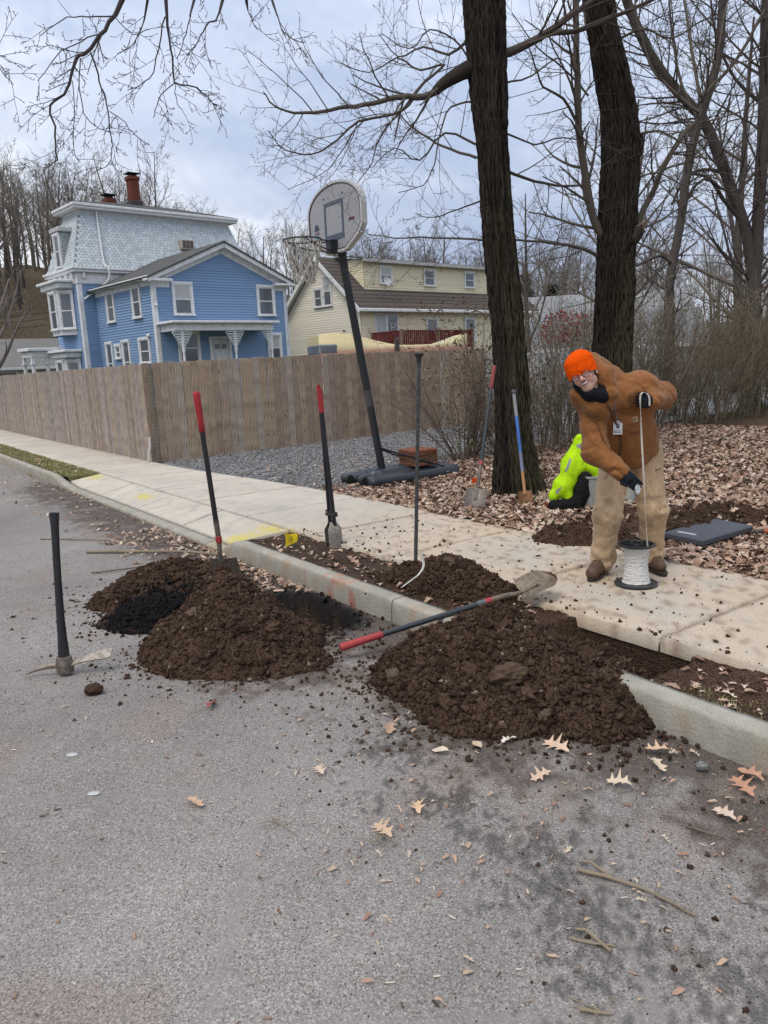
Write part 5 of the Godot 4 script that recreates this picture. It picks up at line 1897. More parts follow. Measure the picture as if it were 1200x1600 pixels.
	mb.grid(PackedVector3Array(prof), cc, 10, secs)
	mb.col = Color(0.64, 0.53, 0.30)
	for i in 8:
		mb.tri_to(prof[0], prof[i + 1], prof[i + 2] if i < 8 else prof[9], Vector3.LEFT)
	part("hull", mb.mesh(M.plastic), bt)
	mb = MB.new()
	bx(mb, Vector3(-0.34, 1.8, -0.62), Vector3(0.25, 2.12, 0.76), 0.06)
	mb.col = Color(0.02, 0.04, 0.04)
	part("window", mb.mesh(M.glass), bt)
	mb = MB.new()
	mb.col = Color(0.05, 0.05, 0.05)
	bx(mb, Vector3(1.95, 1.6, 0.72), Vector3(2.07, 2.2, 0.84), 0.01)
	for q in [Vector3(0.72, 2.3, 0.72), Vector3(0.52, 2.45, 0.3), Vector3(0.85, 2.22, 0.74)]:
		bx(mb, q, q + Vector3(0.09, 0.05, 0.05), 0.01)
	part("cleats", mb.mesh(M.plastic), bt)

func simple_house(called: String, label: String, pos: Vector3, turn: float, w: float, d: float, ey: float, ay: float, wall: Color, roof: Color, wins: Array) -> void:
	var h := thing(called, label, "house", pos)
	h.rotation.y = turn
	var mb := MB.new()
	var rise := func(y): return 0.0 if y < ey else (y - ey) / (ay - ey) * d / 2.0
	lap(mb, Vector3(-w / 2, 0, d / 2), Vector3.RIGHT, Vector3.BACK, -0.5, ey, 0.2, func(_y): return 0.0, func(_y): return w, wall)
	for sg in [-1.0, 1.0]:
		lap(mb, Vector3(sg * w / 2, 0, d / 2), Vector3.FORWARD, Vector3(sg, 0, 0), -0.5, ay - 0.05, 0.2, func(y): return rise.call(y), func(y): return d - rise.call(y), wall)
	mb.col = wall * 0.8
	bx(mb, Vector3(-w / 2 + 0.02, -0.5, -d / 2), Vector3(w / 2 - 0.02, ey, d / 2 - 0.02))
	part("wall", mb.mesh(M.siding), h)
	for sg in [-1.0, 1.0]:
		mb = MB.new()
		mb.col = roof
		panel(mb, [Vector3(-w / 2 - 0.4, ey - 0.1, sg * (d / 2 + 0.4)), Vector3(w / 2 + 0.4, ey - 0.1, sg * (d / 2 + 0.4)), Vector3(w / 2 + 0.4, ay + 0.1, 0), Vector3(-w / 2 - 0.4, ay + 0.1, 0)], Vector3(0, 1, sg * 0.5), 0.08)
		part("roof_slope", mb.mesh(M.shingle), h)
		for e in [-1.0, 1.0]:
			mb = MB.new()
			mb.col = Color(0.68, 0.68, 0.68)
			mb.bar(Vector3(e * (w / 2 + 0.42), ey - 0.2, sg * (d / 2 + 0.4)), Vector3(e * (w / 2 + 0.42), ay, 0), 0.05, 0.25)
			part("rake_board", mb.mesh(M.paint), h)
	mb = MB.new()
	mb.col = Color(0.68, 0.68, 0.68)
	bx(mb, Vector3(-w / 2 - 0.4, ey - 0.28, d / 2 + 0.36), Vector3(w / 2 + 0.4, ey - 0.1, d / 2 + 0.46), 0.01)
	part("gutter", mb.mesh(M.paint), h)
	for q in wins:
		window(h, Transform3D(Basis(), Vector3(q[0], q[1], d / 2)), q[2], q[3], Color(0.68, 0.68, 0.68), 0.3)

func far_buildings() -> void:
	simple_house("ranch_house", "low pale house with grey roof at far left edge", Vector3(-31.0, 0.4, -60.0), 0.75, 15.0, 9.0, 2.5, 4.6, Color(0.50, 0.48, 0.40), Color(0.30, 0.29, 0.27), [[-4.0, 0.8, 1.6, 1.3], [1.0, 0.8, 1.6, 1.3], [5.0, 0.8, 1.2, 1.3]])
	simple_house("white_building", "long low white building with grey roof far behind tree trunks", Vector3(13.0, 0.6, -58.0), -0.2, 18.0, 9.0, 3.0, 5.4, Color(0.60, 0.61, 0.62), Color(0.42, 0.43, 0.44), [[-5.0, 1.0, 1.2, 1.2], [2.0, 1.0, 1.2, 1.2]])
	simple_house("grey_building", "low grey roofed shed beyond the pale fence", Vector3(11.8, 0.3, -40.0), -0.3, 8.0, 6.0, 1.9, 3.4, Color(0.42, 0.42, 0.42), Color(0.30, 0.31, 0.32), [[-3.0, 0.6, 0.9, 0.9]])
	# overhead wires at far left
	for k in 3:
		var mb := MB.new()
		mb.col = Color(0.05, 0.05, 0.05)
		var a := Vector3(-60, 7.4 - k * 0.6, -75)
		var b := Vector3(-17.5, 5.7 - k * 0.35, -46)
		var pts := []
		for i in 9:
			var f := i / 8.0
			pts.append(a.lerp(b, f) - Vector3(0, 1.2 * f * (1 - f), 0))
		mb.tube(pv(pts), ramp_f(0.022, 0.022, 9), 4)
		tag(part("overhead_wire", mb.mesh(M.twig), self), ["uppermost thin wire crossing the woods at far left", "middle thin wire crossing the woods at far left", "lowest thin wire crossing the woods at far left"][k], "wire", "overhead wires")

# ---------------------------------------------------------------- trees
func bare_tree(h: float, r: float, tone: Color, o: Dictionary) -> Array:
	# [trunk mesh, crown mesh]
	var tr := MB.new()
	tr.col = tone
	var cr := MB.new()
	cr.col = tone * 1.1
	var p := Vector3(0, -0.1, 0)
	var pts := PackedVector3Array()
	var rad := PackedFloat32Array()
	var d := Vector3(rng.randf_range(-0.06, 0.06), 1, rng.randf_range(-0.06, 0.06))
	var ns := 9
	for i in ns + 1:
		pts.append(p)
		rad.append(maxf(0.02, r * (1.25 if i == 0 else 1.0) * (1.0 - 0.85 * i / ns)))
		d = (d + rv() * 0.07).normalized()
		p += d * h / ns
	tr.tube(pts, rad, 8, false)
	var limbs: int = o.limbs
	for k in limbs:
		var f: float = lerpf(o.first, 0.98, float(k) / limbs)
		var i := mini(int(f * ns), ns - 1)
		var q := pts[i].lerp(pts[i + 1], f * ns - i)
		var an := k * 2.4 + rng.randf()
		var el := rng.randf_range(0.45, 0.95)
		var dir := Vector3(cos(an) * cos(el), sin(el), sin(an) * cos(el))
		grow(cr, q, dir, h * o.reach * (1.15 - 0.75 * f) * rng.randf_range(0.8, 1.15), maxf(o.rmin * 1.5, rad[i] * 0.5), 0, o)
	return [tr.mesh(M.bark), cr.mesh(M.twig)]

func put_tree(called: String, label: String, group: String, ms: Array, pos: Vector3, turn: float, sc: float) -> void:
	var o := thing(called, label, "tree", pos, group)
	o.basis = Basis(Vector3.UP, turn).scaled(Vector3.ONE * sc)
	part("trunk", ms[0], o)
	part("crown", ms[1], o)

func far_woods() -> void:
	var o := {"seg": [5, 4, 3, 2], "taper": [0.35, 0.35, 0.4, 0.5], "wob": [0.16, 0.2, 0.22, 0.2], "up": [0.10, 0.06, 0.03, 0.0], "sides": [5, 4, 3, 3], "kids": [7, 6, 4], "from": [0.25, 0.2, 0.2], "ang": [0.75, 0.75, 0.7], "len": [0.55, 0.5, 0.5], "rad": [0.55, 0.55, 0.6], "rmin": 0.008, "limbs": 11, "first": 0.30, "reach": 0.42}
	var ms := []
	for k in 4:
		o.limbs = [11, 9, 13, 10][k]
		o.first = [0.3, 0.42, 0.25, 0.5][k]
		ms.append(bare_tree(13.0, 0.20, [Color(0.16, 0.135, 0.115), Color(0.19, 0.165, 0.145), Color(0.13, 0.11, 0.095), Color(0.17, 0.15, 0.12)][k], o))
	# individuals that stand against the sky behind the houses
	var spots := [[-6.0, -58, 0.85], [-3.2, -56, 0.72], [-0.5, -62, 0.85], [2.0, -58, 0.68], [4.5, -66, 0.9], [7.5, -60, 0.70], [10.0, -64, 0.80], [12.5, -60, 0.7], [-8.5, -62, 0.9], [15.0, -66, 0.9], [18.0, -62, 0.8], [21.0, -58, 0.8], [6.0, -72, 1.0], [-1.5, -70, 0.95]]
	for i in spots.size():
		var q: Array = spots[i]
		put_tree("bare_tree", "bare grey winter tree standing behind the two houses", "bare trees behind the houses", ms[i % 4], Vector3(q[0], 0.3, q[1]), rng.randf() * TAU, q[2])
	# nearest tree behind the left fence
	var lt := thing("bare_tree", "small forked bare tree behind the fence at left edge", "tree", Vector3(-13.7, 0.1, -28.0))
	var tr := MB.new()
	tr.col = Color(0.18, 0.155, 0.14)
	var cr := MB.new()
	cr.col = Color(0.19, 0.16, 0.145)
	tr.tube(arc_smooth([Vector3(0, 0, 0), Vector3(0.05, 1.0, 0), Vector3(0, 2.0, 0.05), Vector3(0.02, 2.9, 0)], 3), ramp_f(0.20, 0.13, 10), 9, false)
	o.limbs = 8
	for k in 9:
		var an := k * TAU / 9.0 + rng.randf() * 0.4
		grow(cr, Vector3(0.02, 1.9 + 0.11 * k, 0), Vector3(cos(an) * 0.8, rng.randf_range(0.5, 1.3), sin(an) * 0.8).normalized(), rng.randf_range(2.4, 3.6), 0.075, 0, {"seg": [5, 4, 3, 2], "taper": [0.3, 0.35, 0.4, 0.5], "wob": [0.16, 0.2, 0.2, 0.2], "up": [0.06, 0.04, 0.02, 0], "sides": [6, 4, 3, 3], "kids": [5, 4, 3], "from": [0.3, 0.3, 0.3], "ang": [0.7, 0.7, 0.7], "len": [0.5, 0.5, 0.5], "rad": [0.5, 0.5, 0.6], "rmin": 0.008})
	part("trunk", tr.mesh(M.bark), lt)
	part("crown", cr.mesh(M.twig), lt)
	# the wood on the rise: one mass
	for k in 4:
		var xt := []
		for i in 150:
			var az := deg_to_rad(rng.randf_range(-62, 34))
			var dist := rng.randf_range(80, 165)
			var x := sin(az) * dist
			var z := -cos(az) * dist
			if az > deg_to_rad(-14) and rng.randf() < 0.45:
				continue
			var sc := rng.randf_range(0.8, 1.25) * (1.0 if az < deg_to_rad(-14) else 0.7)
			var tt := Vector3(x, 0, z).dot(T)
			var s2 := Vector3(x, 0, z).dot(N)
			xt.append(Transform3D(Basis(Vector3.UP, rng.randf() * TAU).scaled(Vector3(sc, sc * rng.randf_range(0.9, 1.15), sc)), Vector3(x, ground_y(tt, s2) - 0.2, z)))
		tag(many("hillside_wood", ms[k][0], xt, [], self), "bare grey brown wood covering the hillside behind houses", "wood")
		tag(many("hillside_wood", ms[k][1], xt, [], self), "bare grey brown wood covering the hillside behind houses", "wood")
	# dark evergreens between the trunks
	var cm := MB.new()
	cm.col = Color(0.035, 0.055, 0.035)
	for i in 2600:
		var f := rng.randf()
		var yy := 0.8 + f * 8.0
		var rr := (1.0 - f) * 2.3 * sqrt(rng.randf()) + 0.1
		var an := rng.randf() * TAU
		var q := Vector3(cos(an) * rr, yy, sin(an) * rr)
		var out := Vector3(cos(an), -0.25, sin(an))
		var sd := Vector3(-sin(an), rng.randf_range(-0.3, 0.3), cos(an)) * 0.16
		cm.col = Color(0.03, 0.05, 0.032) * rng.randf_range(0.7, 1.4)
		cm.tri_to(q - sd, q + sd, q + out * rng.randf_range(0.4, 0.7), Vector3.UP)
	var conifer := cm.mesh(M.leaf)
	var tk := MB.new()
	tk.col = Color(0.07, 0.055, 0.045)
	tk.rod(Vector3(0, -0.2, 0), Vector3(0, 8.2, 0), 0.18, 0.03, 7)
	var ctrunk := tk.mesh(M.bark)
	var lab := ["dark evergreen tree just right of the near trunk, far back", "rounder dark evergreen tree far back between two trunks", "small dark evergreen far back beside the second trunk"]
	for i in 3:
		var c := thing("evergreen_tree", lab[i], "tree", [Vector3(13.6, 0.4, -72), Vector3(16.6, 0.4, -74), Vector3(19.6, 0.4, -72)][i], "far evergreens")
		c.basis = Basis(Vector3.UP, i * 1.3).scaled(Vector3(1.1, [1.0, 0.9, 0.75][i], 1.1))
		part("trunk", ctrunk, c)
		part("crown", conifer, c)

func trunk_mesh(pts: Array, rads: Array, sides: int, tone: Color, moss: Vector3, sd: float) -> ArrayMesh:
	var path := arc_smooth(pts, 24)
	var m := path.size()
	var mb := MB.new()
	var p := PackedVector3Array()
	var c := PackedColorArray()
	for i in m:
		var f := float(i) / (m - 1) * (rads.size() - 1)
		var k := mini(int(f), rads.size() - 2)
		var r: float = lerpf(rads[k], rads[k + 1], f - k)
		for j in sides + 1:
			var an := TAU * (j % sides) / sides
			var o := Vector3(cos(an), 0, -sin(an))
			var y := path[i].y
			var q := Vector3(cos(an) * 5.0, y * 0.9 + sd, sin(an) * 5.0)
			var rid := 1.0 - absf(nf.get_noise_3d(q.x * 0.8, q.y * 0.8, q.z * 0.8)) * 3.0
			var rid2 := 1.0 - absf(nf.get_noise_3d(q.x * 1.8 + 7.0, q.y * 1.8, q.z * 1.8)) * 2.4
			var lump := nf.get_noise_3d(cos(an) * 0.7, y * 0.8 + sd, sin(an) * 0.7)
			var flare := 1.0 + 0.10 * lump + smoothstep(0.8, 0.0, y) * 0.5 * nf.get_noise_2d(cos(an) * 1.4 + sd, sin(an) * 1.4)
			p.append(path[i] + o * (r * flare - 0.032 * clampf(1.0 - rid, 0.0, 1.4) - 0.013 * clampf(1.0 - rid2, 0.0, 1.2)))
			var col := tone * (1.0 + 0.3 * nf.get_noise_3d(q.x * 2.0, q.y * 0.7, q.z * 2.0) + 0.15 * lump)
			col = col.lerp(Color(0.085, 0.080, 0.045), clampf(smoothstep(-0.25, 0.65, o.dot(moss) + nf.get_noise_3d(q.x, q.y * 0.5, q.z)) * smoothstep(5.0, 0.5, y + 1.5 * lump), 0.0, 1.0) * 0.75)
			col = col.lerp(Color(0.022, 0.018, 0.016), smoothstep(0.05, 0.5, nf.get_noise_3d(cos(an) * 1.2 + 20.0, y * 0.25 + sd, sin(an) * 1.2)) * 0.6)
			c.append(col)
	# columns run round, rows run up: round x up must point out
	mb.grid(p, c, sides + 1, m)
	for i in m:
		var a := i * (sides + 1)
		var nn := (mb.n[a] + mb.n[a + sides]).normalized()
		mb.n[a] = nn
		mb.n[a + sides] = nn
	for i in mb.u.size():
		mb.u[i] = Vector2(float(i % (sides + 1)) / sides, path[i / (sides + 1)].y)
	return mb.mesh(M.bark)

func limb_set(mb: MB, data: Array, tone: Color, kids: float, len: float, o: Dictionary, sides := 7, fat := 0.6, child := 0.42) -> void:
	for L in data:
		var pts := []
		for q in L[2]:
			pts.append(Vector3(q[0], q[1], q[2]))
		var path := arc_smooth(pts, 3)
		var m := path.size()
		mb.col = tone * rng.randf_range(0.85, 1.15)
		for i in range(1, m - 1):
			path[i] += rv() * 0.008
		mb.tube(path, ramp_f(L[0] * fat, L[1], m), sides if L[0] > 0.02 else 5, false)
		var total := 0.0
		for i in m - 1:
			total += path[i].distance_to(path[i + 1])
		var count := int(total * kids)
		for k in count:
			var f := lerpf(0.12, 1.0, (k + rng.randf()) / count) * (m - 1)
			var i := mini(int(f), m - 2)
			var q := path[i].lerp(path[i + 1], f - i)
			var tn := (path[i + 1] - path[i]).normalized()
			var sd := tn.cross(rv()).normalized()
			var an := rng.randf_range(0.5, 1.15)
			mb.col = tone * rng.randf_range(0.8, 1.25)
			grow(mb, q, tn * cos(an) + sd * sin(an), len * rng.randf_range(0.45, 1.2), maxf(o.rmin, lerpf(L[0] * fat, L[1], f / (m - 1)) * child), 0, o)

func big_trees() -> void:
	var o := {"seg": [5, 3, 2], "taper": [0.35, 0.4, 0.6], "wob": [0.17, 0.2, 0.2], "up": [0.02, 0.02, 0.01], "sides": [4, 3, 3], "kids": [4, 2], "from": [0.25, 0.3], "ang": [0.75, 0.8], "len": [0.42, 0.45], "rad": [0.6, 0.7], "rmin": 0.0028}
	var a := thing("large_tree", "nearest dark furrowed tree trunk with two shovels leaning on it", "tree", Vector3(1.585, 0.1, -9.0))
	var tone := Color(0.046, 0.038, 0.032)
	var base := Vector3(1.585, 0.1, -9.0)
	part("trunk", trunk_mesh([Vector3(0, -0.1, 0), Vector3(0, 0.2, 0), Vector3(-0.02, 0.8, 0), Vector3(-0.065, 1.77, 0), Vector3(-0.15, 2.8, 0.02), Vector3(-0.21, 3.77, 0.03), Vector3(-0.26, 4.7, 0.0), Vector3(-0.275, 5.36, 0.0), Vector3(-0.30, 6.6, -0.1), Vector3(-0.2, 8.2, -0.2)], [0.36, 0.30, 0.225, 0.205, 0.190, 0.180, 0.225, 0.235, 0.20, 0.12], 128, tone, Vector3(0.9, 0, 0.4), 0.0), a)
	var mb := MB.new()
	limb_set(mb, LIMBS_A1, Color(0.10, 0.085, 0.072), 7.0, 0.8, o)
	limb_set(mb, LIMBS_A2, Color(0.085, 0.07, 0.06), 6.0, 0.9, o)
	for i in mb.v.size():
		mb.v[i] -= base
	part("branches", mb.mesh(M.twig), a)
	# swollen collar where the left limb leaves the trunk
	mb = MB.new()
	mb.col = tone * 1.25
	var c0 := PackedVector3Array()
	for q in [LIMBS_A1[0][2][0], LIMBS_A1[0][2][1], LIMBS_A1[0][2][2]]:
		c0.append(Vector3(q[0], q[1], q[2]) - base)
	c0.insert(0, Vector3(-0.23, 4.50, 0.02))
	var cs0 := arc_smooth(Array(c0), 4)
	mb.tube(cs0, pf([0.17, 0.155, 0.14, 0.12, 0.105, 0.09, 0.08, 0.072, 0.065, 0.06, 0.055, 0.05, 0.044]), 12, false)
	part("branch_collar", mb.mesh(M.bark), a)
	var b := thing("large_tree", "second dark tree trunk with broken stub rising behind the worker", "tree", Vector3(3.3, 0.1, -11.0))
	base = Vector3(3.3, 0.1, -11.0)
	part("trunk", trunk_mesh([Vector3(-0.05, -0.1, 0), Vector3(-0.04, 0.3, 0), Vector3(0, 1.56, 0), Vector3(0.05, 2.94, 0), Vector3(0.06, 3.52, 0), Vector3(0.10, 4.2, 0), Vector3(0.07, 4.75, 0), Vector3(-0.10, 5.5, 0.02), Vector3(-0.215, 6.13, 0.0), Vector3(-0.35, 7.6, 0.1), Vector3(-0.4, 9.5, 0.2)], [0.40, 0.34, 0.295, 0.275, 0.275, 0.27, 0.25, 0.225, 0.22, 0.18, 0.10], 128, tone * 0.95, Vector3(0.8, 0, 0.5), 40.0), b)
	mb = MB.new()
	limb_set(mb, LIMBS_B, Color(0.10, 0.085, 0.07), 7.0, 1.1, o)
	for i in mb.v.size():
		mb.v[i] -= base
	part("branches", mb.mesh(M.twig), b)
	mb = MB.new()
	mb.col = Color(0.085, 0.07, 0.055)
	mb.tube(pv([Vector3(0.08, 3.02, 0.05), Vector3(0.25, 3.16, 0.13), Vector3(0.33, 3.27, 0.16)]), pf([0.13, 0.10, 0.08]), 9)
	mb.col = Color(0.30, 0.23, 0.17)
	for k in 9:
		mb.rod(Vector3(0.31, 3.24, 0.16) + rv() * 0.05, Vector3(0.37, 3.37, 0.18) + rv() * 0.06, 0.014, 0.003, 5)
	part("broken_stub", mb.mesh(M.bark), b)
	mb = MB.new()
	mb.col = Color(0.05, 0.042, 0.035)
	blob(mb, 3, Transform3D(Basis.from_scale(Vector3(0.12, 0.22, 0.1)), Vector3(0.27, 4.35, 0.0)), 0.2, 9.4)
	part("burr", mb.mesh(M.bark), b)
	# leaning trees beyond the hedge
	var oc := o.duplicate()
	oc.rmin = 0.006
	oc.kids = [5, 3]
	var c := thing("bare_tree", "many stemmed bare tree beyond the hedge at right edge", "tree", Vector3(8.6, 0.2, -19.0))
	mb = MB.new()
	var main_c := []
	var main_d := []
	for i in LIMBS_C.size():
		(main_d if i in [2, 3, 5, 7] else main_c).append(LIMBS_C[i])
	for i in 3:
		var q: Array = LIMBS_C[i][2][0]
		var r0: float = LIMBS_C[i][0]
		(main_d if i == 2 else main_c).append([r0 * 1.5, r0 * 0.45, [[q[0] + 0.1, 0.1, q[2]], [q[0] + 0.06, q[1] * 0.4, q[2]], [q[0] + 0.02, q[1] * 0.8, q[2]], q]])
	limb_set(mb, main_c, Color(0.085, 0.072, 0.064), 5.0, 1.8, oc, 7, 0.45, 0.2)
	for i in mb.v.size():
		mb.v[i] -= c.position
	part("branches", mb.mesh(M.twig), c)
	var d := thing("bare_tree", "slim crooked bare tree beyond the hedge right of second trunk", "tree", Vector3(4.9, 0.2, -18.0))
	mb = MB.new()
	limb_set(mb, main_d, Color(0.085, 0.072, 0.064), 5.0, 1.7, oc, 7, 0.45, 0.2)
	for i in mb.v.size():
		mb.v[i] -= d.position
	part("branches", mb.mesh(M.twig), d)
	# more crowns farther back on the right
	var of := {"seg": [5, 4, 3, 2], "taper": [0.35, 0.35, 0.4, 0.5], "wob": [0.16, 0.2, 0.22, 0.2], "up": [0.08, 0.05, 0.03, 0.0], "sides": [5, 4, 3, 3], "kids": [6, 5, 3], "from": [0.25, 0.2, 0.2], "ang": [0.7, 0.7, 0.7], "len": [0.55, 0.5, 0.5], "rad": [0.55, 0.55, 0.6], "rmin": 0.007, "limbs": 11, "first": 0.25, "reach": 0.45}
	var ms := [bare_tree(10.0, 0.17, Color(0.15, 0.125, 0.11), of), bare_tree(11.0, 0.19, Color(0.14, 0.12, 0.10), of)]
	var spots := [[8.2, -27, 0.9], [11.5, -25, 1.0], [13.6, -29, 1.0], [10.4, -33, 1.05], [15.8, -27, 0.95], [6.6, -34, 0.75]]
	for i in spots.size():
		put_tree("bare_tree", "bare winter tree in the thicket beyond the hedge at right", "bare trees beyond the hedge", ms[i % 2], Vector3(spots[i][0], 0.25, spots[i][1]), rng.randf() * TAU, spots[i][2])

func overhang() -> void:
	var o := {"seg": [4, 3, 2], "taper": [0.5, 0.6, 0.7], "wob": [0.17, 0.22, 0.25], "up": [-0.03, 0.02, 0.0], "sides": [3, 3, 3], "kids": [4, 2], "from": [0.2, 0.35], "ang": [0.8, 0.8], "len": [0.42, 0.4], "rad": [0.75, 0.8], "rmin": 0.0026}
	var t := thing("overhanging_oak", "bare oak boughs hanging into the sky at upper left", "tree", Vector3(-10.0, 0.0, -5.6))
	var mb := MB.new()
	limb_set(mb, OVERHANG, Color(0.085, 0.070, 0.072), 9.0, 0.36, o, 6)
	# boughs carry on out of view to the trunk across the road
	for L in OVERHANG:
		var q := Vector3(L[2][0][0], L[2][0][1], L[2][0][2])
		var q2 := Vector3(L[2][1][0], L[2][1][1], L[2][1][2])
		if q.y < 4.42:
			continue
		var on := q + (q - q2).normalized() * 0.35
		mb.tube(arc_smooth([q2, q, on, on + Vector3(-0.5, 0.55, 0.05), Vector3(-3.0, 6.0, -6.3), Vector3(-4.6, 6.4, -6.1)], 4), ramp_f(L[0] * 0.55, 0.05, 21), 6, false)
	mb.tube(arc_smooth([Vector3(-4.6, 6.4, -6.1), Vector3(-6.6, 6.6, -5.9), Vector3(-8.6, 5.6, -5.7), Vector3(-10.0, 4.4, -5.6)], 4), ramp_f(0.10, 0.2, 13), 9, false)
	for i in mb.v.size():
		mb.v[i] -= t.position
	part("boughs", mb.mesh(M.twig), t)
	part("trunk", trunk_mesh([Vector3(0, -0.1, 0), Vector3(0, 0.4, 0), Vector3(0.05, 2.0, 0), Vector3(0, 4.4, 0), Vector3(0, 7.5, 0), Vector3(0.1, 10, 0)], [0.5, 0.42, 0.34, 0.32, 0.22, 0.1], 40, Color(0.075, 0.06, 0.05), Vector3(0, 0, -1), 70.0), t)

func shrub_mesh(stems: int, h: float, spread: float, tone: Color, o: Dictionary) -> ArrayMesh:
	var mb := MB.new()
	for k in stems:
		var an := rng.randf() * TAU
		var rr := sqrt(rng.randf()) * spread * 0.35
		var lean := rng.randf_range(0.05, 0.5)
		mb.col = tone * rng.randf_range(0.7, 1.4)
		grow(mb, Vector3(cos(an) * rr, -0.05, sin(an) * rr), Vector3(cos(an) * lean, 1.0, sin(an) * lean).normalized(), h * rng.randf_range(0.7, 1.1), rng.randf_range(0.007, 0.018), 0, o)
	return mb.mesh(M.twig)

func leaf_shape(kind: int, curl: float) -> MB:
	# pin-oak or plain leaf, about 1 long (0..1 along z), folded and curled
	var mb := MB.new()
	var out: Array
	if kind == 0:
		out = [[0.02, 0.0], [0.05, 0.06], [0.20, 0.10], [0.30, 0.30], [0.36, 0.10], [0.46, 0.09], [0.60, 0.40], [0.62, 0.12], [0.72, 0.09], [0.86, 0.28], [0.86, 0.08], [1.0, 0.0]]
	elif kind == 1:
		out = [[0.02, 0.0], [0.08, 0.10], [0.22, 0.09], [0.34, 0.26], [0.42, 0.12], [0.52, 0.14], [0.66, 0.30], [0.74, 0.10], [0.88, 0.16], [1.0, 0.0]]
	else:
		out = [[0.0, 0.0], [0.15, 0.16], [0.4, 0.24], [0.7, 0.17], [1.0, 0.0]]
	var pos := func(z: float, x: float) -> Vector3:
		return Vector3(x, curl * (0.9 * x * x + 0.35 * sin(z * 5.0 + x * 3.0) * 0.35 + 0.28 * (z - 0.5) * (z - 0.5)) + absf(x) * 0.18, z - 0.5)
	for sg in [-1.0, 1.0]:
		for i in out.size() - 1:
			var a: Array = out[i]
			var b: Array = out[i + 1]
			var m0: Vector3 = pos.call(a[0], 0.0)
			var m1: Vector3 = pos.call(b[0], 0.0)
			var e0: Vector3 = pos.call(a[0], a[1] * sg)
			var e1: Vector3 = pos.call(b[0], b[1] * sg)
			if a[1] > 0.0:
				mb.tri_to(m0, e0, e1, Vector3.UP)
			if b[1] > 0.0 or a[1] > 0.0:
				mb.tri_to(m0, e1, m1, Vector3.UP)
	# stalk
	mb.tube(pv([Vector3(0, 0.03, -0.75), Vector3(0, 0.02, -0.5)]), pf([0.012, 0.012]), 3, false)
	return mb

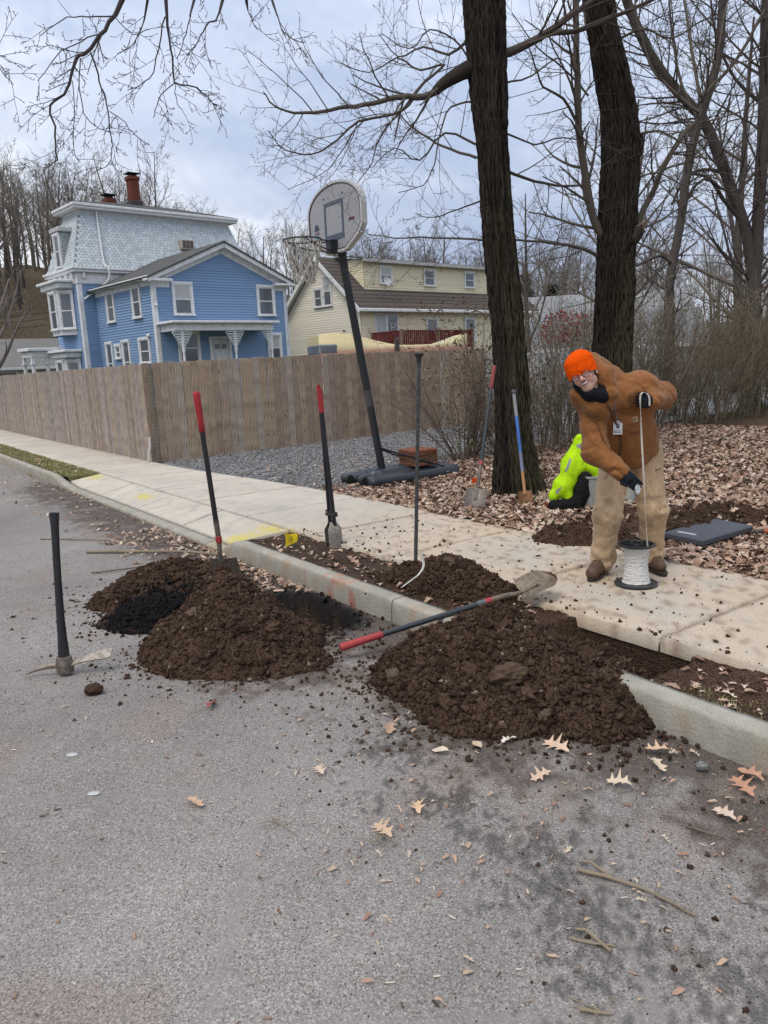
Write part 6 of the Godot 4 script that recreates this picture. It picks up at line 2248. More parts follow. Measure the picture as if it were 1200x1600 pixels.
func shrubs() -> void:
	var o := {"seg": [6, 4, 3], "taper": [0.3, 0.4, 0.6], "wob": [0.17, 0.24, 0.28], "up": [0.02, 0.05, 0.02], "sides": [4, 3, 3], "kids": [9, 5], "from": [0.12, 0.2], "ang": [0.75, 0.8], "len": [0.36, 0.45], "rad": [0.55, 0.65], "rmin": 0.0028}
	var ms := []
	for k in 4:
		ms.append(shrub_mesh([20, 17, 22, 18][k], [2.5, 2.8, 2.3, 2.6][k], 1.1, [Color(0.19, 0.155, 0.115), Color(0.165, 0.14, 0.105), Color(0.22, 0.175, 0.125), Color(0.155, 0.14, 0.095)][k], o))
	# few clinging leaves, shared by every shrub
	var lv := MB.new()
	for i in 420:
		var an := rng.randf() * TAU
		var y := rng.randf_range(0.5, 2.5)
		var r := sqrt(rng.randf()) * (0.3 + 0.3 * y)
		lv.col = Color(0.13, 0.085, 0.05).lerp(Color(0.14, 0.14, 0.05), rng.randf()) * rng.randf_range(0.6, 1.2)
		var c := Vector3(cos(an) * r, y, sin(an) * r)
		var b := rot_any()
		var z := rng.randf_range(0.014, 0.03)
		lv.tri_to(c - b.x * z * 0.5, c + b.x * z * 0.5, c + b.y * z * 1.6, b.z)
	var leaves := lv.mesh(M.leaf)
	var i := 0
	var rows := [[8.95, 9.4, 20.0, 0.85], [10.0, 10.6, 22.0, 1.2]]
	for r in rows:
		var s: float = r[1]
		while s < r[2]:
			var t: float = r[0] + rng.randf_range(-0.3, 0.3) + 0.25 * sin(s)
			var sc := rng.randf_range(0.85, 1.12) * lerpf(0.82, 1.12, smoothstep(9.5, 13.0, s))
			var h := thing("hedge_shrub", "leafless twiggy brown shrub in the hedge behind the worker" if r[0] < 9.5 else "leafless shrub in the back row of the hedge", "shrub", at(t, s, yard_y(t, s)), "shrubs of the bare hedge")
			h.basis = Basis(Vector3.UP, rng.randf() * TAU).scaled(Vector3(sc, sc, sc))
			part("stems", ms[i % 4], h)
			part("leaves", leaves, h)
			i += 1
			s += r[3] * rng.randf_range(0.8, 1.2)
	# leafier bush left of the near trunk
	for q in [[9.35, 8.25, 1.0, "leafy twiggy bush standing left of the nearest trunk"], [8.9, 8.75, 0.72, "smaller twiggy bush right beside the nearest trunk"]]:
		var h := thing("bush", q[3], "shrub", at(q[0], q[1], yard_y(q[0], q[1])))
		var mb := MB.new()
		for k in 30:
			var an := rng.randf() * TAU
			var lean := rng.randf_range(0.1, 0.75)
			mb.col = Color(0.17, 0.13, 0.10) * rng.randf_range(0.7, 1.3)
			grow(mb, Vector3(cos(an) * 0.15, -0.03, sin(an) * 0.15), Vector3(cos(an) * lean, 1, sin(an) * lean).normalized(), 2.3 * q[2] * rng.randf_range(0.6, 1.1), 0.011, 0, o)
		part("stems", mb.mesh(M.twig), h)
		var lm := MB.new()
		for k in 900:
			var an := rng.randf() * TAU
			var y: float = pow(rng.randf(), 0.7) * 2.5 * q[2]
			var rr := sqrt(rng.randf()) * (0.25 + 0.38 * y)
			lm.col = Color(0.17, 0.19, 0.06).lerp(Color(0.10, 0.045, 0.035), clampf(y / (2.2 * q[2]) + rng.randf_range(-0.5, 0.4), 0.0, 1.0)) * rng.randf_range(0.6, 1.3)
			var c := Vector3(cos(an) * rr, y, sin(an) * rr)
			var b := rot_any()
			var z := rng.randf_range(0.018, 0.042)
			lm.tri_to(c - b.x * z * 0.45, c + b.x * z * 0.45, c + b.y * z, b.z)
			lm.tri_to(c - b.x * z * 0.45, c + b.x * z * 0.45, c - b.y * z, b.z)
		part("leaves", lm.mesh(M.leaf), h)
	# red shrub far back
	var rs := thing("red_shrub", "red leaved shrub in the distance between the two trunks", "shrub", Vector3(8.2, 1.6, -34.0))
	var mb2 := MB.new()
	var lm2 := MB.new()
	for k in 10:
		var an := k * 0.63
		mb2.col = Color(0.12, 0.09, 0.08)
		mb2.rod(Vector3(cos(an) * 0.1, -1.4, sin(an) * 0.1), Vector3(cos(an) * 0.6, 1.6, sin(an) * 0.6), 0.025, 0.01, 4)
	for k in 1900:
		var c := rv() * Vector3(1.15, 0.8, 0.9) + Vector3(0, 1.3, 0)
		if nf.get_noise_3d(c.x * 1.6, c.y * 1.6, c.z * 1.6) < -0.08:
			continue
		if ((c - Vector3(0, 1.3, 0)) / Vector3(1.15, 0.8, 0.9)).length() > 1.0:
			continue
		lm2.col = Color(0.30, 0.035, 0.05) * rng.randf_range(0.5, 1.5)
		var b := rot_any()
		lm2.tri_to(c - b.x * 0.07, c + b.x * 0.07, c + b.y * 0.14, b.z)
	part("stems", mb2.mesh(M.twig), rs)
	part("leaves", lm2.mesh(M.leaf), rs)

# ---------------------------------------------------------------- basketball hoop
func hoop() -> void:
	var h := thing("basketball_hoop", "portable basketball hoop with grey backboard and leaning black pole", "basketball hoop", Vector3(0.02, 0.15, -10.5))
	h.basis = Basis(-T, Vector3.UP, -N)        # x along the board, z out towards the street
	var blk := Color(0.018, 0.020, 0.026)
	var mb := MB.new()
	mb.col = blk
	var foot := Vector3(0, 0.02, 0)
	var top := Vector3(0, 3.02, 0.50)
	mb.rod(foot, top, 0.052, 0.052, 14)
	part("pole", mb.mesh(M.plastic), h)
	mb = MB.new()
	mb.col = Color(0.07, 0.07, 0.072)
	mb.lathe([Vector2(0.0535, 0.0), Vector2(0.0535, 0.22)], 14, Transform3D(Basis(Vector3.RIGHT, 0.178), foot.lerp(top, 0.34)))
	part("label_band", mb.mesh(M.plastic), h)
	# backboard outline: arched top, cut lower corners
	var bc := Vector3(0, 3.42, 0.58)
	var ol := []
	for k in 19:
		var a := PI * k / 18.0
		ol.append(Vector2(cos(a) * 0.61, 0.07 + pow(sin(a), 0.95) * 0.33))
	ol.append(Vector2(-0.61, -0.16))
	ol.append(Vector2(-0.54, -0.25))
	ol.append(Vector2(-0.24, -0.41))
	ol.append(Vector2(0.24, -0.41))
	ol.append(Vector2(0.54, -0.25))
	ol.append(Vector2(0.61, -0.16))
	mb = MB.new()
	mb.col = Color(0.36, 0.355, 0.37)
	var cn := Vector3(0, 0.02, 0)
	for i in ol.size():
		var p: Vector2 = ol[i]
		var q: Vector2 = ol[(i + 1) % ol.size()]
		var P := bc + Vector3(p.x, p.y, 0)
		var Q := bc + Vector3(q.x, q.y, 0)
		mb.tri_to(bc, P, Q, Vector3.BACK)
		mb.tri_to(bc + Vector3(0, 0, -0.03), P + Vector3(0, 0, -0.03), Q + Vector3(0, 0, -0.03), Vector3.FORWARD)
	var board := part("backboard", mb.mesh(M.plastic), h)
	mb = MB.new()
	var ring := PackedVector3Array()
	for i in ol.size() + 1:
		var p: Vector2 = ol[i % ol.size()]
		ring.append(bc + Vector3(p.x, p.y, -0.018))
	mb.col = Color(0.60, 0.59, 0.57)
	for i in ol.size():
		var a := ring[i]
		var b := ring[i + 1]
		var out := ((a + b) * 0.5 - bc - Vector3(0, 0, -0.018)).normalized()
		var o1 := out * 0.022
		mb.quad_to(a + o1 + Vector3(0, 0, 0.028), b + o1 + Vector3(0, 0, 0.028), b + o1 - Vector3(0, 0, 0.05), a + o1 - Vector3(0, 0, 0.05), out)
		mb.quad_to(a - o1 * 0.4 + Vector3(0, 0, 0.028), b - o1 * 0.4 + Vector3(0, 0, 0.028), b + o1 + Vector3(0, 0, 0.028), a + o1 + Vector3(0, 0, 0.028), Vector3.BACK)
		mb.quad_to(a - o1 * 0.4 - Vector3(0, 0, 0.05), b - o1 * 0.4 - Vector3(0, 0, 0.05), b + o1 - Vector3(0, 0, 0.05), a + o1 - Vector3(0, 0, 0.05), Vector3.FORWARD)
	part("rim_edge", mb.mesh(M.plastic), board)
	mb = MB.new()
	mb.col = Color(0.055, 0.03, 0.035)
	for i in ol.size():
		var a := ring[i].lerp(bc, 0.035)
		var b := ring[i + 1].lerp(bc, 0.035)
		a.z = bc.z + 0.003
		b.z = bc.z + 0.003
		mb.bar(a, b, 0.004, 0.016, ((a + b) * 0.5 - bc).normalized())
	part("border_line", mb.mesh(M.plastic), board)
	mb = MB.new()
	mb.col = Color(0.075, 0.095, 0.14)
	for e in [[Vector3(-0.20, 0.17, 0), Vector3(0.20, 0.17, 0), 0.04], [Vector3(-0.20, -0.24, 0), Vector3(0.20, -0.24, 0), 0.065]]:
		mb.box(Transform3D(Basis(), bc + (e[0] + e[1]) * 0.5 + Vector3(0, 0, 0.004)), Vector3(0.44, e[2], 0.006))
	for x in [-0.203, 0.203]:
		mb.box(Transform3D(Basis(), bc + Vector3(x, -0.03, 0.004)), Vector3(0.034, 0.355, 0.006))
	part("target_square", mb.mesh(M.plastic), board)
	# printed marks: dark arch with bars under it at the left, small red lettering at the right
	mb = MB.new()
	var lx := 0.42
	mb.col = Color(0.04, 0.045, 0.09)
	for k in 8:
		var a0 := PI * k / 8.0
		var a1 := PI * (k + 1) / 8.0
		var c0 := bc + Vector3(-lx, -0.10, 0.006)
		mb.tri_to(c0, c0 + Vector3(cos(a0) * 0.055, sin(a0) * 0.075, 0), c0 + Vector3(cos(a1) * 0.055, sin(a1) * 0.075, 0), Vector3.BACK)
	mb.col = Color(0.22, 0.12, 0.20)
	mb.box(Transform3D(Basis(), bc + Vector3(-lx, -0.135, 0.004)), Vector3(0.10, 0.028, 0.004))
	mb.col = Color(0.16, 0.30, 0.33)
	mb.box(Transform3D(Basis(), bc + Vector3(-lx, -0.185, 0.004)), Vector3(0.09, 0.05, 0.004))
	part("printed_logo", mb.mesh(M.plastic), board)
	# the red word is too worn to read: its strokes stand as they do on the board
	mb = MB.new()
	mb.col = Color(0.17, 0.022, 0.028)
	for q in [[-0.052, 0.0, 0.030, 0.007, 0.0], [-0.052, -0.024, 0.030, 0.007, 0.0], [-0.052, -0.012, 0.032, 0.007, 0.7], [-0.022, -0.012, 0.007, 0.03, 0.0], [-0.004, -0.012, 0.007, 0.03, 0.0], [0.012, -0.012, 0.007, 0.03, 0.3], [0.028, -0.012, 0.007, 0.03, 0.0], [0.046, 0.0, 0.020, 0.007, 0.0], [0.046, -0.024, 0.020, 0.007, 0.0], [0.041, -0.012, 0.007, 0.03, 0.0]]:
		mb.box(Transform3D(Basis(Vector3.BACK, q[4]), bc + Vector3(0.40 + q[0], -0.07 + q[1], 0.004)), Vector3(q[2], q[3], 0.004))
	part("printed_word", mb.mesh(M.plastic), board)
	for q in [Vector2(-0.22, 0.25), Vector2(0.22, 0.25)]:
		mb = MB.new()
		mb.col = Color(0.05, 0.05, 0.05)
		mb.lathe([Vector2(0.012, 0.0), Vector2(0.010, 0.008), Vector2(0.0005, 0.01)], 8, Transform3D(Basis(Vector3.RIGHT, PI / 2), bc + Vector3(q.x, q.y, 0.0)))
		part("bolt", mb.mesh(M.plastic), board)
	# brackets behind the board
	mb = MB.new()
	mb.col = blk
	for x in [-0.08, 0.08]:
		mb.bar(top + Vector3(x * 0.7, -0.02, 0), bc + Vector3(x, -0.30, -0.03), 0.02, 0.05)
		mb.bar(top + Vector3(x * 0.7, -0.25, -0.04), bc + Vector3(x, 0.20, -0.03), 0.02, 0.04)
	mb.box(Transform3D(Basis(), bc + Vector3(0, -0.36, 0.05)), Vector3(0.12, 0.17, 0.12), 0.01)
	part("bracket", mb.mesh(M.plastic), h)
	# ring, braces and net
	mb = MB.new()
	mb.col = Color(0.035, 0.03, 0.035)
	var rc := bc + Vector3(0, -0.30, 0.12 + 0.36)
	var pts := PackedVector3Array()
	for k in 33:
		var a := TAU * k / 32
		pts.append(rc + Vector3(cos(a) * 0.235, 0, sin(a) * 0.235))
	mb.tube(pts, ramp_f(0.010, 0.010, 33), 7, false)
	for x in [-1.0, 1.0]:
		mb.tube(arc_smooth([bc + Vector3(x * 0.05, -0.42, 0.09), rc + Vector3(x * 0.16, -0.075, -0.12), rc + Vector3(x * 0.215, -0.012, 0.07)], 4), ramp_f(0.008, 0.008, 9), 6)
		mb.rod(bc + Vector3(x * 0.05, -0.30, 0.09), rc + Vector3(x * 0.10, 0, -0.21), 0.009, 0.009, 6)
	part("ring", mb.mesh(M.plastic), h)
	mb = MB.new()
	mb.col = Color(0.55, 0.52, 0.46)
	var rings := [[0.235, -0.01], [0.215, -0.13], [0.19, -0.24], [0.155, -0.34], [0.13, -0.43], [0.125, -0.51]]
	for i in rings.size() - 1:
		for k in 12:
			for sg in [0.0, 1.0]:
				var a0: float = TAU * (k + 0.5 * (i % 2)) / 12
				var a1: float = TAU * (k + 0.5 * (i % 2) + (0.5 if sg > 0 else -0.5)) / 12
				var p0 := rc + Vector3(cos(a0) * rings[i][0], rings[i][1], sin(a0) * rings[i][0])
				var p1 := rc + Vector3(cos(a1) * rings[i + 1][0], rings[i + 1][1], sin(a1) * rings[i + 1][0])
				mb.tube(pv([p0, (p0 + p1) * 0.5 + rv() * 0.008, p1]), pf([0.008, 0.008, 0.010]), 4, false)
	part("net", mb.mesh(M.cloth), h)
	# weighted base
	mb = MB.new()
	mb.col = Color(0.030, 0.034, 0.040)
	net(mb, [[Vector3(-0.34, 0.06, 0.40), Vector3(-0.34, 0.06, -0.95), 0.075, 0.085], [Vector3(0.34, 0.06, 0.40), Vector3(0.34, 0.06, -0.95), 0.075, 0.085], [Vector3(-0.2, 0.06, 0.36), Vector3(-0.2, 0.07, -0.95), 0.07, 0.085], [Vector3(0.2, 0.06, 0.36), Vector3(0.2, 0.07, -0.95), 0.07, 0.085], [Vector3(0, 0.06, 0.36), Vector3(0, 0.07, -0.95), 0.07, 0.085], [Vector3(-0.34, 0.05, -0.95), Vector3(0.34, 0.05, -0.95), 0.08, 0.08], [Vector3(-0.14, 0.14, 0.14), Vector3(-0.12, 0.14, -0.30), 0.045, 0.05], [Vector3(0.14, 0.14, 0.14), Vector3(0.12, 0.14, -0.30), 0.045, 0.05], [Vector3(0.0, 0.14, 0.16), Vector3(0.0, 0.14, -0.32), 0.05, 0.055], [Vector3(0.27, 0.17, 0.3), Vector3(0.27, 0.18, -0.8), -0.04, -0.04], [Vector3(-0.27, 0.17, 0.3), Vector3(-0.27, 0.18, -0.8), -0.04, -0.04]], 0.02, 0.09)
	var bs := part("base", mb.mesh(M.plastic), h)
	for x in [-0.17, 0.17]:
		mb = MB.new()
		mb.col = Color(0.02, 0.02, 0.022)
		mb.lathe([Vector2(0.001, -0.03), Vector2(0.06, -0.03), Vector2(0.065, -0.02), Vector2(0.065, 0.02), Vector2(0.06, 0.03), Vector2(0.001, 0.03)], 14, Transform3D(Basis(Vector3.BACK, PI / 2), Vector3(x, 0.065, 0.45)))
		part("wheel", mb.mesh(M.rubber), bs)
	for x in [-1.0, 1.0]:
		mb = MB.new()
		mb.col = blk
		mb.rod(foot.lerp(top, 0.15) + Vector3(x * 0.05, 0, 0), Vector3(x * 0.30, 0.13, -0.85), 0.013, 0.013, 8)
		part("brace", mb.mesh(M.plastic), h)
	# pavers stacked on the base
	var names := ["topmost square terracotta paver on the hoop base stack", "second terracotta paver from the top of the hoop base stack", "third terracotta paver from the top of the hoop base stack", "fourth terracotta paver from the top of the hoop base stack", "bottom terracotta paver of the stack on the hoop base"]
	for k in 5:
		mb = MB.new()
		mb.col = [Color(0.40, 0.16, 0.095), Color(0.30, 0.13, 0.085), Color(0.27, 0.15, 0.09), Color(0.24, 0.135, 0.085), Color(0.33, 0.14, 0.085)][k]
		mb.box(Transform3D(), Vector3(0.40, 0.044, 0.40), 0.007)
		var pvr := part("paver", mb.mesh(M.brick), self, Transform3D(Basis(-T, Vector3.UP, -N) * Basis(Vector3.UP, rng.randf_range(-0.07, 0.07)), h.position + h.basis * Vector3(rng.randf_range(-0.012, 0.012) + 0.02, 0.166 + 0.023 + (4 - k) * 0.0455, -0.60 + rng.randf_range(-0.01, 0.01))))
		tag(pvr, names[k], "paver", "stacked terracotta pavers")

# ---------------------------------------------------------------- digging tools
func plate(mb: MB, nu: int, nv: int, f: Callable, thick: float) -> void:
	var p := PackedVector3Array()
	for j in nv:
		for i in nu:
			p.append(f.call(float(i) / (nu - 1) * 2.0 - 1.0, float(j) / (nv - 1)))
	var b := mb.v.size()
	mb.grid(p, PackedColorArray(), nu, nv)
	var q := PackedVector3Array()
	for j in nv:
		for i in nu:
			var k := j * nu + (nu - 1 - i)
			q.append(p[k] - mb.n[b + k] * thick)
	mb.grid(q, PackedColorArray(), nu, nv)
	for j in nv - 1:
		for i in [0, nu - 1]:
			mb.quad_to(p[j * nu + i], p[(j + 1) * nu + i], q[(j + 1) * nu + nu - 1 - i], q[j * nu + nu - 1 - i], Vector3(-1 if i == 0 else 1, 0, 0))
	for i in nu - 1:
		for j in [0, nv - 1]:
			mb.quad_to(p[j * nu + i], p[j * nu + i + 1], q[j * nu + nu - 2 - i], q[j * nu + nu - 1 - i], Vector3(0, -1 if j == 0 else 1, 0))

func aim(from: Vector3, to: Vector3, face: Vector3) -> Transform3D:
	var y := (to - from).normalized()
	var x := y.cross(face).normalized()
	return Transform3D(Basis(x, y, x.cross(y)), from)

func shovel(label: String, tip: Vector3, top: Vector3, face: Vector3, square: bool, gripc: Color, shaftc: Color, steel: Color, bands: Array) -> Node3D:
	var L := tip.distance_to(top)
	var o := thing("shovel", label, "shovel", tip, "long handled shovels")
	o.transform = aim(tip, top, face)
	var mb := MB.new()
	mb.col = steel
	var w := 0.235 if square else 0.215
	plate(mb, 13, 13, func(u, v):
		var ww: float = w * (0.5 if square else 0.5 * sqrt(clampf(v * 3.2, 0.0, 1.0)) * lerpf(0.85, 1.0, smoothstep(0.0, 0.5, v)))
		ww *= lerpf(1.0, 0.93, v)
		var z: float = 0.035 * u * u + 0.02 * sin(v * 2.6) - 0.035 * v
		return Vector3(u * ww, v * 0.285 + (0.0 if square else 0.02 * (1 - v) * u * u), z + 0.01), 0.0025)
	part("blade", mb.mesh(M.steel), o)
	mb = MB.new()
	mb.col = steel * 0.9
	mb.tube(arc_smooth([Vector3(0, 0.16, 0.016), Vector3(0, 0.26, -0.006), Vector3(0, 0.33, -0.012), Vector3(0, 0.42, 0.0), Vector3(0, 0.56, 0.0)], 4), ramp_f(0.012, 0.021, 17), 10)
	part("socket", mb.mesh(M.steel), o)
	mb = MB.new()
	mb.col = shaftc
	mb.rod(Vector3(0, 0.54, 0), Vector3(0, L - 0.27, 0), 0.0185, 0.0175, 12)
	part("shaft", mb.mesh(M.plastic), o)
	for b in bands:
		mb = MB.new()
		mb.col = b[2]
		mb.lathe([Vector2(0.0205, 0), Vector2(0.0225, 0.004), Vector2(0.0225, b[1] - 0.004), Vector2(0.0205, b[1])], 12, Transform3D(Basis(), Vector3(0, b[0], 0)))
		part("collar", mb.mesh(M.plastic), o)
	mb = MB.new()
	mb.col = gripc
	mb.lathe([Vector2(0.018, L - 0.28), Vector2(0.0225, L - 0.275), Vector2(0.021, L - 0.2), Vector2(0.0235, L - 0.08), Vector2(0.025, L - 0.02), Vector2(0.021, L - 0.004), Vector2(0.001, L)], 14, Transform3D(), true)
	part("grip", mb.mesh(M.rubber), o)
	return o

func tools() -> void:
	var red := Color(0.38, 0.028, 0.035)
	var blk := Color(0.018, 0.018, 0.02)
	var dirty := Color(0.20, 0.165, 0.135)
	shovel("red gripped black shovel standing upright in the left heap", Vector3(-1.155, 0.14, -5.34), Vector3(-1.238, 1.605, -5.30), Vector3(0.35, 0, -1), true, red, blk, dirty, [[0.40, 0.05, red]])
	shovel("red gripped shovel lying across the kerb and right heap", Vector3(1.14, 0.255, -4.97), Vector3(-0.30, 0.085, -4.34), Vector3(0.2, 1.0, 0.25), false, Color(0.42, 0.06, 0.06), Color(0.035, 0.04, 0.045), Color(0.28, 0.22, 0.16), [[0.52, 0.05, red], [0.57, 0.06, Color(0.10, 0.11, 0.12)]])
	shovel("shovel with faded red grip leaning on left side of near trunk", Vector3(0.965, 0.10, -8.12), Vector3(1.305, 1.66, -8.72), Vector3(-0.25, 0.1, 1), true, Color(0.26, 0.06, 0.055), Color(0.022, 0.03, 0.032), Color(0.23, 0.195, 0.165), [[0.55, 0.05, Color(0.36, 0.05, 0.06)]])
	# blue handled spade against the trunk
	var tip := Vector3(1.565, 0.08, -8.28)
	var top := Vector3(1.512, 1.385, -8.70)
	var o := thing("spade", "blue painted wooden handled spade leaning against the near trunk", "spade", tip)
	o.transform = aim(tip, top, Vector3(0, 0.1, 1))
	var mb := MB.new()
	mb.col = Color(0.30, 0.15, 0.075)
	plate(mb, 9, 9, func(u, v): return Vector3(u * 0.085 * lerpf(1.0, 0.85, v), v * 0.22, 0.02 * u * u), 0.003)
	part("blade", mb.mesh(M.steel), o)
	var hand := [[0.18, 0.44, 0.017, Color(0.46, 0.25, 0.11)], [0.44, 0.66, 0.0175, Color(0.20, 0.22, 0.33)], [0.66, 1.06, 0.018, Color(0.055, 0.15, 0.46)], [1.06, 1.32, 0.0185, Color(0.26, 0.255, 0.26)]]
	for q in hand:
		mb = MB.new()
		mb.col = q[3]
		mb.rod(Vector3(0, q[0], 0), Vector3(0, q[1] + 0.001, 0), q[2], q[2] + 0.0004, 12)
		part("handle", mb.mesh(M.paint), o)
	mb = MB.new()
	mb.col = Color(0.12, 0.12, 0.13)
	mb.lathe([Vector2(0.02, 1.32), Vector2(0.028, 1.33), Vector2(0.028, 1.365), Vector2(0.001, 1.37)], 12, Transform3D())
	part("cap", mb.mesh(M.steel), o)
	# post hole digger
	tip = Vector3(-0.466, 0.08, -6.86)
	top = Vector3(-0.515, 1.575, -6.80)
	o = thing("post_hole_digger", "post hole digger with red grips standing in the verge soil", "digger", tip)
	o.transform = aim(tip, top, Vector3(-0.80, 0, 0.6))
	for sg in [-1.0, 1.0]:
		mb = MB.new()
		mb.col = Color(0.32, 0.29, 0.25)
		plate(mb, 9, 9, func(u, v):
			var a: float = u * 1.15
			var rr := 0.078
			var taper: float = lerpf(1.0, 0.45, smoothstep(0.72, 1.0, v))
			return Vector3(sg * rr * cos(a) * taper * 0.9, v * 0.27, sg * -rr * sin(a) * taper), 0.003 * -1.0)
		part("clam_blade", mb.mesh(M.dull_metal), o)
		mb = MB.new()
		mb.col = blk
		mb.tube(pv([Vector3(sg * 0.036, 0.22, 0), Vector3(sg * 0.033, 0.4, 0), Vector3(sg * 0.021, 1.0, sg * 0.004), Vector3(sg * 0.019, 1.27, sg * 0.006)]), pf([0.019, 0.018, 0.0165, 0.0165]), 11)
		part("handle", mb.mesh(M.plastic), o)
		mb = MB.new()
		mb.col = red
		mb.tube(pv([Vector3(sg * 0.019, 1.26, sg * 0.006), Vector3(sg * 0.019, 1.46, sg * 0.006), Vector3(sg * 0.019, 1.50 if sg < 0 else 1.46, sg * 0.006)]), pf([0.0195, 0.0195, 0.015]), 12)
		part("grip", mb.mesh(M.rubber), o)
	mb = MB.new()
	mb.col = Color(0.05, 0.05, 0.05)
	mb.box(Transform3D(Basis(), Vector3(0, 0.335, 0)), Vector3(0.145, 0.03, 0.05), 0.006)
	mb.rod(Vector3(-0.085, 0.36, 0), Vector3(0.085, 0.36, 0), 0.011, 0.011, 8)
	part("hinge", mb.mesh(M.dull_metal), o)
	# tamping bar
	tip = Vector3(0.215, 0.06, -5.71)
	top = Vector3(0.308, 1.795, -5.70)
	o = thing("digging_bar", "tall thin dark steel digging bar standing in the verge", "digging bar", tip)
	o.transform = aim(tip, top, Vector3(0, 0, 1))
	var L := tip.distance_to(top)
	mb = MB.new()
	mb.col = Color(0.085, 0.085, 0.082)
	mb.tube(pv([Vector3(0, 0, 0), Vector3(0, 0.25, 0), Vector3(0, L - 0.06, 0)]), pf([0.0125, 0.0145, 0.0145]), 9)
	part("shaft", mb.mesh(M.dull_metal), o)
	mb = MB.new()
	mb.col = Color(0.05, 0.05, 0.05)
	mb.lathe([Vector2(0.0145, L - 0.075), Vector2(0.022, L - 0.03), Vector2(0.034, L - 0.014), Vector2(0.034, L - 0.002), Vector2(0.001, L)], 14, Transform3D())
	part("tamping_head", mb.mesh(M.dull_metal), o)
	# pick mattock standing on its head
	var c := Vector3(-1.935, 0.065, -4.33)
	o = thing("pick_mattock", "pick mattock standing on its head on the road, black handle up", "mattock", c)
	mb = MB.new()
	mb.col = Color(0.026, 0.027, 0.03)
	mb.tube(arc_smooth([Vector3(0.0, -0.02, 0), Vector3(0.005, 0.12, 0), Vector3(0.012, 0.3, 0), Vector3(0.03, 0.6, 0), Vector3(0.048, 0.84, 0), Vector3(0.052, 0.905, 0), Vector3(0.053, 0.915, 0)], 3), pf([0.034, 0.033, 0.032, 0.030, 0.026, 0.025, 0.023, 0.022, 0.021, 0.021, 0.021, 0.022, 0.023, 0.026, 0.028, 0.029, 0.028, 0.020, 0.008]), 12)
	part("handle", mb.mesh(M.plastic), o)
	mb = MB.new()
	mb.col = Color(0.23, 0.19, 0.155)
	mb.lathe([Vector2(0.030, -0.05), Vector2(0.048, -0.045), Vector2(0.050, 0.0), Vector2(0.042, 0.05), Vector2(0.034, 0.055)], 12, Transform3D(Basis.from_scale(Vector3(1.05, 1, 0.85)), Vector3.ZERO))
	part("eye", mb.mesh(M.steel), o)
	mb = MB.new()
	mb.col = Color(0.30, 0.25, 0.205)
	mb.tube(arc_smooth([Vector3(-0.03, 0.0, 0), Vector3(-0.10, -0.005, 0.005), Vector3(-0.17, -0.022, 0.01), Vector3(-0.235, -0.048, 0.01)], 4), ramp_f(0.024, 0.004, 13), 8)
	part("pick_point", mb.mesh(M.steel), o)
	mb = MB.new()
	mb.col = Color(0.46, 0.40, 0.33)
	plate(mb, 7, 9, func(u, v):
		var ww := lerpf(0.020, 0.040, smoothstep(0.1, 0.9, v)) * lerpf(1.0, 0.82, smoothstep(0.9, 1.0, v))
		return Vector3(0.04 + v * 0.23, 0.0 + 0.07 * v - 0.03 * v * v, -0.04 * v) + Vector3(-0.1 * u * ww, 0.42 * u * ww, -0.9 * u * ww), 0.009)
	part("adze_blade", mb.mesh(M.steel), o)

# ---------------------------------------------------------------- the worker
func field(caps: Array, k: float, p: Vector3) -> float:
	var f := 1.0
	for q in caps:
		var ab: Vector3 = q[1] - q[0]
		var h := clampf((p - q[0]).dot(ab) / maxf(ab.length_squared(), 1e-9), 0.0, 1.0)
		var d := p.distance_to(q[0] + ab * h) - lerpf(q[2], q[3], h)
		var hh := maxf(k - absf(f - d), 0.0)
		f = minf(f, d) - hh * hh * 0.25 / k
	return f

func touch(caps: Array, k: float, p: Vector3, dir: Vector3) -> Vector3:
	for i in 60:
		var d := field(caps, k, p)
		if d < 0.001:
			break
		p += dir * d * 0.9
	return p

func ribbon(mb: MB, pts: PackedVector3Array, w: Vector3, width: float, thick: float) -> void:
	for i in pts.size() - 1:
		var a := pts[i]
		var b := pts[i + 1]
		var n1 := (b - a).cross(w).normalized() * thick
		var s := w.normalized() * width * 0.5
		mb.quad_to(a - s + n1, a + s + n1, b + s + n1, b - s + n1, n1)
		mb.quad_to(a - s - n1, a + s - n1, b + s - n1, b - s - n1, -n1)
		mb.quad_to(a - s + n1, b - s + n1, b - s - n1, a - s - n1, -s)
		mb.quad_to(a + s + n1, b + s + n1, b + s - n1, a + s - n1, s)

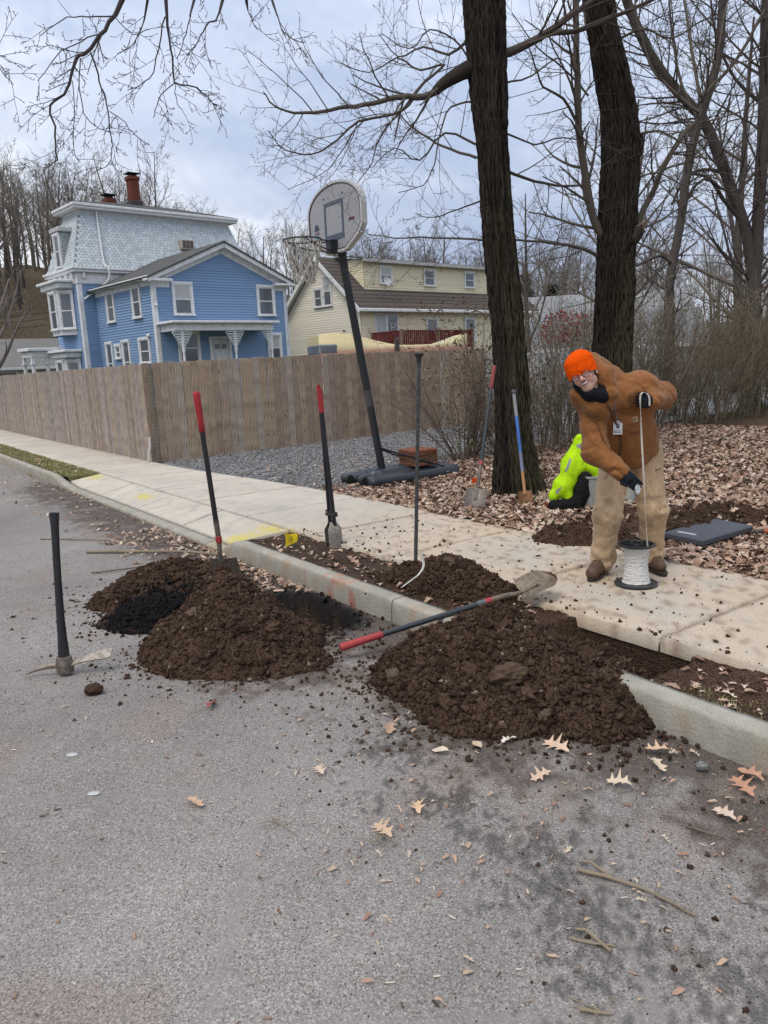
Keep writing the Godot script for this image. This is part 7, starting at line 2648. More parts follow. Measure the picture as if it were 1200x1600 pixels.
func worker() -> void:
	var w := thing("person", "worker in orange beanie, brown canvas jacket and tan trousers bending over spool", "person", Vector3(1.76, 0.15, -5.4))
	var O := w.position
	var hipR := Vector3(1.69, 0.98, -5.5)
	var hipL := Vector3(1.90, 0.98, -5.52)
	var knR := Vector3(1.585, 0.60, -5.36)
	var knL := Vector3(1.935, 0.61, -5.42)
	var anR := Vector3(1.575, 0.26, -5.41)
	var anL := Vector3(1.955, 0.25, -5.50)
	var shR := Vector3(1.425, 1.385, -5.17)
	var shL := Vector3(1.79, 1.490, -5.27)
	var elR := Vector3(1.420, 1.10, -5.10)
	var elL := Vector3(1.970, 1.425, -5.36)
	var wrR := Vector3(1.545, 0.975, -4.95)
	var wrL := Vector3(1.805, 1.405, -5.13)
	var hd := Vector3(1.335, 1.592, -5.06)
	# head frame: face turned to the viewer, tilted 24 degrees
	var zf := Vector3(-0.40, -0.03, 0.916).normalized()
	var xb := Vector3.UP.cross(zf).normalized()
	var yb := zf.cross(xb)
	var tl := deg_to_rad(24.0)
	var hx := xb * cos(tl) + yb * sin(tl)
	var hy := yb * cos(tl) - xb * sin(tl)
	var HB := Transform3D(Basis(hx, hy, zf), hd)
	# ---- body: one continuous figure (mostly under clothes) with a finer head
	var mb := MB.new()
	mb.col = Color(0.50, 0.31, 0.235)
	net(mb, [[hipR, knR, 0.075, 0.055], [knR, anR, 0.055, 0.04], [hipL, knL, 0.075, 0.055], [knL, anL, 0.055, 0.04], [hipR, hipL, 0.085, 0.085], [Vector3(1.79, 1.02, -5.5), Vector3(1.62, 1.32, -5.3), 0.10, 0.11], [shR, shL, 0.06, 0.06], [Vector3(1.6, 1.38, -5.26), Vector3(1.45, 1.50, -5.14), 0.09, 0.055], [shR, elR, 0.05, 0.04], [elR, wrR, 0.04, 0.03], [shL, elL, 0.05, 0.04], [elL, wrL, 0.04, 0.03], [Vector3(1.45, 1.50, -5.14), HB * Vector3(0, -0.05, -0.02), 0.052, 0.05]], 0.022, 0.03)
	var v0 := mb.v.size()
	var hc := [[Vector3(0, 0.045, -0.022), Vector3(0, 0.04, -0.01), 0.086, 0.084], [Vector3(0, 0.02, 0.012), Vector3(0, -0.07, 0.030), 0.074, 0.044], [Vector3(-0.03, -0.045, 0.0), Vector3(0.0, -0.082, 0.045), 0.045, 0.028], [Vector3(0.03, -0.045, 0.0), Vector3(0.0, -0.082, 0.045), 0.045, 0.028], [Vector3(0.036, -0.016, 0.052), Vector3(0.034, -0.03, 0.05), 0.026, 0.024], [Vector3(-0.036, -0.016, 0.052), Vector3(-0.034, -0.03, 0.05), 0.026, 0.024], [Vector3(-0.03, 0.034, 0.064), Vector3(0.03, 0.034, 0.064), 0.016, 0.016], [Vector3(0.0, -0.052, 0.062), Vector3(0, -0.05, 0.060), 0.024, 0.022], [Vector3(0, -0.05, -0.03), Vector3(0, -0.16, -0.05), 0.055, 0.055]]
	var hw := []
	for q in hc:
		hw.append([HB * q[0], HB * q[1], q[2], q[3]])
	net(mb, hw, 0.0042, 0.016)
	# sharper features
	net(mb, [[HB * Vector3(0, 0.018, 0.080), HB * Vector3(0, -0.018, 0.102), 0.008, 0.0125], [HB * Vector3(-0.012, -0.022, 0.088), HB * Vector3(0.012, -0.022, 0.088), 0.009, 0.009]], 0.003, 0.008)
	for sg in [-1.0, 1.0]:
		net(mb, [[HB * Vector3(sg * 0.080, 0.02, -0.012), HB * Vector3(sg * 0.084, -0.018, -0.006), 0.014, 0.010]], 0.004, 0.006)
	# pigment: lips, flushed cheeks, brows, eyes
	var inv := HB.affine_inverse()
	for i in range(v0, mb.v.size()):
		var q := inv * mb.v[i]
		var c := Color(0.52, 0.315, 0.24)
		if q.z > 0.02:
			c = c.lerp(Color(0.55, 0.22, 0.17), 0.7 * clampf(1.0 - Vector2(absf(q.x) - 0.04, q.y + 0.02).length() / 0.03, 0.0, 1.0))
			c = c.lerp(Color(0.58, 0.24, 0.19), clampf(1.0 - Vector3(q.x, q.y + 0.012, q.z - 0.1).length() / 0.03, 0.0, 0.6))
			var my := -0.049 + 9.0 * q.x * q.x
			if absf(q.x) < 0.031 and absf(q.y - my) < 0.0115 * (1.0 - pow(absf(q.x) / 0.033, 2.0)) + 0.002:
				c = Color(0.30, 0.10, 0.085)
				if absf(q.y - my - 0.0015) < 0.0045 and absf(q.x) < 0.022:
					c = Color(0.66, 0.60, 0.53)
				elif q.y < my - 0.003 and q.y > my - 0.007:
					c = Color(0.10, 0.03, 0.03)
			for sg in [-1.0, 1.0]:
				var e := Vector2((q.x - sg * 0.032) / 0.013, (q.y - 0.010) / 0.0055)
				if e.length() < 1.0:
					c = Color(0.05, 0.035, 0.03) if absf(e.x) < 0.42 else Color(0.5, 0.46, 0.43)
				elif e.length() < 1.45:
					c = c.lerp(Color(0.22, 0.11, 0.085), 0.6)
				if absf(q.y - 0.028 + 3.0 * pow(q.x - sg * 0.032, 2.0)) < 0.0045 and absf(q.x - sg * 0.033) < 0.022:
					c = Color(0.11, 0.065, 0.04)
			if q.y < -0.06 or absf(q.x) > 0.058:
				c = c.lerp(Color(0.30, 0.19, 0.15), 0.25 + 0.2 * nf.get_noise_3dv(q * 160.0))
		elif q.y < 0.05 and q.y > -0.06 and q.z < 0.01 and absf(q.x) < 0.079:
			c = Color(0.10, 0.06, 0.035)
		mb.c[i] = c
	for i in mb.v.size():
		mb.v[i] -= O
	part("body", mb.mesh(M.skin), w)
	# ---- trousers
	mb = MB.new()
	mb.col = Color(0.38, 0.265, 0.155)
	var tr := [[hipR + Vector3(0, 0.06, 0), hipL + Vector3(0, 0.06, 0), 0.125, 0.125], [hipR, knR, 0.118, 0.096], [knR, anR + Vector3(0, 0.03, 0), 0.096, 0.080], [anR + Vector3(0, 0.04, 0), anR + Vector3(0.0, 0.0, 0.015), 0.084, 0.078], [hipL, knL, 0.118, 0.096], [knL, anL + Vector3(0, 0.03, 0), 0.096, 0.080], [anL + Vector3(0, 0.04, 0), anL + Vector3(0, 0.0, 0.015), 0.084, 0.078], [knR + Vector3(0.0, 0.0, 0.02), knR + Vector3(0.0, -0.06, 0.0), 0.09, 0.08], [knL + Vector3(0, 0, 0.03), knL + Vector3(0.0, -0.06, 0.01), 0.09, 0.08]]
	net(mb, tr, 0.0085, 0.035, func(p):
		var low := smoothstep(0.5, 0.25, p.y)
		var cr := smoothstep(0.14, 0.0, absf(p.y - 0.62)) + 1.2 * low
		return 0.006 * nf.get_noise_3d(p.x * 5.0, p.y * 3.0, p.z * 5.0) - 0.022 * (absf(nf.get_noise_3d(p.x * 4.0 + 5.0, p.y * 3.4, p.z * 4.0)) - 0.18) + (0.001 + 0.008 * cr) * sin(p.y * 62.0 + 5.0 * nf.get_noise_3d(p.x * 6.0, p.y * 3.0, p.z * 6.0) + p.x * 22.0) * (0.5 + nf.get_noise_3d(p.x * 8.0 + 4.0, p.y * 5.0, p.z * 8.0)))
	for i in mb.v.size():
		var p := mb.v[i]
		var k := nf.get_noise_3d(p.x * 7.0, p.y * 7.0, p.z * 7.0)
		mb.c[i] = Color(0.50, 0.35, 0.215) * (1.0 + 0.10 * k)
		if absf(p.y - 0.57) < 0.16:
			mb.c[i] = mb.c[i].lerp(Color(0.30, 0.20, 0.125), smoothstep(0.05, 0.45, nf.get_noise_3d(p.x * 5.0 + 9.0, p.y * 5.0, p.z * 5.0) + 0.12) * 0.65)
		mb.v[i] = p - O
	var trousers := part("trousers", mb.mesh(M.canvas), w)
	# pocket hems on the thighs
	for q in [[Vector3(1.60, 0.90, -5.0), Vector3(1.575, 0.86, -5.0)], [Vector3(1.93, 0.90, -5.0), Vector3(2.01, 0.915, -5.0)]]:
		mb = MB.new()
		mb.col = Color(0.25, 0.165, 0.09)
		var line := PackedVector3Array()
		for i in 6:
			line.append(touch(tr, 0.035, q[0].lerp(q[1], i / 5.0), Vector3(0, 0, -1)) - O)
		mb.tube(line, ramp_f(0.006, 0.006, 6), 5)
		part("pocket_hem", mb.mesh(M.canvas), trousers)
	# ---- jacket
	var jc := [[Vector3(1.785, 1.07, -5.47), Vector3(1.63, 1.30, -5.33), 0.165, 0.165], [Vector3(1.70, 1.09, -5.46), Vector3(1.53, 1.31, -5.30), 0.115, 0.125], [Vector3(1.875, 1.08, -5.48), Vector3(1.74, 1.38, -5.33), 0.115, 0.13], [shR + Vector3(0.02, 0.0, 0), shL + Vector3(-0.02, 0, 0), 0.105, 0.112], [Vector3(1.56, 1.40, -5.30), Vector3(1.68, 1.44, -5.35), 0.14, 0.14], [shR, elR, 0.093, 0.080], [elR, wrR, 0.080, 0.058], [shL, elL, 0.093, 0.078], [elL, wrL, 0.078, 0.056], [Vector3(1.50, 1.48, -5.20), Vector3(1.44, 1.52, -5.17), 0.105, 0.09], [Vector3(1.44, 1.68, -5.20), Vector3(1.55, 1.56, -5.28), 0.055, 0.10], [Vector3(1.415, 1.69, -5.15), Vector3(1.475, 1.60, -5.07), 0.04, 0.048], [Vector3(1.475, 1.60, -5.07), Vector3(1.505, 1.47, -5.05), 0.048, 0.045], [Vector3(1.505, 1.47, -5.05), Vector3(1.485, 1.38, -5.08), 0.045, 0.04], [Vector3(1.30, 1.475, -5.10), Vector3(1.40, 1.40, -5.06), 0.045, 0.05], [Vector3(1.40, 1.40, -5.06), Vector3(1.485, 1.37, -5.08), 0.05, 0.04], [Vector3(1.345, 1.44, -5.16), Vector3(1.44, 1.42, -5.15), 0.07, 0.09]]
	mb = MB.new()
	mb.col = Color(0.25, 0.115, 0.045)
	net(mb, jc, 0.0085, 0.045, func(p):
		var sl := smoothstep(0.16, 0.02, minf(minf(p.distance_to(elR), p.distance_to(wrR)), minf(p.distance_to(elL), p.distance_to(wrL))))
		var fold := sin((p.x * 0.7 + p.y * 1.0 - p.z * 0.55) * 64.0 + 6.0 * nf.get_noise_3d(p.x * 5.0, p.y * 5.0, p.z * 5.0))
		var crease := absf(nf.get_noise_3d(p.x * 3.2 + 11.0, p.y * 5.0, p.z * 3.2)) - 0.18
		return 0.006 * nf.get_noise_3d(p.x * 4.0, p.y * 4.0, p.z * 4.0) - 0.018 * crease + (0.002 + 0.010 * sl) * fold * (0.6 + nf.get_noise_3d(p.x * 7.0 + 3.0, p.y * 7.0, p.z * 7.0)))
	for i in mb.v.size():
		var p := mb.v[i]
		var k := nf.get_noise_3d(p.x * 6.0, p.y * 6.0, p.z * 6.0)
		mb.c[i] = Color(0.27, 0.115, 0.042) * (1.0 + 0.08 * k + 0.08 * nf.get_noise_3d(p.x * 30.0, p.y * 30.0, p.z * 30.0))
		mb.v[i] = p - O
	var jacket := part("jacket", mb.mesh(M.canvas), w)
	# zip placket, chest seams, pocket flap: laid on the cloth
	var seams := [[[Vector3(1.485, 1.395, 0), Vector3(1.56, 1.30, 0), Vector3(1.615, 1.20, 0), Vector3(1.65, 1.10, 0), Vector3(1.665, 0.99, 0)], 0.008, Color(0.12, 0.055, 0.025), "zip"], [[Vector3(1.545, 1.345, 0), Vector3(1.65, 1.365, 0), Vector3(1.75, 1.395, 0)], 0.006, Color(0.16, 0.07, 0.03), "chest_seam"], [[Vector3(1.40, 1.295, 0), Vector3(1.44, 1.315, 0), Vector3(1.485, 1.31, 0)], 0.0085, Color(0.21, 0.095, 0.038), "pocket_flap"], [[Vector3(1.42, 1.29, 0), Vector3(1.455, 1.19, 0), Vector3(1.50, 1.10, 0)], 0.005, Color(0.16, 0.07, 0.03), "side_seam"], [[Vector3(1.66, 1.21, 0), Vector3(1.74, 1.19, 0), Vector3(1.80, 1.2, 0)], 0.006, Color(0.17, 0.075, 0.03), "hand_pocket"]]
	for s in seams:
		mb = MB.new()
		mb.col = s[2]
		var line := PackedVector3Array()
		var g := arc_smooth(s[0], 5)
		for q in g:
			line.append(touch(jc, 0.045, Vector3(q.x, q.y, -4.6), Vector3(0, 0, -1)) + Vector3(0, 0, 0.003) - O)
		mb.tube(line, ramp_f(s[1], s[1], line.size()), 6)
		part(s[3], mb.mesh(M.canvas), jacket)
	# maker's square patch on the chest: pale curl on a tan square
	var pc := touch(jc, 0.045, Vector3(1.715, 1.285, -4.6), Vector3(0, 0, -1)) - O + Vector3(0, 0, 0.014)
	mb = MB.new()
	mb.col = Color(0.42, 0.30, 0.20)
	mb.box(Transform3D(Basis(Vector3.BACK, 0.18), pc), Vector3(0.036, 0.036, 0.004), 0.002)
	var patch := part("chest_patch", mb.mesh(M.cloth), jacket)
	mb = MB.new()
	mb.col = Color(0.10, 0.06, 0.05)
	var cu := PackedVector3Array()
	for k in 9:
		var a := -0.5 + k * 0.62
		cu.append(pc + Vector3(cos(a) * (0.003 + 0.0011 * k), sin(a) * (0.003 + 0.0011 * k), 0.003))
	mb.tube(cu, ramp_f(0.0015, 0.003, 9), 5)
	part("curl_emblem", mb.mesh(M.cloth), patch)
	# ---- dark neck gaiter
	mb = MB.new()
	mb.col = Color(0.012, 0.013, 0.017)
	net(mb, [[Vector3(1.30, 1.535, -5.05), Vector3(1.37, 1.475, -5.02), 0.036, 0.042], [Vector3(1.37, 1.475, -5.02), Vector3(1.445, 1.455, -5.03), 0.042, 0.042], [Vector3(1.445, 1.455, -5.03), Vector3(1.475, 1.53, -5.07), 0.042, 0.036], [Vector3(1.475, 1.53, -5.07), Vector3(1.45, 1.61, -5.12), 0.036, 0.030], [Vector3(1.38, 1.46, -5.07), Vector3(1.45, 1.48, -5.12), 0.06, 0.06]], 0.008, 0.025, func(p): return 0.006 * nf.get_noise_3d(p.x * 14.0, p.y * 14.0, p.z * 14.0))
	for i in mb.v.size():
		mb.v[i] -= O
	part("neck_gaiter", mb.mesh(M.cloth), w)
	# ---- beanie
	mb = MB.new()
	mb.col = Color(0.95, 0.105, 0.006)
	var p := PackedVector3Array()
	var rows := 18
	var sides := 96
	for j in rows:
		var f := float(j) / (rows - 1)
		for i in sides + 1:
			var an := TAU * (i % sides) / sides
			var rr: float
			var y: float
			if f < 0.45:
				rr = 0.0965 + 0.004 * sin(f * 7.0)
				y = 0.026 + f * 0.16
			else:
				var g := (f - 0.45) / 0.55
				rr = 0.099 * cos(g * PI * 0.5 * 0.97)
				y = 0.098 + 0.072 * sin(g * PI * 0.5)
			rr += 0.0016 * sin(an * 32.0) + 0.004 * nf.get_noise_3d(cos(an) * 2.0, f * 4.0, sin(an) * 2.0)
			var q := Vector3(cos(an) * rr * 0.98, y, -sin(an) * rr * 1.08 - 0.010)
			q.y += 0.10 * (q.z - 0.05) * (1.0 - f) - 0.02 * (1.0 - f)
			q.x += 0.02 * f * f
			p.append(HB * q - O)
	mb.grid(p, PackedColorArray(), sides + 1, rows)
	part("beanie", mb.mesh(M.knit), w)
	# ---- glasses
	mb = MB.new()
	mb.col = Color(0.02, 0.018, 0.02)
	for sg in [-1.0, 1.0]:
		var ring := PackedVector3Array()
		for k in 17:
			var a := TAU * k / 16
			ring.append(HB * Vector3(sg * 0.034 + cos(a) * 0.026, 0.006 + sin(a) * 0.0185, 0.098 - absf(cos(a) * 0.026 * sg + 0.034) * 0.18) - O)
		mb.tube(ring, ramp_f(0.0021, 0.0021, 17), 6, false)
		mb.rod(HB * Vector3(sg * 0.060, 0.012, 0.086) - O, HB * Vector3(sg * 0.083, 0.016, -0.005) - O, 0.002, 0.002, 6)
	mb.rod(HB * Vector3(-0.010, 0.010, 0.098) - O, HB * Vector3(0.010, 0.010, 0.098) - O, 0.002, 0.002, 6)
	var gl := part("glasses", mb.mesh(M.plastic), w)
	var lens := StandardMaterial3D.new()
	lens.resource_name = "lens"
	lens.albedo_color = Color(0.85, 0.88, 0.9, 0.10)
	lens.transparency = BaseMaterial3D.TRANSPARENCY_ALPHA
	lens.roughness = 0.05
	for sg in [-1.0, 1.0]:
		mb = MB.new()
		var c0 := HB * Vector3(sg * 0.034, 0.006, 0.0925) - O
		for k in 16:
			var a := TAU * k / 16
			var b := TAU * (k + 1) / 16
			mb.tri_to(c0, HB * Vector3(sg * 0.034 + cos(a) * 0.025, 0.006 + sin(a) * 0.0175, 0.0918) - O, HB * Vector3(sg * 0.034 + cos(b) * 0.025, 0.006 + sin(b) * 0.0175, 0.0918) - O, zf)
		part("lens", mb.mesh(lens), gl)
	# ---- gloves: palms with five separate bent fingers
	mb = MB.new()
	mb.col = Color(0.016, 0.022, 0.027)
	var gp := [[wrL + Vector3(0.02, 0, -0.02), Vector3(1.745, 1.408, -5.075), 0.040, 0.036], [Vector3(1.755, 1.435, -5.08), Vector3(1.73, 1.43, -5.062), 0.022, 0.02], [Vector3(1.755, 1.382, -5.08), Vector3(1.73, 1.382, -5.062), 0.022, 0.02]]
	net(mb, gp, 0.0045, 0.012)
	for i in 4:
		var y := 1.442 - 0.0205 * i
		var s: float = [0.95, 1.0, 0.97, 0.85][i]
		net(mb, [[Vector3(1.735, y, -5.055), Vector3(1.735 - 0.036 * s, y + 0.002, -5.050), 0.0105, 0.0098], [Vector3(1.735 - 0.036 * s, y + 0.002, -5.050), Vector3(1.735 - 0.046 * s, y, -5.078), 0.0098, 0.0092], [Vector3(1.735 - 0.046 * s, y, -5.078), Vector3(1.735 - 0.022 * s, y - 0.002, -5.096), 0.0092, 0.0085]], 0.0035, 0.005)
	net(mb, [[Vector3(1.775, 1.438, -5.085), Vector3(1.738, 1.462, -5.06), 0.013, 0.0112], [Vector3(1.738, 1.462, -5.06), Vector3(1.705, 1.460, -5.068), 0.0112, 0.0095]], 0.0035, 0.005)
	for i in mb.v.size():
		mb.v[i] -= O
	part("glove", mb.mesh(M.cloth), w)
	mb = MB.new()
	mb.col = Color(0.016, 0.020, 0.025)
	var dn := Vector3(0.62, -0.66, 0.42).normalized()
	var ac := Vector3(0.70, 0.70, 0.05).normalized()
	var pk := wrR + dn * 0.075
	net(mb, [[wrR - dn * 0.03, pk, 0.042, 0.030], [pk - ac * 0.022 - dn * 0.02, pk - ac * 0.028 + dn * 0.012, 0.022, 0.018], [pk + ac * 0.022 - dn * 0.02, pk + ac * 0.028 + dn * 0.012, 0.022, 0.018]], 0.0045, 0.012)
	var fwd := dn.cross(ac).normalized()
	if fwd.z < 0:
		fwd = -fwd
	for i in 4:
		var b0 := pk + ac * (0.032 - 0.0205 * i) + dn * 0.012
		var s: float = [0.92, 1.0, 0.95, 0.8][i]
		var b1 := b0 + (dn * 0.038 + fwd * 0.006) * s
		var b2 := b1 + (dn * 0.026 - fwd * 0.012) * s + ac * 0.002
		var b3 := b2 + (dn * 0.012 - fwd * 0.018) * s
		net(mb, [[b0, b1, 0.0108, 0.0100], [b1, b2, 0.0100, 0.0092], [b2, b3, 0.0092, 0.0082]], 0.0035, 0.005)
	var th0 := wrR + dn * 0.035 - ac * 0.03
	net(mb, [[th0, th0 + dn * 0.034 - ac * 0.020 + fwd * 0.012, 0.0135, 0.0115], [th0 + dn * 0.034 - ac * 0.020 + fwd * 0.012, th0 + dn * 0.066 - ac * 0.012 + fwd * 0.016, 0.0115, 0.0095]], 0.0035, 0.005)
	for i in mb.v.size():
		mb.v[i] -= O
	part("glove", mb.mesh(M.cloth), w)
	# ---- boots
	for e in 2:
		var an: Vector3 = [anR, anL][e]
		var toe: Vector3 = [Vector3(1.432, 0.197, -5.235), Vector3(1.975, 0.197, -5.315)][e]
		var heel := Vector3(an.x, 0.20, an.z - 0.035)
		var dir := (toe - heel).normalized()
		mb = MB.new()
		net(mb, [[an + Vector3(0, 0.06, 0), Vector3(an.x, 0.21, an.z), 0.056, 0.052], [heel + Vector3(0, 0.012, 0), heel + dir * 0.10 + Vector3(0, 0.012, 0), 0.044, 0.047], [heel + dir * 0.09 + Vector3(0, 0.012, 0), toe - dir * 0.045 + Vector3(0, 0.004, 0), 0.048, 0.046], [Vector3(an.x, 0.26, an.z) + dir * 0.02, heel + dir * 0.14 + Vector3(0, 0.03, 0), 0.045, 0.038]], 0.007, 0.02, func(q): return 0.004 * nf.get_noise_3d(q.x * 22.0, q.y * 22.0, q.z * 22.0))
		for i in mb.v.size():
			var q := mb.v[i]
			mb.c[i] = Color(0.13, 0.078, 0.05) * (1.0 + 0.4 * nf.get_noise_3d(q.x * 14.0, q.y * 14.0, q.z * 14.0))
			mb.v[i] = Vector3(q.x, maxf(q.y, 0.168), q.z) - O
		var boot := part("boot", mb.mesh(M.leather), w)
		mb = MB.new()
		mb.col = Color(0.045, 0.035, 0.028)
		var sd := dir.cross(Vector3.UP).normalized()
		var top := []
		for k in 20:
			var a := TAU * k / 20
			var f := cos(a)
			top.append(heel + dir * (0.105 + f * 0.158) + sd * sin(a) * (0.051 if f > 0 else 0.045) - O)
		for k in 20:
			var a: Vector3 = top[k]
			var b: Vector3 = top[(k + 1) % 20]
			a.y = 0.024
			b.y = 0.024
			var lo := Vector3(0, -0.024 + 0.002, 0)
			var out := (a + b) * 0.5 - (heel + dir * 0.105 - O)
			out.y = 0
			mb.quad_to(a, b, b + lo, a + lo, out)
			mb.tri_to(a, b, heel + dir * 0.105 - O - Vector3(0, heel.y - O.y - 0.024, 0), Vector3.UP)
			mb.tri_to(a + lo, b + lo, heel + dir * 0.105 - O - Vector3(0, heel.y - O.y - 0.002, 0), Vector3.DOWN)
		part("sole", mb.mesh(M.rubber), boot)
		mb = MB.new()
		mb.col = Color(0.30, 0.20, 0.09)
		for k in 5:
			var c := heel + dir * (0.155 - 0.018 * k) + Vector3(0, 0.045 + 0.012 * k, 0) - O
			mb.tube(pv([c - sd * 0.03, c + Vector3(0, 0.014, 0) + dir * 0.006, c + sd * 0.03]), pf([0.003, 0.003, 0.003]), 5)
		part("laces", mb.mesh(M.cloth), boot)
	# ---- badge on a lanyard (hangs from the jacket: a thing of its own)
	var bp := touch(jc, 0.045, Vector3(1.595, 1.235, -4.6), Vector3(0, 0, -1)) + Vector3(0, 0, 0.012)
	var bd := thing("id_badge", "white photo identity badge hanging on the brown jacket", "badge", bp)
	mb = MB.new()
	mb.col = Color(0.74, 0.74, 0.78)
	mb.box(Transform3D(), Vector3(0.062, 0.092, 0.003), 0.001)
	part("card", mb.mesh(M.plastic), bd)
	mb = MB.new()
	mb.col = Color(0.30, 0.24, 0.25)
	mb.box(Transform3D(Basis(), Vector3(0.0, 0.012, 0.0021)), Vector3(0.024, 0.03, 0.001))
	mb.col = Color(0.07, 0.07, 0.10)
	mb.box(Transform3D(Basis(), Vector3(0.002, 0.004, 0.0028)), Vector3(0.015, 0.016, 0.001))
	for k in 4:
		mb.box(Transform3D(Basis(), Vector3(-0.014 if k < 2 else 0.012, -0.022 - 0.011 * (k % 2), 0.0021)), Vector3(0.022, 0.005, 0.001))
	mb.col = Color(0.4, 0.12, 0.14)
	mb.box(Transform3D(Basis(), Vector3(0, 0.036, 0.0021)), Vector3(0.04, 0.005, 0.001))
	part("printing", mb.mesh(M.plastic), bd)
	mb = MB.new()
	mb.col = Color(0.30, 0.30, 0.34)
	var ly := PackedVector3Array()
	for q in arc_smooth([Vector3(1.595, 1.282, 0), Vector3(1.57, 1.33, 0), Vector3(1.535, 1.39, 0)], 4):
		ly.append(touch(jc, 0.045, Vector3(q.x, q.y, -4.6), Vector3(0, 0, -1)) + Vector3(0, 0, 0.006) - bp)
	mb.tube(ly, ramp_f(0.0035, 0.0035, ly.size()), 5)
	part("lanyard", mb.mesh(M.cloth), bd)
	# ---- what the lower glove holds
	mb = MB.new()
	mb.col = Color(0.62, 0.64, 0.66)
	mb.lathe([Vector2(0.001, -0.004), Vector2(0.016, -0.004), Vector2(0.019, 0.0), Vector2(0.016, 0.004), Vector2(0.001, 0.004)], 16, Transform3D(Basis(Vector3.RIGHT, 1.45) * Basis.from_scale(Vector3(1, 1, 1.8)), wrR + dn * 0.150 + Vector3(0.0, -0.018, 0.012)))
	tag(part("metal_tag", mb.mesh(M.steel), self), "small pale oval tag held in the lower gloved hand", "tag")
	# ---- spool of white tape
	var sp := thing("tape_spool", "black flanged spool wound with white pull tape on the sidewalk", "spool", Vector3(1.722, 0.152, -5.13))
	mb = MB.new()
	mb.col = Color(0.022, 0.024, 0.027)
	mb.lathe([Vector2(0.001, 0.0), Vector2(0.140, 0.0), Vector2(0.146, 0.004), Vector2(0.146, 0.010), Vector2(0.140, 0.014), Vector2(0.05, 0.018), Vector2(0.001, 0.018)], 40, Transform3D())
	part("lower_flange", mb.mesh(M.plastic), sp)
	mb = MB.new()
	mb.col = Color(0.016, 0.017, 0.019)
	mb.lathe([Vector2(0.036, 0.272), Vector2(0.118, 0.272), Vector2(0.126, 0.276), Vector2(0.126, 0.284), Vector2(0.118, 0.288), Vector2(0.108, 0.288), Vector2(0.104, 0.280), Vector2(0.045, 0.280), Vector2(0.042, 0.292), Vector2(0.030, 0.292), Vector2(0.028, 0.25)], 40, Transform3D())
	for k in 10:
		mb.box(Transform3D(Basis(Vector3.UP, TAU * k / 10), Vector3.ZERO) * Transform3D(Basis(), Vector3(0.075, 0.284, 0)), Vector3(0.062, 0.010, 0.005))
	part("upper_flange", mb.mesh(M.plastic), sp)
	mb = MB.new()
	mb.col = Color(0.70, 0.68, 0.64)
	var tp := PackedVector3Array()
	var nr := 60
	for j in nr:
		var f := float(j) / (nr - 1)
		for i in 49:
			var a := TAU * (i % 48) / 48.0
			var q := Vector3(cos(a), 0, -sin(a))
			var rr := 0.092 - 0.018 * sin(f * PI) + 0.006 * (absf(fmod(f * 11.0 + 0.35 * sin(a + f * 7.0) + 0.5 * nf.get_noise_2d(cos(a) * 2.0, f * 6.0), 1.0) - 0.5)) + 0.006 * nf.get_noise_3d(q.x * 3.0, f * 14.0, q.z * 3.0)
			tp.append(q * rr + Vector3(0, 0.018 + f * 0.254, 0))
	mb.grid(tp, PackedColorArray(), 49, nr)
	part("wound_tape", mb.mesh(M.cloth), sp)
	mb = MB.new()
	mb.col = Color(0.66, 0.60, 0.52)
	var rope := arc_smooth([Vector3(0.075, 0.26, 0.055) + sp.position, Vector3(1.765, 0.46, -5.045), Vector3(1.735, 0.85, -5.035), Vector3(1.712, 1.15, -5.03), Vector3(1.700, 1.37, -5.032), Vector3(1.700, 1.45, -5.035), Vector3(1.725, 1.468, -5.036), Vector3(1.755, 1.44, -5.034), Vector3(1.762, 1.38, -5.04)], 6)
	for i in rope.size():
		rope[i] -= sp.position
	for i in rope.size() - 1:
		var a := rope[i]
		var b := rope[i + 1]
		var tw := Vector3(cos(i * 0.22), 0.0, sin(i * 0.22) * 0.8)
		ribbon(mb, PackedVector3Array([a, b]), tw.cross(b - a).cross(b - a).normalized(), 0.0125, 0.0012)
	part("drawn_tape", mb.mesh(M.cloth), sp)

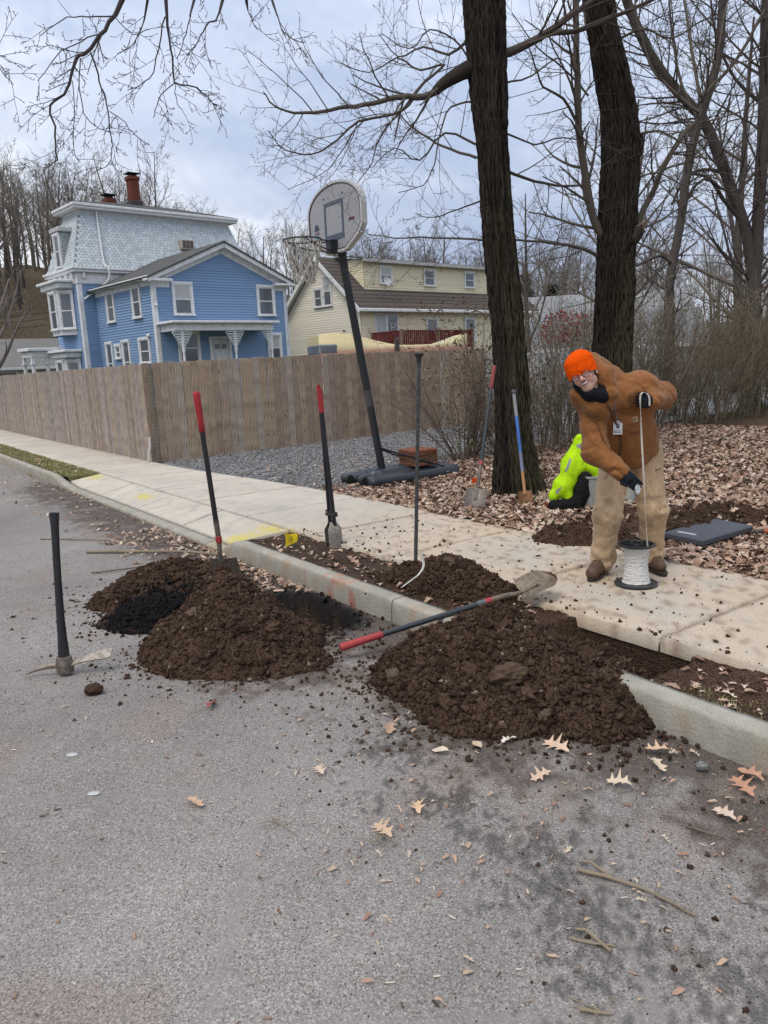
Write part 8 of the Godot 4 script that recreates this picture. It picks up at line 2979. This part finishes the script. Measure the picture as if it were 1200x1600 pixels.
func draped_bucket() -> void:
	var d := thing("safety_jacket", "fluorescent yellow safety jacket draped over a bucket behind worker", "jacket", Vector3(2.05, 0.15, -7.95))
	var O := d.position
	var yl := Color(0.50, 0.82, 0.012)
	var mb := MB.new()
	var yc := [[Vector3(2.07, 0.86, -7.98), Vector3(2.00, 0.60, -7.96), 0.055, 0.12], [Vector3(2.00, 0.60, -7.96), Vector3(1.90, 0.42, -7.93), 0.12, 0.095], [Vector3(1.90, 0.42, -7.93), Vector3(1.78, 0.30, -7.90), 0.085, 0.055], [Vector3(2.10, 0.82, -8.0), Vector3(2.20, 0.56, -8.0), 0.07, 0.11], [Vector3(2.20, 0.56, -8.0), Vector3(2.26, 0.42, -7.97), 0.11, 0.085], [Vector3(1.88, 0.40, -7.88), Vector3(1.94, 0.24, -7.85), 0.06, 0.05]]
	net(mb, yc, 0.012, 0.05, func(p): return 0.016 * nf.get_noise_3d(p.x * 5.0, p.y * 2.5, p.z * 5.0) - 0.03 * (absf(nf.get_noise_3d(p.x * 4.0 + 2.0, p.y * 2.2, p.z * 4.0)) - 0.15) + 0.004 * sin(p.x * 40.0 + p.y * 14.0 + 6.0 * nf.get_noise_3d(p.x * 4.0, p.y * 4.0, p.z * 4.0)))
	for i in mb.v.size():
		mb.c[i] = yl
		mb.v[i] -= O
	part("shell", mb.mesh(M.cloth), d)
	mb = MB.new()
	mb.col = Color(0.013, 0.013, 0.015)
	net(mb, [[Vector3(2.10, 0.47, -7.865), Vector3(2.06, 0.34, -7.86), 0.075, 0.09], [Vector3(2.06, 0.34, -7.86), Vector3(2.05, 0.25, -7.85), 0.075, 0.06], [Vector3(1.76, 0.20, -7.84), Vector3(1.98, 0.21, -7.83), 0.06, 0.075], [Vector3(1.98, 0.21, -7.83), Vector3(2.03, 0.30, -7.84), 0.07, 0.07], [Vector3(2.26, 0.38, -7.90), Vector3(2.25, 0.26, -7.88), 0.05, 0.05]], 0.012, 0.035, func(p): return 0.014 * nf.get_noise_3d(p.x * 9.0, p.y * 9.0, p.z * 9.0))
	for i in mb.v.size():
		mb.v[i] -= O
	part("black_lining", mb.mesh(M.cloth), d)
	for q in [[Vector3(2.02, 0.80, -7.5), Vector3(2.12, 0.84, -7.5)], [Vector3(1.90, 0.56, -7.5), Vector3(1.95, 0.68, -7.5)], [Vector3(2.19, 0.40, -7.5), Vector3(2.30, 0.41, -7.5)], [Vector3(1.79, 0.34, -7.5), Vector3(1.85, 0.39, -7.5)]]:
		mb = MB.new()
		mb.col = Color(0.40, 0.41, 0.42)
		var line := PackedVector3Array()
		for i in 7:
			line.append(touch(yc, 0.05, q[0].lerp(q[1], i / 6.0), Vector3(0, 0, -1)) + Vector3(0, 0, 0.012) - O)
		ribbon(mb, line, Vector3(-(q[1] - q[0]).y, (q[1] - q[0]).x, 0.0), 0.045, 0.002)
		part("reflective_band", mb.mesh(M.plastic), d)
	var b := thing("bucket", "grey plastic bucket under the yellow safety jacket", "bucket", Vector3(2.165, 0.13, -7.92))
	mb = MB.new()
	mb.col = Color(0.33, 0.335, 0.31)
	mb.lathe([Vector2(0.001, 0.0), Vector2(0.115, 0.0), Vector2(0.12, 0.01), Vector2(0.14, 0.34), Vector2(0.148, 0.35), Vector2(0.148, 0.37), Vector2(0.135, 0.37), Vector2(0.112, 0.02), Vector2(0.001, 0.02)], 30, Transform3D())
	part("pail", mb.mesh(M.plastic), b)
	var b2 := thing("bucket", "pale bucket seen between the worker's legs", "bucket", Vector3(2.60, 0.13, -8.25))
	mb = MB.new()
	mb.col = Color(0.50, 0.52, 0.45)
	mb.lathe([Vector2(0.001, 0.0), Vector2(0.128, 0.0), Vector2(0.132, 0.01), Vector2(0.148, 0.33), Vector2(0.156, 0.34), Vector2(0.156, 0.37), Vector2(0.14, 0.37), Vector2(0.122, 0.02), Vector2(0.001, 0.02)], 30, Transform3D())
	part("pail", mb.mesh(M.plastic), b2)
	mb = MB.new()
	mb.col = Color(0.25, 0.25, 0.25)
	var hp := PackedVector3Array()
	for k in 13:
		var a := PI * k / 12
		hp.append(Vector3(cos(a) * 0.155, 0.34 - sin(a) * 0.12, 0.06 + sin(a) * 0.10))
	mb.tube(hp, ramp_f(0.003, 0.003, 13), 5)
	part("handle", mb.mesh(M.steel), b2)

func flag(called: String, label: String, at_: Vector3, wire: float, col: Color, spread: Array, text := "") -> void:
	var f := thing(called, label, "marker flag", at_, "utility marker flags")
	var mb := MB.new()
	mb.col = Color(0.10, 0.10, 0.10)
	mb.rod(Vector3.ZERO - Vector3(0, 0.02, 0), Vector3(0, wire, 0), 0.0015, 0.0015, 5)
	part("wire", mb.mesh(M.steel), f)
	mb = MB.new()
	mb.col = col
	plate(mb, 7, 6, func(u, v):
		return Vector3(spread[0] * (u * 0.5 + 0.5) + 0.01 * sin(v * 3.0), wire - spread[1] * (1.0 - v) + spread[2] * u * (1.0 - v), 0.014 * sin(u * 3.0 + v * 2.0)), 0.0006)
	var cl := part("pennant", mb.mesh(M.cloth), f)
	if text:
		mb = MB.new()
		mb.col = Color(0.05, 0.05, 0.05)
		for k in 4:
			var y: float = wire - spread[1] * (0.25 + 0.16 * k)
			mb.box(Transform3D(Basis(Vector3.BACK, 0.25), Vector3(spread[0] * 0.5, y, 0.018)), Vector3(spread[0] * (0.3 + 0.1 * (k % 2)), 0.004, 0.001))
		part("printing", mb.mesh(M.cloth), cl)

func small_things() -> void:
	flag("marker_flag", "yellow printed marker flag on a wire in the verge soil", Vector3(-0.93, 0.11, -6.93), 0.125, Color(0.85, 0.62, 0.03), [0.115, 0.10, 0.025], "x")
	flag("marker_flag", "orange marker flag among the leaves left of leaning shovel", at(7.25, 6.5, 0.15), 0.11, Color(0.85, 0.11, 0.02), [0.085, 0.09, -0.02])
	flag("marker_flag", "small red orange marker flag lying beside the safety jacket", at(5.68, 6.08, 0.15), 0.03, Color(0.75, 0.07, 0.03), [0.10, 0.03, 0.0])
	# dark plastic lid
	var c := [Vector3(2.352, 0.22, -6.285), Vector3(2.517, 0.22, -5.968), Vector3(3.118, 0.22, -6.369), Vector3(2.905, 0.22, -6.633)]
	var ctr: Vector3 = (c[0] + c[1] + c[2] + c[3]) / 4.0
	var o := thing("meter_lid", "flat dark grey plastic access lid lying on leaves right of worker", "lid", Vector3(ctr.x, 0.18, ctr.z))
	var ex: Vector3 = ((c[2] - c[1]) + (c[3] - c[0])).normalized()
	o.basis = Basis(ex, Vector3.UP, ex.cross(Vector3.UP)) * Basis(Vector3.BACK, 0.02) * Basis(Vector3.RIGHT, 0.03)
	var mb := MB.new()
	mb.col = Color(0.075, 0.082, 0.095)
	mb.box(Transform3D(Basis(), Vector3(0, 0.035, 0)), Vector3(0.70, 0.055, 0.37), 0.010)
	part("plate", mb.mesh(M.rubber), o)
	mb = MB.new()
	mb.col = Color(0.45, 0.45, 0.45)
	mb.box(Transform3D(Basis(Vector3.UP, 0.1), Vector3(-0.25, 0.0635, -0.03)), Vector3(0.035, 0.0015, 0.16))
	part("scrape", mb.mesh(M.rubber), o)
	# red handled tool at right edge
	o = thing("hand_tool", "orange red handled hand tool beside the dark lid at right edge", "tool", Vector3(3.13, 0.20, -6.18))
	mb = MB.new()
	mb.col = Color(0.45, 0.10, 0.06)
	mb.tube(arc_smooth([Vector3(0.0, 0.03, 0.0), Vector3(0.15, 0.03, 0.12), Vector3(0.32, 0.025, 0.24)], 4), ramp_f(0.018, 0.020, 9), 10)
	part("handle", mb.mesh(M.rubber), o)
	mb = MB.new()
	mb.col = Color(0.42, 0.25, 0.17)
	mb.tube(arc_smooth([Vector3(-0.06, 0.03, -0.03), Vector3(0.05, 0.04, -0.06), Vector3(0.20, 0.05, -0.10)], 4), ramp_f(0.020, 0.024, 9), 10)
	part("second_handle", mb.mesh(M.paint), o)
	mb = MB.new()
	mb.col = Color(0.12, 0.11, 0.10)
	mb.box(Transform3D(Basis(Vector3.UP, 0.4), Vector3(-0.04, 0.03, -0.01)), Vector3(0.10, 0.03, 0.05), 0.008)
	part("head", mb.mesh(M.steel), o)
	# white tape end in the verge heap
	mb = MB.new()
	mb.col = Color(0.70, 0.68, 0.62)
	ribbon(mb, arc_smooth([Vector3(0.10, 0.185, -5.20), Vector3(0.17, 0.235, -5.20), Vector3(0.225, 0.27, -5.22), Vector3(0.26, 0.33, -5.23), Vector3(0.245, 0.42, -5.24)], 5), Vector3(0.5, 0.25, 0.4), 0.022, 0.001)
	tag(part("tape_scrap", mb.mesh(M.cloth), self), "curled end of white tape sticking out of small verge heap", "tape")
	# sticks on the road
	var sticks := [["long forked grey stick lying on the asphalt at lower right", [Vector3(0.60, 0.012, -2.33), Vector3(0.70, 0.016, -2.27), Vector3(0.80, 0.014, -2.20), Vector3(0.90, 0.010, -2.09)], 0.0075], ["short thin twig on the asphalt below the forked stick", [Vector3(0.50, 0.008, -2.02), Vector3(0.56, 0.012, -1.99), Vector3(0.62, 0.008, -1.985)], 0.005], ["long broken branch lying in the gutter near the driveway", [at(7.9, 1.9, 0.015), at(7.45, 2.3, 0.025), at(7.1, 2.6, 0.03), at(6.75, 2.82, 0.02)], 0.016], ["thin dark stick lying in the gutter beside the broken branch", [at(7.0, 1.7, 0.012), at(6.85, 2.1, 0.018), at(6.7, 2.5, 0.012)], 0.008], ["straight thin stick lying across the road by the driveway", [at(9.0, 1.7, 0.01), at(8.5, 2.1, 0.014), at(8.1, 2.35, 0.012)], 0.008], ["dark twig near the kerb end at the right edge", [Vector3(1.05, 0.01, -2.55), Vector3(1.10, 0.016, -2.50), Vector3(1.16, 0.01, -2.47)], 0.004], ["tan splinter bundle lying on the asphalt in the centre", [Vector3(-0.49, 0.012, -2.72), Vector3(-0.44, 0.015, -2.66), Vector3(-0.38, 0.010, -2.60)], 0.0028], ["pale splinters lying over an oak leaf at lower middle", [Vector3(-0.09, 0.02, -2.52), Vector3(-0.06, 0.022, -2.60), Vector3(-0.03, 0.012, -2.66)], 0.003], ["pale splinter at the bottom right edge of the road", [Vector3(0.46, 0.012, -1.76), Vector3(0.54, 0.014, -1.74)], 0.006]]
	for s in sticks:
		mb = MB.new()
		mb.col = Color(0.24, 0.19, 0.14) if s[0].find("dark") >= 0 else Color(0.36, 0.29, 0.20)
		var q := arc_smooth(s[1], 4)
		for i in q.size():
			q[i] += rv() * 0.002
		mb.tube(q, ramp_f(s[2], s[2] * 0.6, q.size()), 7)
		if s[0].find("forked") >= 0:
			mb.tube(pv([s[1][0] + Vector3(0.10, 0.004, 0.06), s[1][0] + Vector3(0.05, 0.01, -0.02), s[1][0] + Vector3(0.02, 0.008, -0.03)]), pf([0.006, 0.005, 0.004]), 6)
		if s[0].find("splinter") >= 0:
			for k in 4:
				var c0: Vector3 = s[1][0].lerp(s[1][1], rng.randf())
				mb.rod(c0, c0 + Vector3(rng.randf_range(-0.08, 0.08), 0.003, rng.randf_range(-0.08, 0.08)), 0.0022, 0.0016, 5)
		tag(part("stick", mb.mesh(M.wood), self), s[0], "stick", "fallen sticks")
	# stones
	for q in [["rounded tan stone at the sidewalk edge by leaves, right", at(1.95, 5.2, 0.175), 0.055, Color(0.42, 0.32, 0.23)], ["small grey stone on the road below the kerb", Vector3(1.28, 0.012, -2.95), 0.022, Color(0.36, 0.35, 0.33)], ["lone dark clod on the road before the left heap", Vector3(-1.66, 0.025, -4.03), 0.042, Color(0.10, 0.065, 0.045)]]:
		mb = MB.new()
		mb.col = q[3]
		blob(mb, 2, Transform3D(Basis.from_scale(Vector3(1.2, 0.75, 1.0) * q[2]), Vector3.ZERO), 0.3, q[2] * 100.0)
		tag(part("stone", mb.mesh(M.clod), self, Transform3D(Basis(), q[1])), q[0], "stone")
	# white chips pressed in the road
	for q in [["pale flat chip on the asphalt at left", Vector3(-1.28, 0.002, -2.98)], ["ring shaped pale spot on the asphalt at far left", Vector3(-1.51, 0.002, -3.33)]]:
		mb = MB.new()
		mb.col = Color(0.55, 0.55, 0.54)
		blob(mb, 2, Transform3D(Basis.from_scale(Vector3(0.026, 0.004, 0.016)), Vector3.ZERO), 0.35, q[1].x)
		tag(part("chip", mb.mesh(M.concrete), self, Transform3D(Basis(), q[1])), q[0], "chip")

# ---------------------------------------------------------------- fallen leaves
func litter() -> void:
	var shapes := []
	for k in 6:
		shapes.append(leaf_shape([0, 1, 2, 0, 1, 2][k], [0.5, 0.9, 1.0, 1.3, 0.3, 1.6][k]).mesh(M.leaf))
	var tones := [Color(0.46, 0.325, 0.235), Color(0.52, 0.39, 0.29), Color(0.36, 0.22, 0.155), Color(0.40, 0.27, 0.19), Color(0.26, 0.15, 0.105), Color(0.56, 0.45, 0.35)]
	# carpet of leaves under the trees
	for k in 6:
		var xs := []
		var cs := []
		var n := 5200
		for i in n:
			var s := 5.06 + 9.0 * pow(rng.randf(), 1.15)
			var t := rng.randf_range(-0.5, 9.5)
			if t > gravel_edge(s) + rng.randf_range(-0.5, 0.35):
				continue
			var q := at(t, s)
			var y := yard_y(t, s)
			var ph := pile_h(PILES.back, q.x, q.z)
			if ph > 0.02 and rng.randf() < 0.88:
				continue
			y += ph + rng.randf() * 0.02
			var z := rng.randf_range(0.055, 0.115)
			xs.append(Transform3D(Basis(Vector3.UP, rng.randf() * TAU) * Basis.from_euler(Vector3(rng.randf_range(-0.5, 0.5), 0, rng.randf_range(-0.6, 0.6))) * Basis.from_scale(Vector3.ONE * z), Vector3(q.x, y + 0.012, q.z)))
			cs.append(tones[rng.randi() % 6] * rng.randf_range(0.65, 1.15))
		# gutters, verge, foot of the fence and gravel edge
		for i in 330:
			var t: float
			var s: float
			var y: float
			var mode := rng.randi() % 10
			if mode < 3:
				t = rng.randf_range(4.8, 8.6)
				s = 2.86 - 0.75 * pow(rng.randf(), 2.2)
				y = 0.0
			elif mode < 5:
				t = rng.randf_range(0.5, 6.6)
				s = rng.randf_range(3.1, 3.6)
				y = verge_y(t, s)
			elif mode < 8:
				t = rng.randf_range(8.0, 13.5)
				s = 5.15 + 3.0 * rng.randf()
				if rng.randf() < (t - 8.0) / 6.0:
					continue
				y = yard_y(t, s)
			elif mode < 9:
				t = rng.randf_range(8.0, 16.0)
				s = 2.9 - 1.0 * pow(rng.randf(), 2.0)
				y = 0.0
			else:
				t = rng.randf_range(13.5, 22.0)
				s = rng.randf_range(3.1, 3.55)
				y = 0.14
			if s < 3.0 and hole_q(t, s) < 1.3 and t < 5.6:
				continue
			if s > 3.0 and s < 3.62 and t < 4.0 and pit_q(t, s) < 1.2:
				continue
			var q := at(t, s)
			if pile_h(PILES.left, q.x, q.z) > 0.01 or pile_h(PILES.right, q.x, q.z) > 0.01 or pile_h(PILES.verge, q.x, q.z) > 0.0:
				continue
			var z := rng.randf_range(0.03, 0.085)
			xs.append(Transform3D(Basis(Vector3.UP, rng.randf() * TAU) * Basis.from_euler(Vector3(rng.randf_range(-0.3, 0.3), 0, rng.randf_range(-0.3, 0.3))) * Basis.from_scale(Vector3.ONE * z), Vector3(q.x, y + 0.010, q.z)))
			cs.append(tones[rng.randi() % 6] * rng.randf_range(0.7, 1.1))
		tag(many("leaf_litter", shapes[k], xs, cs, self), "carpet of dry brown leaves under the trees and hedge", "leaf litter")
	# single leaves that can be told apart on the road
	var big := [[1.15, -3.10, 0.12, "tan oak leaf standing against the kerb foot"], [0.72, -3.17, 0.15, "large tan oak leaf at the foot of the right heap"], [0.90, -2.85, 0.11, "pale oak leaf on road below the kerb, left of two"], [1.10, -2.97, 0.12, "pale oak leaf right below the kerb face"], [0.60, -2.93, 0.10, "oak leaf lying left of the pale oak leaf pair"], [1.37, -2.78, 0.14, "reddish oak leaf in gutter at the right edge"], [1.44, -2.86, 0.13, "second reddish oak leaf touching the kerb at right edge"], [0.08, -2.74, 0.11, "golden tan oak leaf alone in the black stain"], [-0.06, -2.60, 0.12, "tan oak leaf under pale splinters"], [-0.82, -2.85, 0.10, "curled tan oak leaf alone on the grey asphalt at left"], [-0.33, -3.06, 0.10, "pale oak leaf near the middle of the road"], [-0.02, -3.42, 0.12, "brown curled leaf just before the right heap"], [1.22, -2.60, 0.10, "tan folded leaf near the right edge on brown silt"], [0.37, -3.22, 0.08, "small tan leaf at left foot of the right heap"], [0.20, -3.18, 0.09, "pale thin leaf before the right heap"], [-0.95, -3.78, 0.12, "dark red leaf lying before the left heap"], [0.52, -3.25, 0.09, "white backed leaf at the foot of the right heap"]]
	for i in big.size():
		var b: Array = big[i]
		var mb := leaf_shape([0, 0, 0, 1, 0, 0, 1, 0, 0, 1, 0, 1, 1, 2, 2, 0, 1][i], rng.randf_range(0.35, 1.1))
		var c: Color = [Color(0.55, 0.37, 0.25), Color(0.58, 0.42, 0.30), Color(0.60, 0.48, 0.36), Color(0.56, 0.44, 0.32), Color(0.54, 0.40, 0.29), Color(0.44, 0.23, 0.15), Color(0.46, 0.26, 0.17), Color(0.60, 0.42, 0.25), Color(0.52, 0.37, 0.25), Color(0.50, 0.33, 0.22), Color(0.56, 0.44, 0.32), Color(0.38, 0.25, 0.17), Color(0.56, 0.44, 0.34), Color(0.5, 0.38, 0.27), Color(0.58, 0.48, 0.36), Color(0.26, 0.07, 0.055), Color(0.62, 0.56, 0.48)][i]
		for k in mb.c.size():
			mb.c[k] = c * rng.randf_range(0.92, 1.08)
		var o := part("oak_leaf", mb.mesh(M.leaf), self, Transform3D(Basis(Vector3.UP, rng.randf() * TAU) * Basis.from_euler(Vector3(rng.randf_range(-0.15, 0.15), 0, rng.randf_range(-0.2, 0.2))) * Basis.from_scale(Vector3.ONE * b[2]), Vector3(b[0], 0.016, b[1])))
		tag(o, b[3], "leaf", "oak leaves on the road")
	# small leaf scraps strewn on the road, alike
	for i in 160:
		var x: float
		var z: float
		if i < 120:
			z = -rng.randf_range(1.7, 3.6)
			x = rng.randf_range(-0.2, 0.7) * absf(z) * 0.72
		else:
			z = -rng.randf_range(3.0, 9.5)
			x = rng.randf_range(-0.5, -0.12) * absf(z)
		var q := Vector3(x, 0, z)
		var s := q.dot(N)
		if s > 2.86 or pile_h(PILES.left, x, z) > 0.0 or pile_h(PILES.right, x, z) > 0.0 or (hole_q(q.dot(T), s) < 1.4 and s > 2.2):
			continue
		var o := part("leaf_scrap", shapes[[2, 5, 4, 2, 1][i % 5]], self, Transform3D(Basis(Vector3.UP, rng.randf() * TAU) * Basis.from_euler(Vector3(rng.randf_range(-0.2, 0.2), 0, rng.randf_range(-0.25, 0.25))) * Basis.from_scale(Vector3(0.75, 1, 1) * rng.randf_range(0.020, 0.046)), Vector3(x, 0.008, z)))
		o.mesh = scrap_mesh(i)
		tag(o, "small tan leaf scrap lying loose on the asphalt", "leaf", "leaf scraps on the asphalt")
	# chaff: straw, wood chips and grit
	var cb := MB.new()
	cb.box(Transform3D(), Vector3(1.0, 0.10, 0.16), 0.03)
	var xs := []
	var cs := []
	for i in 2600:
		var t := rng.randf_range(0.5, 8.0)
		var s := 2.85 - 2.9 * pow(rng.randf(), 1.5)
		if hole_q(t, s) < 1.3 and s > 2.1 and t > 3.9 and t < 5.6:
			continue
		var q := at(t, s)
		if pile_h(PILES.left, q.x, q.z) > 0.0 or pile_h(PILES.right, q.x, q.z) > 0.0:
			continue
		var l := 0.006 + 0.022 * pow(rng.randf(), 3.0)
		xs.append(Transform3D(Basis(Vector3.UP, rng.randf() * TAU) * Basis.from_scale(Vector3(l, l * rng.randf_range(0.6, 1.4), l * rng.randf_range(0.6, 2.2))), Vector3(q.x, 0.004, q.z)))
		cs.append([Color(0.45, 0.35, 0.24), Color(0.32, 0.21, 0.14), Color(0.55, 0.49, 0.40), Color(0.10, 0.08, 0.06), Color(0.24, 0.13, 0.09)][rng.randi() % 5] * rng.randf_range(0.7, 1.15))
	tag(many("chaff", cb.mesh(M.twig), xs, cs, self), "fine chaff and wood bits strewn over the asphalt", "debris")

var SCRAPS := []
func scrap_mesh(i: int) -> ArrayMesh:
	if SCRAPS.is_empty():
		var tones := [Color(0.46, 0.32, 0.22), Color(0.38, 0.24, 0.165), Color(0.50, 0.38, 0.27), Color(0.30, 0.17, 0.12), Color(0.44, 0.32, 0.22), Color(0.54, 0.44, 0.33)]
		for k in 12:
			var mb := leaf_shape([2, 2, 1, 2, 4, 0][k % 6], rng.randf_range(0.4, 1.5))
			for j in mb.c.size():
				mb.c[j] = tones[k % 6]
			SCRAPS.append(mb.mesh(M.leaf))
	return SCRAPS[i % 12]
